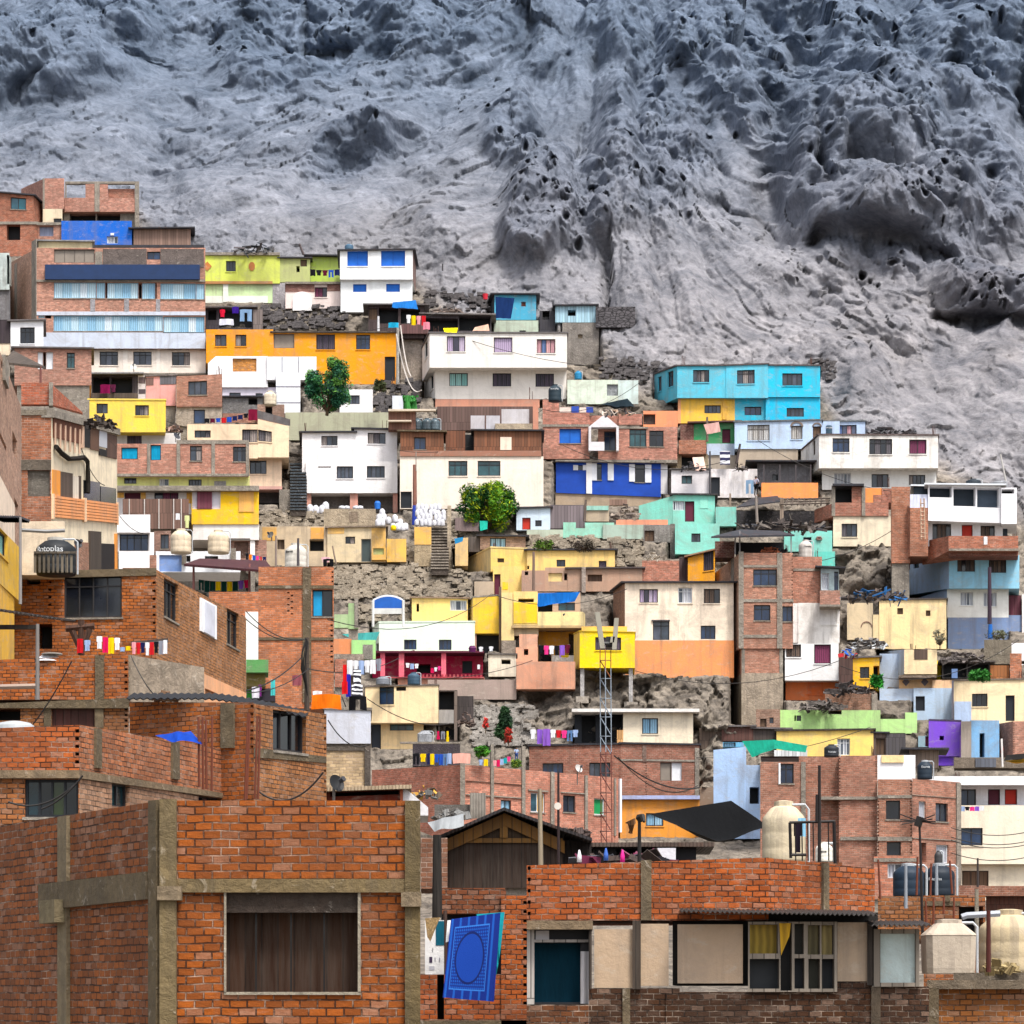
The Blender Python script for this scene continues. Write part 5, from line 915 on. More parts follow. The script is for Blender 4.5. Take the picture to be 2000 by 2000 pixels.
Ff, _, _ = B(-150, 1160, 522, 1690, 'w:8a8074', o=-.08, D=.45, W=[(-138, 1180, 75, 1400, 'z', 1, 'u:b89a3c'), (-138, 1440, 85, 1665, 'z', 1, 'p:22262a'), (95, 1170, 180, 1680, 'z', 1, 'p:0c0a0c'), (200, 1175, 270, 1405, 'z', 1, 'p:3a3830'), (200, 1435, 275, 1665, 'z', 1, 'p:20242c'), (300, 1185, 392, 1408, 'z', 1, 'u:8f8460'), (404, 1185, 495, 1408, 'z', 1, 'u:c8b274'), (305, 1440, 392, 1665, 'z', 1, 'p:3a3a30'), (408, 1440, 500, 1665, 'z', 1, 'p:1e2228')], name='window_frame')
_m = MB(); q = [Ff.at(*Ff.st(fu(a), fv(b)), -.03) for a, b in ((85, 1172), (172, 1172), (160, 1270), (98, 1415))]; _m.hexa(q + [p + Vector((0, .02, 0)) for p in q], 'u:d0a018'); part('yellow_curtain', _m, H)
B(798, 1215, 1142, 1650, 'w:8a8074', o=-.06, D=.25, W=[(848, 1250, 1115, 1620, 'i', 1, '#c3d4d2')], name='board_window')
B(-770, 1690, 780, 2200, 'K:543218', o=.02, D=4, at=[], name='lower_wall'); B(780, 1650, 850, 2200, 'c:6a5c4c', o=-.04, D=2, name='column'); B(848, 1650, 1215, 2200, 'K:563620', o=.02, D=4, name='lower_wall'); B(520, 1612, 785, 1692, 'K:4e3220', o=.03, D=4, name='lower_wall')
for u0_, u1_, v_ in ((-650, 830, 1118), (785, 1235, 1195)):      # corrugated eaves
    _m = MB(); n_ = int((u1_-u0_)/36)
    for i in range(n_*2):
        a, b = u0_ + (u1_-u0_)*i/(2*n_), u0_ + (u1_-u0_)*(i+1)/(2*n_); s_ = 1 if i % 2 else -1
        vv = lambda u: v_ - 14 - (u-u0_)*0 - (28 if u0_ < 0 else 0)*(1-(u-u0_)/(u1_-u0_))
        p, q_ = P(a, vv(a)-9*s_, 54.3), P(b, vv(b)+9*s_, 54.3); k = Vector((0, 1.3, .1)); t = Vector((0, 0, -.02)); _m.hexa([p, q_, q_+t, p+t, p+k, q_+k, q_+k+t, p+k+t], 't:4a4644')
    part('tin_eave', _m, H)
B(1210, 1660, 1290, 2200, CND, Y=56, D=1.2, name='column'); B(1290, 1665, 2080, 2200, 'K:b06a2c', Y=56.3, D=2, name='yard_wall'); B(1200, 1600, 2080, 1668, 'c:8a7a66', Y=56.1, D=6, name='slab'); B(1400, 1545, 2080, 1602, 'c:8d7f6e', Y=58, D=3, name='tank_plinth')
house('brick_house', 'low brick roof block under the big cream water tank', Y=66); B(-150, 712, 560, 1300, 'K:a4613a', D=9)
fr(0, 1500, 500)
house('brick_corner_house', 'big dark orange brick corner house with curtained window, bottom left', Y=39)
Y_ = 39.0
B(1210, 246, 3170, 2500, 'K:bc6218', Y=Y_, D=8, L=-420, Dl=9, Lv=(500, 2500), lm='K:b0622a', W=[(1692, 938, 2713, 1692, 'z', 1, 'w:341c0a')],
  at=[(1692, 938, 2713, 1090, 'c:4c4038', -.22, 'roller_box'), (1335, 838, 3058, 940, 'c:8c7854', .07, 'beam'), (1210, 238, 1335, 2200, 'c:8f7c58', .10), (3058, 250, 3172, 2200, 'c:7d6b48', .09),
      (1195, 895, 1378, 1000, 'c:a28e72', .16, 'formwork_block'), (3030, 938, 3180, 1048, 'c:a08c70', .16, 'formwork_block')],
  Lat=[(1148, 250, 1209, 2200, 'c:7d6c50', .06), (462, 370, 530, 2200, 'c:9c8a6c', .06), (330, 880, 1145, 990, 'c:7c6c52', .09, 'beam'), (402, 1005, 520, 1165, 'c:9a8a68', .22, 'formwork_block')])
for a, b, c, d in ((1690, 935, 1708, 1695), (2700, 935, 2722, 1695), (1690, 1690, 2722, 1712)):
    B(a, b, c, d, 'c:b8ac98', Y=Y_, o=-.04, D=.12, name='window_trim')
for u_ in (1925, 2190, 2440): B(u_, 1090, u_+14, 1690, 'p:0c0806', Y=Y_, o=.1, D=.06, name='window_mullion')
def _special():
    n = NT('patterned_towel'); c0, c1, c2 = lin('#0a2678'), lin('#1450a8'), lin('#061a58')
    sx = n.n('SeparateXYZ'); n.l(n.uv(), sx.inputs[0])
    def mth(op, a, b=None, c=None):
        m = n.n('Math', operation=op)
        for i, x in enumerate((a, b, c)):
            if x is None: continue
            if isinstance(x, (int, float)): m.inputs[i].default_value = x
            else: n.l(x, m.inputs[i])
        return m.outputs[0]
    X, Y_ = sx.outputs[0], sx.outputs[1]; dx = mth('SUBTRACT', X, .45); dy = mth('SUBTRACT', Y_, .5)
    net = mth('MULTIPLY', mth('SINE', mth('MULTIPLY', mth('ADD', X, Y_), 80)), mth('SINE', mth('MULTIPLY', mth('SUBTRACT', X, Y_), 80)))
    body = n.mix(n.ramp(net, .0, .3), c0, c1)
    el = mth('SQRT', mth('ADD', mth('POWER', mth('DIVIDE', dx, .27), 2), mth('POWER', mth('DIVIDE', dy, .3), 2)))
    body = n.mix(n.ramp(el, .96, 1.0), lin('#0c3a94'), body); body = n.mix(mth('LESS_THAN', mth('ABSOLUTE', mth('SUBTRACT', el, 1.02)), .05), body, c2)
    bd = mth('MAXIMUM', mth('ABSOLUTE', mth('MULTIPLY', dx, 1.12)), mth('ABSOLUTE', dy))
    wv = mth('SINE', mth('MULTIPLY', X, 38)); body = n.mix(mth('GREATER_THAN', bd, .385), body, n.mix(n.ramp(wv, .6, .8), c0, c1)); body = n.mix(mth('LESS_THAN', mth('ABSOLUTE', mth('SUBTRACT', bd, .385)), .008), body, lin('#2c6cc0'))
    n.col(body); n.b.inputs['Roughness'].default_value = .95; n.bump(n.noise(n.uv(), 60, 4), .4, .02); MC['towel'] = n.m
    n = NT('zebra_cloth'); w = n.n('TexWave', wave_type='BANDS', bands_direction='Y', _Scale=2.6, _Distortion=9, _Detail=2); n.l(n.uv(1, 1, 1, 'Object'), w.inputs['Vector']); w.bands_direction = 'Z'
    n.col(n.ramp(w.outputs['Fac'], .45, .55, (.02, .02, .03, 1), (.75, .75, .78, 1))); MC['zebra'] = n.m
    n = NT('striped_cloth'); w = n.n('TexWave', wave_type='BANDS', bands_direction='Z', _Scale=.75); n.l(n.uv(1, 1, 1, 'Object'), w.inputs['Vector'])
    n.col(n.ramp(w.outputs['Fac'], .45, .55, (.03, .03, .08, 1), (.7, .7, .74, 1))); MC['stripe'] = n.m
_special()
# ------------------------------------------------------------- the mountain: one sheet of rock from the valley to the top
U32, F32 = np.uint32, np.float32
def _hash(ix, iy, iz, seed):
    h = ix * U32(374761393) + iy * U32(668265263) + iz * U32(2147483629) + U32((seed * 1274126177) & 0xffffffff)
    h = (h ^ (h >> U32(13))) * U32(1274126177); h = (h ^ (h >> U32(16))) * U32(2246822519)
    return h ^ (h >> U32(15))
def ui(a): return a.astype(np.int32).view(U32)
def gnoise(x, y, z, seed=0):
    x, y, z = (np.broadcast_to(np.asarray(a, F32), np.shape(x)) for a in (x, y, z))
    xi, yi, zi = np.floor(x), np.floor(y), np.floor(z)
    fx, fy, fz = x - xi, y - yi, z - zi
    xi, yi, zi = ui(xi), ui(yi), ui(zi)
    s = lambda t: t*t*t*(t*(t*F32(6)-F32(15))+F32(10))
    wx, wy, wz = s(fx), s(fy), s(fz); out = F32(0); k = F32(1/127.5); one = F32(1)
    for dx in (0, 1):
        for dy in (0, 1):
            for dz in (0, 1):
                h = _hash(xi+U32(dx), yi+U32(dy), zi+U32(dz), seed)
                d = ((h & U32(255)).astype(F32)*k - one)*(fx-F32(dx)) + (((h >> U32(8)) & U32(255)).astype(F32)*k - one)*(fy-F32(dy)) + (((h >> U32(16)) & U32(255)).astype(F32)*k - one)*(fz-F32(dz))
                out = out + d * (wx if dx else one-wx) * (wy if dy else one-wy) * (wz if dz else one-wz)
    return out * F32(1.2)
def fbm(p, sc, o=4, seed=0, an=(1, 1, 1), ridge=False):
    r = 0; a = 1; f = 1/sc; tot = 0
    for i in range(o):
        n = gnoise(p[0]*f*an[0], p[1]*f*an[1], p[2]*f*an[2], seed + i*17)
        r = r + a * ((1 - 2*np.abs(n)) if ridge else n); tot += a; a *= .5; f *= 2.03
    return r / tot
for H_, (z_, A_, B_, k_) in LOW.items():        # houses whose feet are hidden behind nearer ones still reach down to the slope
    if H_['label'].startswith('vivid yellow box'): continue
    v_ = np.interp(A_.y, _yr[::-1], _vr[::-1]); zt = (HV - v_)*T/1000*A_.y
    if z_ - zt > 1.3:
        mb = MB(); i_ = (B_ - A_)*.03; dn = Vector((0, 0, zt - 1 - z_)); q = [A_ + i_, B_ - i_, B_ - i_ + k_, A_ + i_ + k_]; q = [Vector((p.x, p.y + .12, z_ + .02)) for p in q]
        mb.hexa([q[0] + dn, q[1] + dn, q[1], q[0], q[3] + dn, q[2] + dn, q[2], q[3]], CON); part('foundation', mb, H_)
GU, GV = 1000, 1000
_u = np.concatenate([np.linspace(-1200, -260, 30, endpoint=False), np.linspace(-260, 2260, 940, endpoint=False), np.linspace(2260, 3200, 30)])
_v = np.concatenate([np.linspace(-380, -60, 40, endpoint=False), np.linspace(-60, 1000, 580, endpoint=False), np.linspace(1000, 1800, 340, endpoint=False), np.linspace(1800, 3200, 40)])
UU, VV = np.meshgrid(_u, _v)
Y0_ = np.interp(VV, _vr, _yr) - .5; YY = Y0_.copy()
for a, b, c, d, y in BL:        # the slope is cut back to make room for each house
    i0, i1 = np.searchsorted(_u, [a - 3, b + 3]); j0, j1 = np.searchsorted(_v, [c - 2, d - 3])
    if i1 > i0 and j1 > j0: YY[j0:j1, i0:i1] = np.maximum(YY[j0:j1, i0:i1], y)
for _ in range(2): YY[:, 1:-1] = np.maximum(YY[:, 1:-1], (YY[:, :-2] + 2*YY[:, 1:-1] + YY[:, 2:])/4)
def ptsat(Y): return np.stack([(UU-1000)*T/1000*Y, Y, (HV-VV)*T/1000*Y])
p0 = ptsat(YY)
sky_u = [-300, 0, 270, 400, 480, 800, 900, 1150, 1250, 1600, 1660, 1850, 2000, 2300]
sky_v = [355, 355, 365, 470, 480, 480, 560, 590, 690, 700, 800, 850, 940, 980]
SK = np.interp(UU, sky_u, sky_v)
free = 1 - sstep(-90, 30, VV - SK)          # 1 on the bare mountain, 0 between the houses
def bell(u, v, ru, rv, rot=0):
    c, s = math.cos(math.radians(rot)), math.sin(math.radians(rot))
    a, b = UU-u, VV-v; x, y = (a*c + b*s)/ru, (-a*s + b*c)/rv
    return np.exp(-(x*x + y*y)**1.5)
wob = p0 + np.stack([8*fbm(p0, 22, 3, 91), 0*YY, 8*fbm(p0, 22, 3, 92)])
OUT = [(120, 120, 200, 80, -15), (560, 90, 120, 110, 20), (830, 40, 200, 70, 0), (1100, 400, 110, 90, 20), (1290, 290, 120, 150, 30), (1420, 180, 130, 110, 50), (1560, 330, 80, 130, 0), (1700, 230, 170, 130, 20), (1900, 120, 130, 170, 0), (1720, 460, 200, 80, 15), (1930, 590, 120, 60, 20), (1890, 380, 120, 120, 20), (1250, 100, 110, 60, 30), (1000, 270, 60, 60, 0), (680, 300, 90, 40, -20), (1040, 470, 60, 50, 0), (1480, 60, 140, 70, 0)]
MK = 0
for o_ in OUT: MK = np.maximum(MK, bell(*o_))
MK = np.clip(MK * 1.25 + .35*fbm(wob, 14, 4, 5) + .3*sstep(260, 20, VV), 0, 1) * sstep(-10, 130, SK - VV + 40)
MK = sstep(.12, .9, MK)
rid = fbm(wob, 17, 4, 11, (1, .8, .8), True); rid2 = fbm(wob, 6.5, 4, 23, (1, 1, 1), True)
ang = math.radians(27); al = p0[0]*math.cos(ang) + p0[2]*math.sin(ang); ac = -p0[0]*math.sin(ang) + p0[2]*math.cos(ang)
al2 = p0[0]*math.cos(-.8) + p0[2]*math.sin(-.8); ac2 = -p0[0]*math.sin(-.8) + p0[2]*math.cos(-.8); sw = sstep(900, 1500, UU)
w1, w2 = 2.2*fbm(p0, 9, 3, 61), 2.2*fbm(p0, 9, 3, 62)
AL, AC = al*(1-sw) + al2*sw + w1, ac*(1-sw) + ac2*sw + w2
st1 = fbm((AL*.4, AC, p0[1]*.3), 7, 4, 31, ridge=True); st2 = fbm((AL*.45, AC, p0[1]*.3), 2.6, 4, 37, ridge=True)
WA, WB = fbm(p0, 5, 3, 701), fbm(p0, 5, 3, 702); WC, WD = fbm(p0, .8, 2, 703), fbm(p0, .8, 2, 704)
def facet(x, z, sc, seed, tilt=.4, hgt=.1, scal=0, mx=0):      # broken rock, one tilted plane per scattered block: fractured steps, or (mx) the hull of big blocks; in metres
    w, w_ = (WA, WB) if sc > 1.6 else (WC, WD); k_ = .3 if sc > 1.6 else .25
    x = (x/sc + k_*w).astype(F32); z = (z/sc + k_*w_).astype(F32)
    xf, zf = np.floor(x), np.floor(z); fx, fz = x - xf, z - zf; xi, zi = ui(xf), ui(zf); best = np.full(x.shape, 9.0, F32); out = np.full(x.shape, -9.0, F32); k8 = F32(1/255); B8 = U32(255)
    for a in (-1, 0, 1):
        for b in (-1, 0, 1):
            h = _hash(xi+U32(a & 0xffffffff), zi+U32(b & 0xffffffff), U32(0), seed); r = lambda s: ((h >> U32(s)) & B8).astype(F32)*k8
            dx, dz = fx - F32(a+.1) - F32(.8)*r(0), fz - F32(b+.1) - F32(.8)*r(8); d2 = dx*dx + dz*dz
            gx, gz = (((h*U32(7)+U32(3)) & B8).astype(F32)*(2*k8) - F32(1))*F32(tilt), (((h >> U32(23)) & B8).astype(F32)*(2*k8) - F32(1))*F32(tilt)
            v = F32(hgt*2)*(r(16)-F32(.5)) + gx*dx + gz*dz + F32(scal - mx)*d2
            if mx: out = np.maximum(out, v)
            else: m = d2 < best; out = np.where(m, v, out); best = np.where(m, d2, best)
    return out*F32(sc)
BULGE = [(1690, 250, 150, 115, 15, 5.5), (1440, 270, 62, 150, -22, 4.5), (1290, 320, 170, 130, 35, 2.6), (1110, 410, 120, 75, 25, 1.3), (1900, 160, 95, 130, 0, 5), (1560, 330, 26, 105, 0, 3.2), (1720, 455, 150, 52, 8, 4), (1840, 420, 70, 90, 20, 3.5), (1935, 590, 120, 42, 12, 4), (1480, 120, 80, 80, 30, 3.5), (1560, 520, 110, 40, 8, 2.2), (120, 130, 170, 60, -18, 3.5), (560, 90, 95, 85, 25, 3.5), (620, 80, 70, 50, 0, 2.5), (830, 40, 140, 50, 0, 2.5), (1200, 420, 60, 60, 20, 2), (1660, 90, 90, 60, 20, 4), (700, 270, 110, 30, -12, 1.5), (1000, 250, 80, 50, 20, 1.5)]
BG = 0
for a, b, c, d, e, f in BULGE:
    co, si = math.cos(math.radians(e)), math.sin(math.radians(e)); x_ = UU + 22*fbm(p0, 9, 3, 601) - a; y_ = VV + 22*fbm(p0, 9, 3, 602) - b
    q_ = ((x_*co + y_*si)/c)**2 + ((-x_*si + y_*co)/d)**2; BG = np.maximum(BG, f*np.exp(-q_**1.6))
def crack(sc, seed, w, an): return np.exp(-(gnoise(AL*an/sc, AC/sc, p0[1]*.3/sc, seed)/w)**2)
fa = facet(AL*.75, AC, 8, 401, .5, .1, 0, .45); fb = facet(AL*.55 + 3, AC, 3.0, 411, .6, .14, 0, .5); fc_ = facet(AL*.5, AC*1.1, 1.3, 421, .5, .05); fd = facet(AL*.6, AC, .62, 431, .5, .1)
cr = .9*crack(11, 301, .035, .5)*sstep(0, .3, fbm(p0, 15, 2, 302)) + .5*crack(4.5, 303, .05, .45)*sstep(0, .25, fbm(p0, 9, 2, 304))
calm = sstep(-.25, .3, fbm(p0, 18, 3, 441))          # smooth dusty sheets and rough broken bands
dsp = free * (3.2*fbm(p0, 34, 3, 3) + fa + (.42+.5*calm)*(fb + 1.1*fc_ + 1.2*fd) + .9*(st1-.5) + .4*(st2-.5) - .5*cr)
wx_ = wob[0] + 1.5*fbm(p0, 5, 3, 451); wz_ = wob[2] + 1.5*fbm(p0, 5, 3, 452)
AMP = .8 + .2*sstep(1150, 1450, UU)
dsp = dsp + free*BG*(.75+.25*sstep(1150, 1450, UU)) + AMP*MK*free*(1.8*(rid-.4) + 1.2*(rid2-.4) + facet(wx_, wz_*.7, 11, 461, .7, .16, 0, .5) + facet(wx_, wz_*.75, 4.6, 471, .75, .18, 0, .5) + .9*facet(wx_, wz_, 2.0, 481, .7, .16, 0, .5) + .5*facet(wx_, wz_, 1.5, 482, .5, .05, .4) + .7*facet(wx_, wz_, .9, 491, .6, .1) + .8)
RZ = 0
for a, b, c, d in ((1340, 1355, 120, 62), (1270, 1340, 60, 50), (1430, 1400, 40, 40), (1085, 1395, 70, 40), (1060, 1375, 40, 30), (1686, 1108, 60, 46), (1385, 1500, 22, 90)):
    RZ = np.maximum(RZ, np.exp(-((np.abs((UU-a)/c))**3 + (np.abs((VV-b)/d))**3)))
RZ = sstep(.2, .6, RZ + .25*fbm(p0, 3, 3, 88))
dsp = dsp + (1-free)*(.5*fbm(p0, 5, 4, 71) + .8*facet(p0[0], p0[2]*1.4, 1.1, 531, .6, .15) + .8*facet(p0[0], p0[2]*1.3, .5, 541, .5, .15) - .4)
dsp = dsp + RZ*(facet(p0[0], p0[2], 4.0, 501, .7, .2) + facet(p0[0], p0[2], 1.7, 511, .7, .15, .3) + .8*facet(p0[0], p0[2], .7, 521, .6, .12) + .3)
GUL = [([(1330, 175), (1395, 260), (1470, 360), (1500, 400)], 22, 3.2), ([(1530, 130), (1560, 190), (1520, 230), (1500, 340), (1505, 420)], 30, 5), ([(1440, 60), (1480, 160), (1495, 260)], 14, 2.5), ([(1850, 150), (1900, 235), (1990, 245)], 20, 3.5), ([(1960, 0), (1975, 120), (1990, 260)], 16, 3.5), ([(1585, 210), (1583, 330), (1600, 420)], 9, 2.5), ([(1590, 480), (1680, 500), (1760, 505), (1845, 535)], 11, 3.0), ([(1830, 625), (1900, 632), (1990, 650)], 10, 3.0), ([(1745, 330), (1780, 345)], 16, 3), ([(250, 40), (240, 130), (330, 150)], 16, 2.5), ([(600, 30), (600, 90), (680, 95)], 10, 2.5), ([(420, 190), (470, 180), (540, 130)], 14, 2.2), ([(870, 300), (1000, 230), (1100, 120)], 9, 1.2), ([(1800, 320), (1850, 420), (1840, 470)], 12, 2.5), ([(1930, 360), (1920, 430)], 14, 3), ([(1110, 30), (1200, 5)], 10, 2), ([(30, 210), (90, 190)], 12, 2), ([(480, 60), (440, 130), (400, 170)], 14, 2.2)]
pit = 0*UU
wu, wv = UU + 14*fbm(p0, 6, 3, 77), VV + 14*fbm(p0, 6, 3, 78)
for pl, w, dp in GUL:
    dm = 1e9
    for (a, b), (c, d) in zip(pl[:-1], pl[1:]):
        t = np.clip(((wu-a)*(c-a) + (wv-b)*(d-b)) / ((c-a)**2 + (d-b)**2), 0, 1)
        dm = np.minimum(dm, np.hypot(wu-a-t*(c-a), wv-b-t*(d-b)))
    pit = pit + dp*np.exp(-(dm/w)**2)
# wind-hollowed pits in the outcrops
_r = np.random.RandomState(4)
PITZ = [(1080, 360, 70, 40, 26), (1070, 440, 70, 60, 46), (1270, 240, 60, 70, 36), (1330, 310, 60, 40, 16), (1700, 230, 60, 50, 26), (1590, 370, 30, 60, 14), (1660, 100, 70, 60, 40), (1770, 470, 50, 40, 34), (1830, 400, 60, 50, 20), (1530, 520, 50, 40, 16), (1930, 600, 70, 40, 40), (1340, 110, 80, 40, 18), (1010, 290, 30, 40, 12), (1900, 150, 60, 100, 20), (1200, 400, 120, 60, 26), (1220, 460, 150, 60, 22), (700, 270, 90, 50, 16), (640, 60, 70, 40, 16), (1560, 90, 200, 70, 20), (940, 210, 70, 60, 12), (1720, 560, 70, 30, 16), (150, 90, 140, 60, 16), (500, 100, 90, 60, 12)]
for cu, cv, su, sv_, n in PITZ:
    for _ in range(int(n*.6)):
        a, b = cu + _r.randn()*su*.6, cv + _r.randn()*sv_*.6; rr = 2.5 + 5.5*_r.rand()**2.4; as_ = .55 + .5*_r.rand(); ro = _r.rand()*1.0 - .3
        i0, i1 = np.searchsorted(_u, [a-rr*4, a+rr*4]); j0, j1 = np.searchsorted(_v, [b-rr*4, b+rr*4])
        if i1-i0 < 2 or j1-j0 < 2: continue
        x, y = wu[j0:j1, i0:i1]-a, wv[j0:j1, i0:i1]-b; c, s = math.cos(ro), math.sin(ro)
        q = np.sqrt(((x*c+y*s)/rr)**2 + ((-x*s+y*c)/(rr*as_))**2)
        pit[j0:j1, i0:i1] += rr*.16*(1 - sstep(.35, 1.2, q)); dsp[j0:j1, i0:i1] += rr*.05*np.exp(-((q-1.3)/.3)**2)
dsp = np.where((YY > Y0_ + .25) & (free < .6), np.minimum(dsp, .25), np.where(free < .3, np.minimum(dsp, 1.6), dsp))
nrm = np.array([0, -.975, .15])
pt = p0 + nrm[:, None, None]*dsp + p0/YY*pit
pt[0] += .9*MK*free*fbm(p0, 4, 3, 99)
HILL_V = pt.reshape(3, -1).T
def hill():
    me = bpy.data.meshes.new('mountain'); nv = GU*GV
    me.vertices.add(nv); me.vertices.foreach_set('co', HILL_V.astype(np.float32).ravel())
    i = np.arange(nv).reshape(GV, GU); q = np.stack([i[:-1, :-1], i[1:, :-1], i[1:, 1:], i[:-1, 1:]], -1).reshape(-1, 4)
    nf = len(q); me.loops.add(nf*4); me.loops.foreach_set('vertex_index', q.ravel().astype(np.int32))
    me.polygons.add(nf); me.polygons.foreach_set('loop_start', np.arange(0, nf*4, 4, dtype=np.int32)); me.polygons.foreach_set('loop_total', np.full(nf, 4, dtype=np.int32))
    at = me.color_attributes.new('rock', 'FLOAT_COLOR', 'POINT')
    tint = sstep(720, 40, VV + 60*fbm(p0, 60, 2, 8))  # upper slope toned dark blue: picture grading put into the rock colour
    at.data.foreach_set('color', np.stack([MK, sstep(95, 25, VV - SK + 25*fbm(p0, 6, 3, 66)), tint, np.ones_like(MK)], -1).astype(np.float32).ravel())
    me.update(); me.validate()
    me.polygons.foreach_set('use_smooth', np.ones(nf, dtype=bool))
    n = NT('rock'); ca = n.n('VertexColor', layer_name='rock'); sp = n.n('SeparateColor'); n.l(ca.outputs[0], sp.inputs[0])
    ob = n.uv(src='Object'); f1 = n.noise(ob, .22, 8, .72, .6); f2 = n.noise(ob, 1.6, 6, .7); f3 = n.noise(ob, .06, 4, .6)
    scree = n.mix(n.ramp(f1, .32, .68), lin('#636369'), lin('#a6a2a4')); scree = n.mix(n.mul(n.ramp(f3, .5, .7), .5), scree, lin('#8c847e'))
    slate = n.mix(n.ramp(f1, .3, .7), lin('#50545f'), lin('#858690')); slate = n.mix(n.mul(n.ramp(f3, .5, .66), .6), slate, lin('#706a70'))
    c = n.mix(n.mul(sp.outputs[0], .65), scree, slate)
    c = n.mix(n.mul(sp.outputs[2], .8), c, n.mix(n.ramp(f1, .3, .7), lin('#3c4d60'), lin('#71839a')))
    dirt = n.mix(n.ramp(f1, .3, .7), lin('#5d554d'), lin('#a3988a')); inv = n.n('Math', operation='SUBTRACT'); inv.inputs[0].default_value = 1; n.l(sp.outputs[1], inv.inputs[1])
    dirt = n.mix(n.mul(n.ramp(f2, .45, .6), .5), dirt, lin('#4a423a')); c = n.mix(inv.outputs[0], c, dirt)
    c = n.mix(n.mul(n.ramp(f2, .42, .62), .55), c, n.mix(.5, c, (.02, .025, .035, 1)))
    vo = n.n('TexVoronoi', _Scale=.9, _Randomness=1.0); wv_ = n.n('MixRGB'); wv_.inputs[0].default_value = .25; n.l(ob, wv_.inputs[1]); tn = n.n('TexNoise', _Scale=1.2, _Detail=4); n.l(ob, tn.inputs[0]); n.l(tn.outputs['Color'], wv_.inputs[2]); n.l(wv_.outputs[0], vo.inputs['Vector'])
    h = n.n('Math', operation='MULTIPLY_ADD'); n.l(vo.outputs['Distance'], h.inputs[0]); h.inputs[1].default_value = .5; n.l(f2, h.inputs[2])
    n.col(c); n.bump(h.outputs[0], 1.0, .25); n.b.inputs['Roughness'].default_value = .95; n.b.inputs['Specular IOR Level'].default_value = .1
    me.materials.append(n.m)
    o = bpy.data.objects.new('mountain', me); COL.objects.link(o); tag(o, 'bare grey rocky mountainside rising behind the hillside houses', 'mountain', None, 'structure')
    g = MB(); g.face([(-900, -200, -7), (900, -200, -7), (900, 900, -7), (-900, 900, -7)], CON)
    go = meshobj('ground', g, None, Vector()); tag(go, 'flat valley ground below the hillside houses', 'ground', None, 'structure')
hill()
# ============================================================= SMALL THINGS
def hillY(u, v):
    i = min(max(np.searchsorted(_u, u), 0), GU-1); j = min(max(np.searchsorted(_v, v), 0), GV-1); return float(pt[1][j, i])
def m2(px, Y): return px*K*T*Y/1000      # frame pixels -> metres at depth Y
def tank(u, v0, v1, w, Y, h, label, lid=None, sq=0, text=None, tc='p:d8dce0', band=None):
    c = P(u, v1, Y); r = m2(w/2, Y); H_ = m2(v1-v0, Y); t = root('water_tank', c, label, 'water tank'); b = MB()
    c = c + Vector((0, r, 0)); n = 20
    if sq: prof = [(r*.95, 0), (r*.97, H_*.1), (r, H_*.68), (r*1.02, H_*.7), (r*.97, H_*.73), (r*.52, H_*.92)]
    else: prof = [(r*.96, 0), (r, H_*.05), (r, H_*.2), (r*.985, H_*.22), (r, H_*.25), (r, H_*.45), (r*.985, H_*.47), (r, H_*.5), (r, H_*.68), (r*.94, H_*.74), (r*.6, H_*.88), (r*.42, H_*.91)]
    b.lathe(c, prof, h, 24 if sq else n, sq); part('tank_body', b, t, smooth=not sq)
    l = MB(); l.lathe(c, [(r*.5 if sq else r*.44, H_*.9), (r*.5 if sq else r*.44, H_*.985), (r*.2, H_)], lid or h, 16, sq); part('lid', l, t, smooth=False)
    p = MB(); p.tube([c + Vector((r*.3, -r*.2, H_*.93)), c + Vector((r*.95, -r*.25, H_*.93)), c + Vector((r*1.12, -r*.25, H_*.85)), c + Vector((r*1.12, -r*.25, 0))], .03, 'p:b8bcc0', 5); part('pipe', p, t)
    if text:
        cu = bpy.data.curves.new('lettering', 'FONT'); cu.body = text[0]; cu.size = r*text[1]; cu.extrude = .01; cu.align_x = 'CENTER'; cu.align_y = 'CENTER'
        to = bpy.data.objects.new('lettering', cu); COL.objects.link(to); dg = bpy.context.evaluated_depsgraph_get(); me = bpy.data.meshes.new_from_object(to.evaluated_get(dg)); bpy.data.objects.remove(to)
        for v in me.vertices:          # wrapped round the tank's side
            x, y, z = v.co; a = x/r + text[3]; rr = r*1.012 + z; v.co = Vector((math.sin(a)*rr, -math.cos(a)*rr, y + H_*text[2])) + (c - OFF[t])
        me.materials.clear(); me.materials.append(M(tc)); o = bpy.data.objects.new('lettering', me); COL.objects.link(o); o.parent = t
    return t
def cloth(u0, v0, u1, v1, Y, kind, h, label, group=None, nm=None):
    mb = MB(); w, hh = m2(u1-u0, Y), m2(v1-v0, Y); c = P((u0+u1)/2, v0, Y); ph = R.random()*6; am = min(.06, w*.12); nx, nz = 8, 7
    def q(a, b): return c + Vector(((a-.5)*w*(1+.03*math.sin(ph+b*4)), am*math.sin(ph + a*9 + b*1.5)*(.3+.7*b), -b*hh + am*.5*math.sin(a*3.1416)))
    def inside(a, b):
        if kind in ('shirt', 'blouse'): return True if b < .36 else .17 < a < .83
        if kind in ('trousers', 'jeans'): return True if b < .34 else not (.42 < a < .58)
        if kind == 'dress': return abs(a-.5) < (.30 if b < .3 else .2 + .3*(b-.2))
        return True
    for i in range(nx):
        for j in range(nz):
            if inside((i+.5)/nx, (j+.5)/nz): mb.face([q(i/nx, (j+1)/nz), q((i+1)/nx, (j+1)/nz), q((i+1)/nx, j/nz), q(i/nx, j/nz)], h)
    if not mb.v: return
    solo(nm or kind, mb, label, 'bedding' if kind in ('blanket', 'sheet') else 'towel' if kind == 'towel' else 'clothing', group, smooth=True)
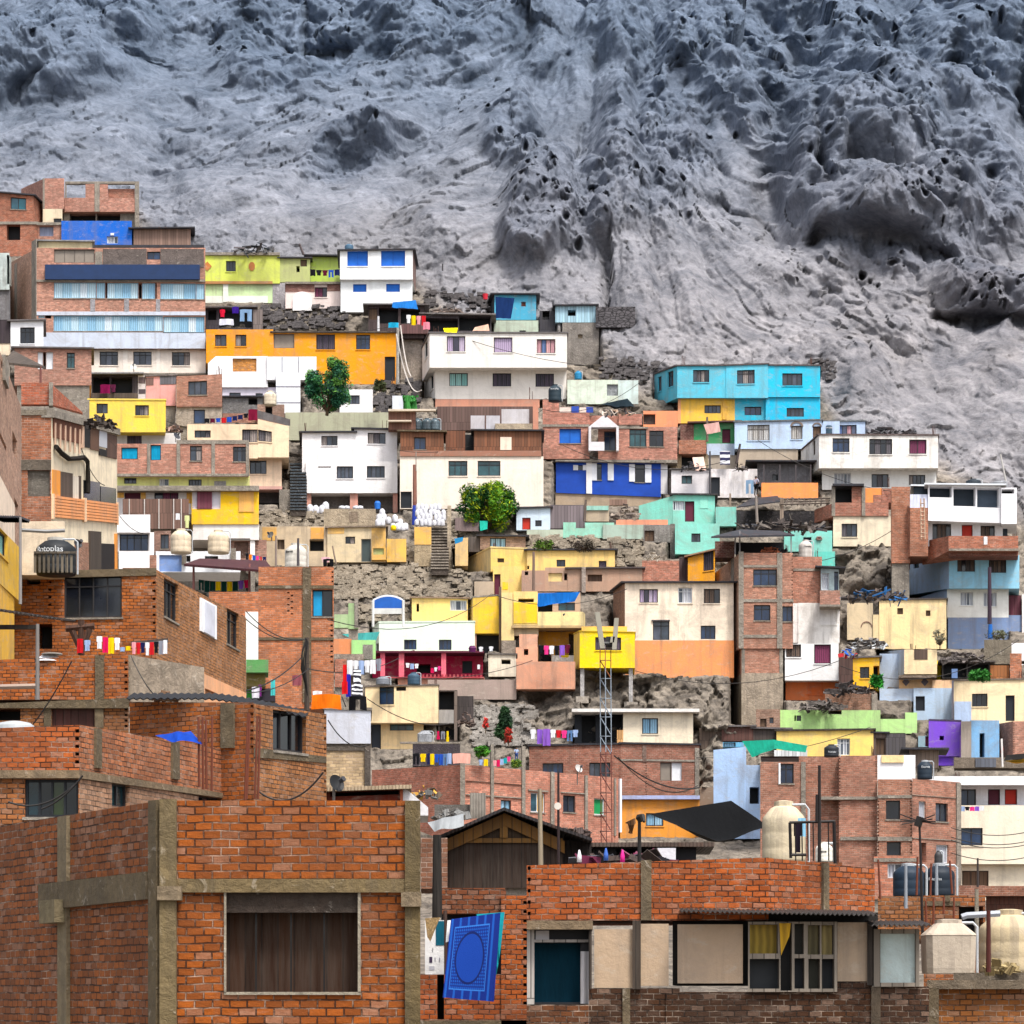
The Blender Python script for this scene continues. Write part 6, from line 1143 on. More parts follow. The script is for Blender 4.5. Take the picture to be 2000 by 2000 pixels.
CN = {'K': ('black', '#17171c'), 'M': ('maroon', '#5c1530'), 'B': ('blue', '#2450b4'), 'N': ('navy', '#1a2250'), 'R': ('red', '#c81e28'), 'P': ('pink', '#ee3c8c'), 'Y': ('yellow', '#f2cc10'), 'W': ('white', '#ececf0'), 'G': ('dark green', '#123c34'), 'V': ('violet', '#8a5cc8'), 'T': ('teal', '#1ea0a8'), 'L': ('pale blue', '#9db4dc'), 'O': ('orange', '#f07c14'), 'S': ('grey', '#8a8c98'), 'C': ('crimson', '#d81858'), 'Q': ('rose', '#f0a0a8'), 'J': ('denim blue', '#5878a4')}
SH = {'s': 'shirt', 't': 'trousers', 'w': 'towel', 'd': 'dress', 'e': 'sheet', 'j': 'jeans'}
def line(u0, v0, u1, v1, Y, items, where, hmax, rope=True, gap=.08):
    """A washing line between two pixels with garments, e.g. 'Rs Bt': red shirt, blue trousers."""
    its = items.split(); n = len(its); seen = {}; a, b = P(u0, v0, Y), P(u1, v1, Y); sag = (b-a).length*.04
    if rope:
        mb = MB(); mb.tube([a.lerp(b, i/8) + Vector((0, .03, -sag*4*(i/8)*(1-i/8))) for i in range(9)], .02, 'p:4a4644', 4); solo('clothesline', mb, 'thin line holding washing ' + where, 'clothesline')
    for i, t in enumerate(its):
        f0, f1 = (i+gap)/n, (i+1-gap)/n; fm = (f0+f1)/2; k = {'s': .72, 't': 1, 'w': .9, 'd': 1.1, 'e': .8, 'j': 1}[t[1]] * R.uniform(.85, 1.1)
        v = v0 + (v1-v0)*fm + sag*4*fm*(1-fm)/m2(1, Y); nm, hx = CN[t[0]]; ps = {0: 'left', n-1: 'right'}.get(i, 'middle')
        key = t; seen[key] = seen.get(key, 0) + 1; pre = '' if its.count(t) == 1 else ['first ', 'second ', 'third ', 'fourth '][min(3, seen[key]-1)]
        cloth(u0+(u1-u0)*f0, v, u0+(u1-u0)*f1, v + hmax*k, Y - .02, SH[t[1]], 'f:'+hx[1:], pre + nm + ' ' + SH[t[1]] + ' ' + where, 'washing ' + where)
def tarp(pts, mat, label, name='tarp', sag=.25, n=10, cat='tarp', fold=.12, ab=False):
    """pts: four (u, v, Y) corners: top left, top right, bottom right, bottom left."""
    q = [P(*p) for p in pts]; mb = MB(); ph = R.random()*9; L_ = (q[1]-q[0]).length
    def g(a, b):
        p = q[0].lerp(q[1], a).lerp(q[3].lerp(q[2], a), b); s = math.sin(a*3.1416)*math.sin(b*3.1416)
        return p + Vector((0, fold*L_*.25*math.sin(a*14+ph+b*3)*(.3+b), -sag*L_*.3*s + fold*L_*.06*math.sin(a*9+ph)*(b)))
    for i in range(n):
        for j in range(n): mb.face([g(i/n, (j+1)/n), g((i+1)/n, (j+1)/n), g((i+1)/n, j/n), g(i/n, j/n)], mat)
    if ab: mb.uv = [x for i in range(n) for j in range(n) for x in ((i/n, (j+1)/n), ((i+1)/n, (j+1)/n), ((i+1)/n, j/n), (i/n, j/n))]
    return solo(name, mb, label, cat, smooth=True)
def pole(u, v0, v1, Y, r, mat, label, u1=None, group=None, name='pole', cat='pole'):
    mb = MB(); mb.tube([P(u, v1, Y), P(u1 if u1 is not None else u, v0, Y)], r, mat, 8, r*.8); return solo(name, mb, label, cat, group)
def wire(a, b, sag, label, r=.018, mat='p:24201e', group='cables strung between the houses'):
    p, q = P(*a), P(*b); mb = MB(); mb.tube([p.lerp(q, i/14) + Vector((0, 0, -sag*4*(i/14)*(1-i/14))) for i in range(15)], r, mat, 4); solo('cable', mb, label, 'cable', group)
def dish(u, v, r, Y, mat, label, yaw=.5, up=.5, leg=0):
    c = P(u, v, Y); R_ = m2(r, Y); t = root('satellite_dish', c, label, 'satellite dish'); d = Vector((math.sin(yaw)*math.cos(up), -math.cos(yaw)*math.cos(up), math.sin(up)))
    a = d.cross(Vector((0, 0, 1))).normalized(); b = a.cross(d); mb = MB(); rg = []
    for k in range(5): rr = R_*k/4; rg.append([c + (a*math.cos(6.2832*i/20) + b*math.sin(6.2832*i/20))*rr + d*(rr*rr/R_*.28) for i in range(20)])
    for k in range(4):
        for i in range(20): mb.face([rg[k][i], rg[k][(i+1) % 20], rg[k+1][(i+1) % 20], rg[k+1][i]], mat)
    part('reflector', mb, t, smooth=True); mb = MB(); f = c + d*R_*.95; mb.tube([c - b*R_*.9 + d*R_*.2, f], .025, 'p:5a5a5e', 5); mb.tube([f, f + d*.12], .06, 'p:3a3a3e', 6); part('feed_arm', mb, t)
    mb = MB(); mb.tube([c - d*.05, c - d*R_*.3, c - d*R_*.3 - Vector((0, 0, (leg or R_*1.3)))], .035, 'p:6a625c', 6); part('mount', mb, t)
def tree(u, v0, v1, wpx, Y, cols, label, n=5200, lv=.17, name='tree', trunk='w:5a4632', low=.3, conic=0, cat='tree'):
    base = P(u, v1, Y); Ht = m2(v1-v0, Y); W_ = m2(wpx/2, Y); t = root(name, base, label, cat); mb = MB(); top = base + Vector((0, 0, Ht*.6))
    mb.tube([base, base.lerp(top, .5) + Vector((W_*.06, 0, 0)), top], Ht*.03, trunk, 7, Ht*.012); cl = []
    for i in range(34 if conic else 48):
        f = R.random(); a = R.random()*6.2832; rr = W_*(.25+.75*math.sqrt(R.random()))*.9; z = Ht*(low + (1-low)*(.1+.82*f))
        if conic: rr *= (1-f)*.95 + .08
        else: rr *= math.sqrt(max(.08, 1 - (2*(z/Ht-low)/(1-low) - 1)**2*.85))
        p = base + Vector((math.cos(a)*rr, math.sin(a)*rr*.8, z)); cl.append((p, W_*R.uniform(.16, .34)*(1.4 if conic else 1))); mb.tube([base + Vector((0, 0, Ht*low*.8)), base.lerp(p, .6) + Vector((0, 0, Ht*.05)), p], Ht*.012, trunk, 5, .01)
    part('trunk', mb, t); lf = MB(); cm = []
    for c_ in cols:
        nn = NT('leaf'); nn.b.inputs['Base Color'].default_value = lin(c_, 1.0); nn.b.inputs['Roughness'].default_value = .7; cm.append(nn.m)
    for i in range(n):
        k = R.randrange(len(cl)); p, r = cl[k]; d = Vector((R.gauss(0, 1), R.gauss(0, 1), R.gauss(0, 1))); d.normalize(); p = p + d*r*(R.random()**.45)*1.05
        e = Vector((R.gauss(0, 1), R.gauss(0, 1), R.gauss(0, .6) - .4)).normalized(); f = e.cross(Vector((R.gauss(0, 1), R.gauss(0, 1), R.gauss(0, 1)))).normalized(); s = lv*R.uniform(.4, 1.25)
        lf.face([p - e*s, p + f*s*.3, p + e*s, p - f*s*.3], cm[min(len(cm)-1, max(0, int(k*7 % len(cm) + R.choice((0, 0, 0, 1, -1)))))])
    part('crown', lf, t)
def rock(u0, v0, u1, v1, Y, mat, label, name='rock_outcrop', seed=1, depth=.5, rough=1.0, cat='rock', pts_=None):
    a, b = P(u0, v1, Y), P(u1, v0, Y); c = (a+b)/2; sx, sz = (b.x-a.x)/2, (b.z-a.z)/2; sy = max(sx, sz)*depth; nu, nv = 110, 70
    th, ph = np.meshgrid(np.linspace(0, 2*np.pi, nu), np.linspace(.02, np.pi-.02, nv)); d = np.stack([np.cos(th)*np.sin(ph), np.sin(th)*np.sin(ph), np.cos(ph)])
    s3 = np.array([sx, sy, sz])[:, None, None]; p = d*s3*1.1; m = min(sx, sz)
    k = 1 + rough*(.28*fbm(p, m*1.1, 3, seed, ridge=True) - .12 + .2*fbm(p, m*.42, 4, seed+5, ridge=True) - .08 + .12*fbm(p, m*.15, 3, seed+9, ridge=True))
    sq = (np.abs(d)**2.6).sum(0)**(-1/2.6); p = d*s3*k*sq*.95 + np.array([c.x, Y + sy*.75, c.z])[:, None, None]
    mb = MB(); g = [[Vector(p[:, j, i]) for i in range(nu)] for j in range(nv)]; mat = M(mat)
    for j in range(nv-1):
        for i in range(nu-1): mb.v += [g[j][i], g[j+1][i], g[j+1][i+1], g[j][i+1]]; k_ = len(mb.v); mb.f.append((k_-4, k_-3, k_-2, k_-1)); mb.mi.append(0); mb.uv += [(x.x, x.z) for x in mb.v[-4:]]
    mb.mats = [mat]; return solo(name, mb, label, cat, smooth=True)
def m_rock(h):
    n = NT('boulder'); c = lin(h); o = n.uv(src='Object'); f = n.noise(o, .8, 8, .7, .5); g = n.noise(o, 3.5, 6, .75)
    n.col(n.mix(n.mul(n.ramp(g, .4, .68), .5), n.mix(n.ramp(f, .3, .7), dk(c, .6), dk(c, 1.25)), dk(c, .45))); n.bump(g, .9, .25); n.b.inputs['Specular IOR Level'].default_value = .1; return n.m
MC['rockd'] = m_rock('#6f6a6a'); MC['rockp'] = m_rock('#b3aca4'); MC['rockb'] = m_rock('#b5a896')
def rubble(zones, label, size=(.15, .5), mat='rockb'):
    mb = MB(); mat = M(mat)
    for u0, v0, u1, v1, n in zones:
        for _ in range(n):
            u, v = fu(R.uniform(u0, u1)), fv(R.uniform(v0, v1)); y = hillY(u, v) - .05; c = P0(u, v, y); s = size[0] + (size[1]-size[0])*R.random()**2.5
            ax = [Vector((R.gauss(0, 1), R.gauss(0, 1), R.gauss(0, 1))).normalized() for _ in range(8)]
            vs = [c + Vector((x.x*s*1.2, x.y*s, x.z*s*.62))*R.uniform(.8, 1.15) for x in [Vector((i, j, k)).normalized() for i in (-1, 1) for j in (-1, 1) for k in (-1, 1)]]
            for q in ((0, 1, 3, 2), (4, 6, 7, 5), (0, 4, 5, 1), (2, 3, 7, 6), (0, 2, 6, 4), (1, 5, 7, 3)): mb.face([vs[i] for i in q], mat)
    solo('rubble', mb, label, 'rubble', None, 'stuff')
def scrap(u0, v0, u1, v1, Y, n, label, mats=('w:5c4a3e', 'w:7d6e62', 'p:3a3a40'), ln=1.0, name='scrap_pile'):
    mb = MB(); n = int(n*1.5)
    for i in range(n):
        f_ = (i + R.random())/n; c = P(u0 + (u1-u0)*(.08+.84*f_), v1 - (v1-v0)*R.random()*(.25+.55*math.sin(f_*3.1416)*R.random()), Y + R.uniform(0, 1.2)); d = Vector((R.gauss(0, 1), R.gauss(0, .5), R.gauss(0, .3))).normalized()*R.uniform(.3, 1)*ln*min(.85, m2(u1-u0, Y)*.16)
        e = d.cross(Vector((R.gauss(0, 1), R.gauss(0, 1), R.gauss(0, 1)))).normalized(); f = d.cross(e).normalized(); w = R.uniform(.03, .12); t = .03
        mb.hexa([c-d-e*w, c+d-e*w, c+d+e*w, c-d+e*w] + [x + f*t for x in (c-d-e*w, c+d-e*w, c+d+e*w, c-d+e*w)], R.choice(mats))
    solo(name, mb, label, 'scrap pile')
def sack(u, v, Y, w, h, label, group, mat='f:d6d6dc'):
    c = P(u, v, Y); r = m2(w/2, Y); H_ = m2(h, Y); mb = MB(); mb.lathe(c + Vector((0, r*.6, 0)), [(r*.85, 0), (r, H_*.15), (r*.97, H_*.5), (r*.9, H_*.75), (r*.55, H_*.93), (r*.2, H_*(.97 + .06*R.random()))], mat, 10); solo('sack', mb, label, 'sack', group, smooth=True)
def person(u, v0, v1, Y, top, legs, label, turn=0.0, arm=.6, hair='#1a1412'):
    """A standing figure grown as one skin over a skeleton; clothes and hair are children."""
    g = P(u, v1, Y); Hh = m2(v1-v0, Y); k = Hh/1.7
    J = {'pel': (0, 0, .95), 'bel': (0, .01, 1.12), 'che': (0, .02, 1.3), 'nec': (0, .01, 1.46), 'hea': (0, -.02, 1.56), 'crn': (0, -.01, 1.66)}
    E = [('pel', 'bel'), ('bel', 'che'), ('che', 'nec'), ('nec', 'hea'), ('hea', 'crn')]; RD = {'pel': .14, 'bel': .125, 'che': .15, 'nec': .055, 'hea': .095, 'crn': .07}
    for s, n in ((-1, 'l'), (1, 'r')):
        for nm, p, r in (('hip', (s*.09, 0, .9), .095), ('kne', (s*.11, -.02, .5), .062), ('ank', (s*.12, .02, .09), .042), ('toe', (s*.13, -.14, .04), .04), ('sho', (s*.18, .02, 1.39), .065), ('elb', (s*.27, -.02-.1*arm, 1.12), .045), ('wri', (s*.25, -.22*arm-.05, 1.0+.12*arm), .033), ('han', (s*.24, -.31*arm-.05, 1.0+.14*arm), .035)): J[nm+n] = p; RD[nm+n] = r
        E += [('pel', 'hip'+n), ('hip'+n, 'kne'+n), ('kne'+n, 'ank'+n), ('ank'+n, 'toe'+n), ('che', 'sho'+n), ('sho'+n, 'elb'+n), ('elb'+n, 'wri'+n), ('wri'+n, 'han'+n)]
    t = root('person', g, label, 'person'); ct, st = math.cos(turn), math.sin(turn)
    def grow(name, keys, grow_=1.0, mat='p:9a6a4c', sub=2):
        ks = [x for x in J if x in keys]; me = bpy.data.meshes.new(name)
        me.from_pydata([((J[x][0]*ct - J[x][1]*st)*k, (J[x][0]*st + J[x][1]*ct)*k, J[x][2]*k) for x in ks], [(ks.index(a), ks.index(b)) for a, b in E if a in ks and b in ks], [])
        o = bpy.data.objects.new(name, me); COL.objects.link(o); mo = o.modifiers.new('skin', 'SKIN'); o.modifiers.new('sub', 'SUBSURF').render_levels = sub
        for i, x in enumerate(ks): rr = RD[x]*k*grow_; me.skin_vertices[0].data[i].radius = (rr, rr)
        me.skin_vertices[0].data[0].use_root = True; dg = bpy.context.evaluated_depsgraph_get(); m2_ = bpy.data.meshes.new_from_object(o.evaluated_get(dg)); bpy.data.objects.remove(o)
        m2_.materials.clear(); m2_.materials.append(M(mat)); o2 = bpy.data.objects.new(name, m2_); COL.objects.link(o2); o2.parent = t; OFF[o2] = OFF[t]
    grow('body', set(J)); grow('top', {'pel', 'bel', 'che', 'shol', 'shor', 'elbl', 'elbr'}, 1.16, 'f:'+top[1:]); grow('trousers', {'pel', 'hipl', 'hipr', 'knel', 'kner', 'ankl', 'ankr'}, 1.18, 'f:'+legs[1:])
    hb = MB(); hb.lathe(g + Vector((0, .01*k, 1.55*k)), [(.105*k, 0), (.112*k, .05*k), (.1*k, .1*k), (.05*k, .14*k), (.005, .15*k)], 'p:'+hair[1:], 12); part('hair', hb, t, smooth=True)
# ------------------------------------------------------------- tanks, dishes, masts
fr(0, 660, 520)
tank(385, 1425, 1700, 290, 92, 'p:1c2024', 'big black water tank with white lettering behind wooden palings', lid='p:b8b4ac', text=('Rotoplas', .42, .62, -.25), sq=0)
house('paling_fence', 'row of weathered wooden palings in front of the big black tank', 'fence', Y=90.5)
for i in range(9): B(245+i*33, 1555 + (i*37 % 23), 263+i*33, 1702, 'w:6a6256', D=.08, name='paling')
B(245, 1548, 550, 1564, 'w:5a5248', o=-.05, D=.05, name='rail')
tank(1305, 1372, 1552, 152, 181, 'q:d9c7ac', 'left cream water tank on the white rooftop house')
tank(1578, 1382, 1552, 156, 181, 'q:d6c4a8', 'right cream water tank on the white rooftop house')
dish(562, 1495, 34, 93, 'p:2c2c30', 'small dark satellite dish right of the big black tank', .7, .3)
dish(1280, 715, 28, 200, 'p:3a3c44', 'dark dish leaning beneath the bright yellow house', .8, .5); dish(970, 212, 24, 221, 'p:d8d4cc', 'pale dish in front of the apartment block windows', 0, .4)
fr(440, 860, 440)
tank(598, 868, 1085, 190, 146, 'q:cfcac0', 'large dirty white water tank on the brick tower roof', text=('Eternit', .3, .62, -.6), tc='p:4a4a48')
dish(392, 815, 32, 160, 'p:6a6660', 'grey satellite dish above the brick tower', -.6, .4)
fr(380, 450, 460); tank(615, 1305, 1425, 104, 213, 'q:e3d5bc', 'cream water tank behind the small brick rooftop hut')
tank(175+1090, 104, 150, 70, 236, 'p:4a6a84', 'small blue tank on the roof of the white house with blue shutters')
fr(780, 520, 460)
tank(1277, 958, 1100, 108, 208, 'p:23343e', 'dark water tank with white script on the brick and blue house', text=('Rotoplas', .36, .68, -.1)); tank(1467, 852, 925, 60, 222, 'p:1d7fae', 'small bright blue barrel tank on the pastel wall')
for i, u in enumerate((143, 225, 290)): tank(u, 1238, 1338, 88, 208.6, 'g:54646c', ['left', 'middle', 'right'][i] + ' glassy grey barrel on the plywood terrace')
fr(1180, 560, 460)
tank(833, 1005, 1105, 112, 222, 'p:6f767e', 'grey tank before the yellow corner of the turquoise house'); tank(1845, 1110, 1210, 108, 214, 'p:2f4a5c', 'slate blue tank beside the light blue house', text=('Rotoplas', .34, .55, 0))
fr(1560, 780, 440)
tank(1508, 672, 735, 130, 196, 'p:2a343c', 'left black tank on the white pavilion roof'); tank(1720, 690, 740, 130, 197, 'p:8a8c90', 'grey flat tank on the white pavilion roof')
fr(1200, 900, 440); tank(1645, 668, 830, 118, 195, 'q:c8c2bc', 'pale grey water tank by the pink flower motif wall', text=('Rotoplas', .3, .6, .3), tc='p:3a3a3a')
fr(1560, 1140, 440)
tank(1090, 1508, 1672, 130, 147.5, 'p:1b2a38', 'black water tank with white name on the brick apartment roof', lid='p:c0c4c8', text=('Eternit', .42, .62, 0)); tank(288, 1372, 1480, 128, 147.5, 'p:25282e', 'squat black tank on the brick apartment roof', text=('Rotoplas', .3, .35, 0))
fr(1500, 1500, 500)
tank(1077, 712, 966, 236, 75, 'p:14283a', 'left of two large navy water tanks on the worn brick house', lid='p:b8bcc0'); tank(1310, 712, 964, 232, 75.6, 'p:121f2c', 'right of two large navy water tanks on the worn brick house', lid='p:b0b4b8', text=('Rotoplas', .26, .5, -.45))
tank(1388, 1135, 1550, 380, 58.6, 'q:bcae9c', 'square stained beige water tank, bottom right', sq=.97); tank(1860, 1058, 1545, 460, 59.5, 'q:c2b08e', 'large cream water tank cut by the right edge, bottom right')
tank(135, 235, 705, 330, 70, 'q:cfc0a2', 'big cream water tank behind the black railing'); tank(430, 555, 705, 130, 66, '#eee9dc', 'small white tank behind the black railing', text=('Eternit', .35, .5, -.3), tc='p:3a3a3a'); tank(1290, 620, 735, 60, 100, 'p:3a3a3c', 'small dark tank right behind the navy tanks')
fr(440, 1160, 440)
tank(1615, 665, 775, 108, 179, 'p:3a5468', 'steel blue tank below the crimson porch'); tank(1710, 1165, 1285, 130, 172, 'c:b9bcc2', 'pale grey square tank on the brick terrace', sq=.85); tank(1350, 700, 775, 120, 181, 'p:7a7e86', 'low grey tank left below the crimson porch')
dish(945, 1630, 78, 64, 'p:1d1e20', 'large black satellite dish on the brick corner house roof', .75, .35, leg=1.2)
fr(840, 1200, 440); dish(1270, 1325, 38, 150, 'p:c0bcb8', 'white satellite dish before the barred windows of the brown brick house', .7, .4, leg=.8); dish(1145-840+840-0, 1075-1200+130, 1, 178, 'p:d0d0d0', 'tiny dish on the yellow balcony house', .4, .4)
# lattice mast with panel antennas
fr(840, 1200, 440); Ym = 120.0; mast = root('radio_mast', P(1505, 1932, Ym), 'slim lattice radio mast with white panel antennas in front of the yellow box house', 'mast')
for u, dy in ((1458, 0), (1550, 0), (1503, -.8)):
    for a, b, m in ((1990, 1180, 'p:6a3a34'), (1180, 460, 'p:8f9aa6'), (460, 300, 'p:a8643c')):
        mb = MB(); mb.tube([P(u + (10 if a > 1200 else 4 if a > 500 else 0), a, Ym+dy), P(u + (4 if a > 1200 else 0), b, Ym+dy)], .022, m, 6); part('mast_leg', mb, mast)
for v in (395, 550, 720, 880, 1045, 1200, 1360, 1530, 1700, 1860):
    m = 'p:a8643c' if v < 460 else 'p:8f9aa6' if v < 1180 else 'p:6a3a34'; mb = MB(); q = [P(1458, v, Ym), P(1550, v, Ym), P(1503, v, Ym-.8)]
    for i in range(3): mb.tube([q[i], q[(i+1) % 3]], .018, m, 5)
    mb.tube([P(1458, v, Ym), P(1550, v+150, Ym)], .022, m, 4); part('brace', mb, mast)
for u0, v0, u1, v1, w in ((1435, -20, 1490, 290, 42), (1600, 30, 1580, 300, 38), (1568, 190, 1560, 240, 34)):
    mb = MB(); a, b = P(u0, v0, Ym-1), P(u1 if u0 != 1435 else 1480, v1, Ym-1); k = Vector((m2(w, Ym)/2, 0, 0)); d = Vector((0, .35, 0)); mb.hexa([b-k, b+k, a+k, a-k, b-k+d, b+k+d, a+k+d, a-k+d], 'p:9c988a'); part('panel_antenna', mb, mast)
mb = MB(); mb.box(P(1510, 280, Ym-.6), P(1580, 210, Ym+.2), 'p:3a3a3c'); mb.tube([P(1460, 250, Ym-.7), P(1600, 250, Ym-.7)], .08, 'p:4a4a4c', 6); part('antenna_bracket', mb, mast)
# poles
fr(380, 450, 460)
pole(1667, 760, 1262, 221, .13, 'c:c9c4bc', 'white pole at the end of the ochre house'); pole(1508, 705, 830, 224, .1, 'p:d8d8dc', 'thin white pipe by the plank door'); pole(895, 110, 200, 231, .1, 'w:5a5052', 'leaning dark stick on the olive house roof', 860)
fr(780, 520, 460); pole(125, 1630, 1932, 203, .09, 'p:8a5c4c', 'rust brown pole before the cream wall'); pole(137, 1520, 1680, 203, .04, 'p:8a847c', 'thin pipe above the rust brown pole'); pole(355, -20, 190, 237, .07, 'w:4a484c', 'thin stake at the left of the hanging blue tarp')
fr(1180, 560, 460); pole(947, 530, 640, 228, .09, 'p:3a3a40', 'short black chimney pipe on the turquoise house'); pole(845, 1070, 1270, 214, .1, 'w:7a6a5e', 'wooden post of the green porch'); pole(1085, 1290, 1450, 208, .1, 'w:4a4040', 'dark stick leaning by the light blue house', 1115); pole(868, 1350, 1720, 205, .07, 'p:4a484c', 'dark downpipe on the white shack corner'); pole(1255, 1720, 1932, 196, .1, 'p:8a8078', 'thin grey post beneath the orange parapet', 1245)
fr(1560, 780, 440); pole(1637, 1440, 1925, 186, .14, 'p:3a2a38', 'dark lamp pole before the sky blue house'); pole(1643, 1930, 2050, 186, .16, 'p:1464b8', 'blue painted foot of the dark lamp pole'); pole(1775, 470, 700, 200, .07, 'p:b8b4b0', 'thin white rod on the white pavilion roof', 1730); pole(948, 0, 250, 222, .06, 'p:9a9490', 'thin mast behind the white house on the slope')
fr(840, 900, 440); pole(888, 780, 1110, 189, .1, 'p:7a6458', 'brown street lamp pole before the yellow houses'); pole(1325, 335, 520, 203, .1, 'w:6a5c54', 'crooked stake in the plank fence', 1335)
fr(440, 860, 440); pole(1625, 210, 700, 204.4, .16, 'p:7a4a3c', 'rust red lamp post beside the cream house door'); pole(1622, 560, 725, 204.2, .18, 'p:2440a8', 'blue painted base of the rust red lamp post'); pole(435, 820, 1075, 150, .06, 'p:8a7a70', 'thin post left of the dirty white tank'); pole(625, 840, 1075, 144.5, .07, 'p:4a4448', 'dark rod before the dirty white tank'); pole(950, 905, 1060, 190, .06, 'w:8a7868', 'slanted stick beside the sandy house', 920)
fr(440, 1160, 440); up = pole(700, 375, 1000, 120, .11, 'w:4a3e36', 'thick utility pole wrapped in cables before the brick tower', name='utility_pole')
cb = MB()
for i in range(9): cb.tube([P(694+i*2, 380+i*4, 119.7), P(662+i*4 - (i%3)*8, 480+i*22, 119.5), P(650+i*5 + (i%2)*8, 640+i*12, 119.5), P(690+i*2, 800+i*9, 119.7)], .022, 'p:1d1a18', 4)
solo('cable_bundle', cb, 'tangled bundle of black cables hanging on the utility pole', 'cable')
fr(800, 1480, 500, 1858)
pole(952, 225, 790, 60, .055, 'w:a89880', 'tall pale wooden post beside the gabled shed', 945); pole(1080, 105, 790, 61, .03, 'p:2a1a1a', 'dark iron pipe with a white round cap plate')
mb = MB(); c = P(1075, 350, 60.8); mb.lathe(c, [(.005, 0)], 'p:d8d0c4', 4) if 0 else None
for i in range(16):
    a, b = 6.2832*i/16, 6.2832*(i+1)/16; r_ = m2(26, 60.8); mb.hexa([c, c + Vector((math.cos(a)*r_, 0, math.sin(a)*r_)), c + Vector((math.cos(b)*r_, 0, math.sin(b)*r_)), c] + [x + Vector((0, .08, 0)) for x in (c, c + Vector((math.cos(a)*r_, 0, math.sin(a)*r_)), c + Vector((math.cos(b)*r_, 0, math.sin(b)*r_)), c)], 'p:d8d0c4')
solo('lamp_plate', mb, 'round white plate fixed to the dark iron pipe', 'plate')
pole(1668, 440, 760, 58, .04, 'p:1a1614', 'short black lamp pole on the brick parapet'); mb = MB(); mb.tube([P(1668, 440, 58), P(1690, 425, 57.9), P(1702, 465, 57.8)], .09, 'p:1a1614', 6, .03); solo('street_lamp', mb, 'bent black lamp head on the short pole', 'lamp'); mb = MB(); mb.tube([P(1605, 545, 58.5), P(1612, 480, 58.4), P(1600, 455, 58.4)], .05, 'w:6a4420', 5, .12); solo('wooden_stake', mb, 'carved brown stake before the amber ground floor', 'stake')
pole(200, 560, 1160, 62.5, .11, 'w:14100e', 'thick charred post between the corner house and shed'); pole(258, 1110, 1560, 61.6, .05, 'w:3a2018', 'thin brown post beside the blue towel')
fr(1500, 1500, 500)
pole(388, -20, 710, 55.6, .035, 'p:1c1412', 'tall black iron pole on the brick parapet'); pole(368, 200, 405, 55.6, .03, 'p:1c1412', 'short iron stub bound to the tall black pole')
gt = root('railing', P(330, 710, 56), 'black iron railing frame on the brick parapet', 'railing'); y_ = 56.0
for nm, a, b, r_ in [('rail', (162, 412), (502, 402), .03), ('rail', (170, 655), (290, 655), .03), ('post', (165, 412), (172, 680), .032), ('post', (498, 402), (506, 720), .036)] + [('bar', (u, 410), (u+4, 700), .014) for u in (205, 255, 300, 340, 455)]:
    mb = MB(); mb.tube([P(*a, y_), P(*b, y_)], r_, 'p:17100f', 6); part(nm, mb, gt)
ant = root('television_antenna', P(1160, 1190, 62), 'spindly television antenna on a tall thin pole, lower right', 'antenna')
mb = MB(); mb.tube([P(1168, 1300, 62), P(1150, 600, 62), P(1140, 370, 62)], .035, 'p:241c1a', 6, .025); part('pole', mb, ant); mb = MB(); mb.tube([P(1128, 440, 62), P(1150, 370, 62)], .09, 'p:1a1614', 6); part('hub', mb, ant)
for a in ((1000, 350), (1000, 405), (1010, 425), (1258, 352), (1265, 405), (1262, 420), (1000, 350+40), (1240, 385)): mb = MB(); mb.tube([P(1138, 400, 62), P(*a, 61.8)], .013, 'p:2a2220', 4); part('element', mb, ant)
# reinforcing bars
def rods(lst, Y, where, r=.028):
    for u0, v0, u1, v1 in lst: pole(u0, v0, v1, Y, r, 'p:6a3420', 'thin rusty steel rod ' + where, u1, 'steel rods ' + where, 'steel_rod', 'rod')
    
fr(0, 1060, 520); rods([(1446, 1268, 1440, 1770), (1474, 1265, 1470, 1790), (1498, 1285, 1494, 1790), (1536, 1262, 1540, 1800)], 63, 'rising over the long brick wall'); rods([(1778, 1235, 1800, 1870), (1790, 1245, 1812, 1860), (1850, 1260, 1868, 1860), (1872, 1262, 1888, 1860)], 63, 'beside the corner of the tin eaved house')
fr(1500, 1500, 500); rods([(848, 690, 832, 990), (1122, 670, 1128, 960), (1225, 720, 1232, 960), (1390, 700, 1372, 950)], 72, 'standing among the navy tanks', .03); rods([(1195, 1000, 1190, 1170), (1248, 980, 1250, 1190), (1325, 975, 1328, 1100), (1402, 975, 1404, 1150)], 70, 'against the worn brick wall', .03)
pole(1575, 915, 1280, 66, .055, 'c:a09684', 'pale concrete pole before the dark recess'); pole(1583, 680, 900, 118, .05, 'p:3a3230', 'thin black post before the garage'); pole(1040, 730, 1060, 71, .045, 'p:8a9098', 'grey steel tube before the left navy tank'); pole(1272, 730, 960, 72, .045, 'p:8a9098', 'grey steel tube before the right navy tank'); pole(1664, 1075, 1540, 56.5, .05, 'p:4a1c14', 'thin dark red rod before the cream tank')
mb = MB(); mb.tube([P(1462, 1125, 57), P(1500, 1112, 57), P(1750, 1098, 57)], .07, 'p:a8acb4', 6); solo('water_pipe', mb, 'grey plastic pipe joining the two beige tanks', 'pipe')
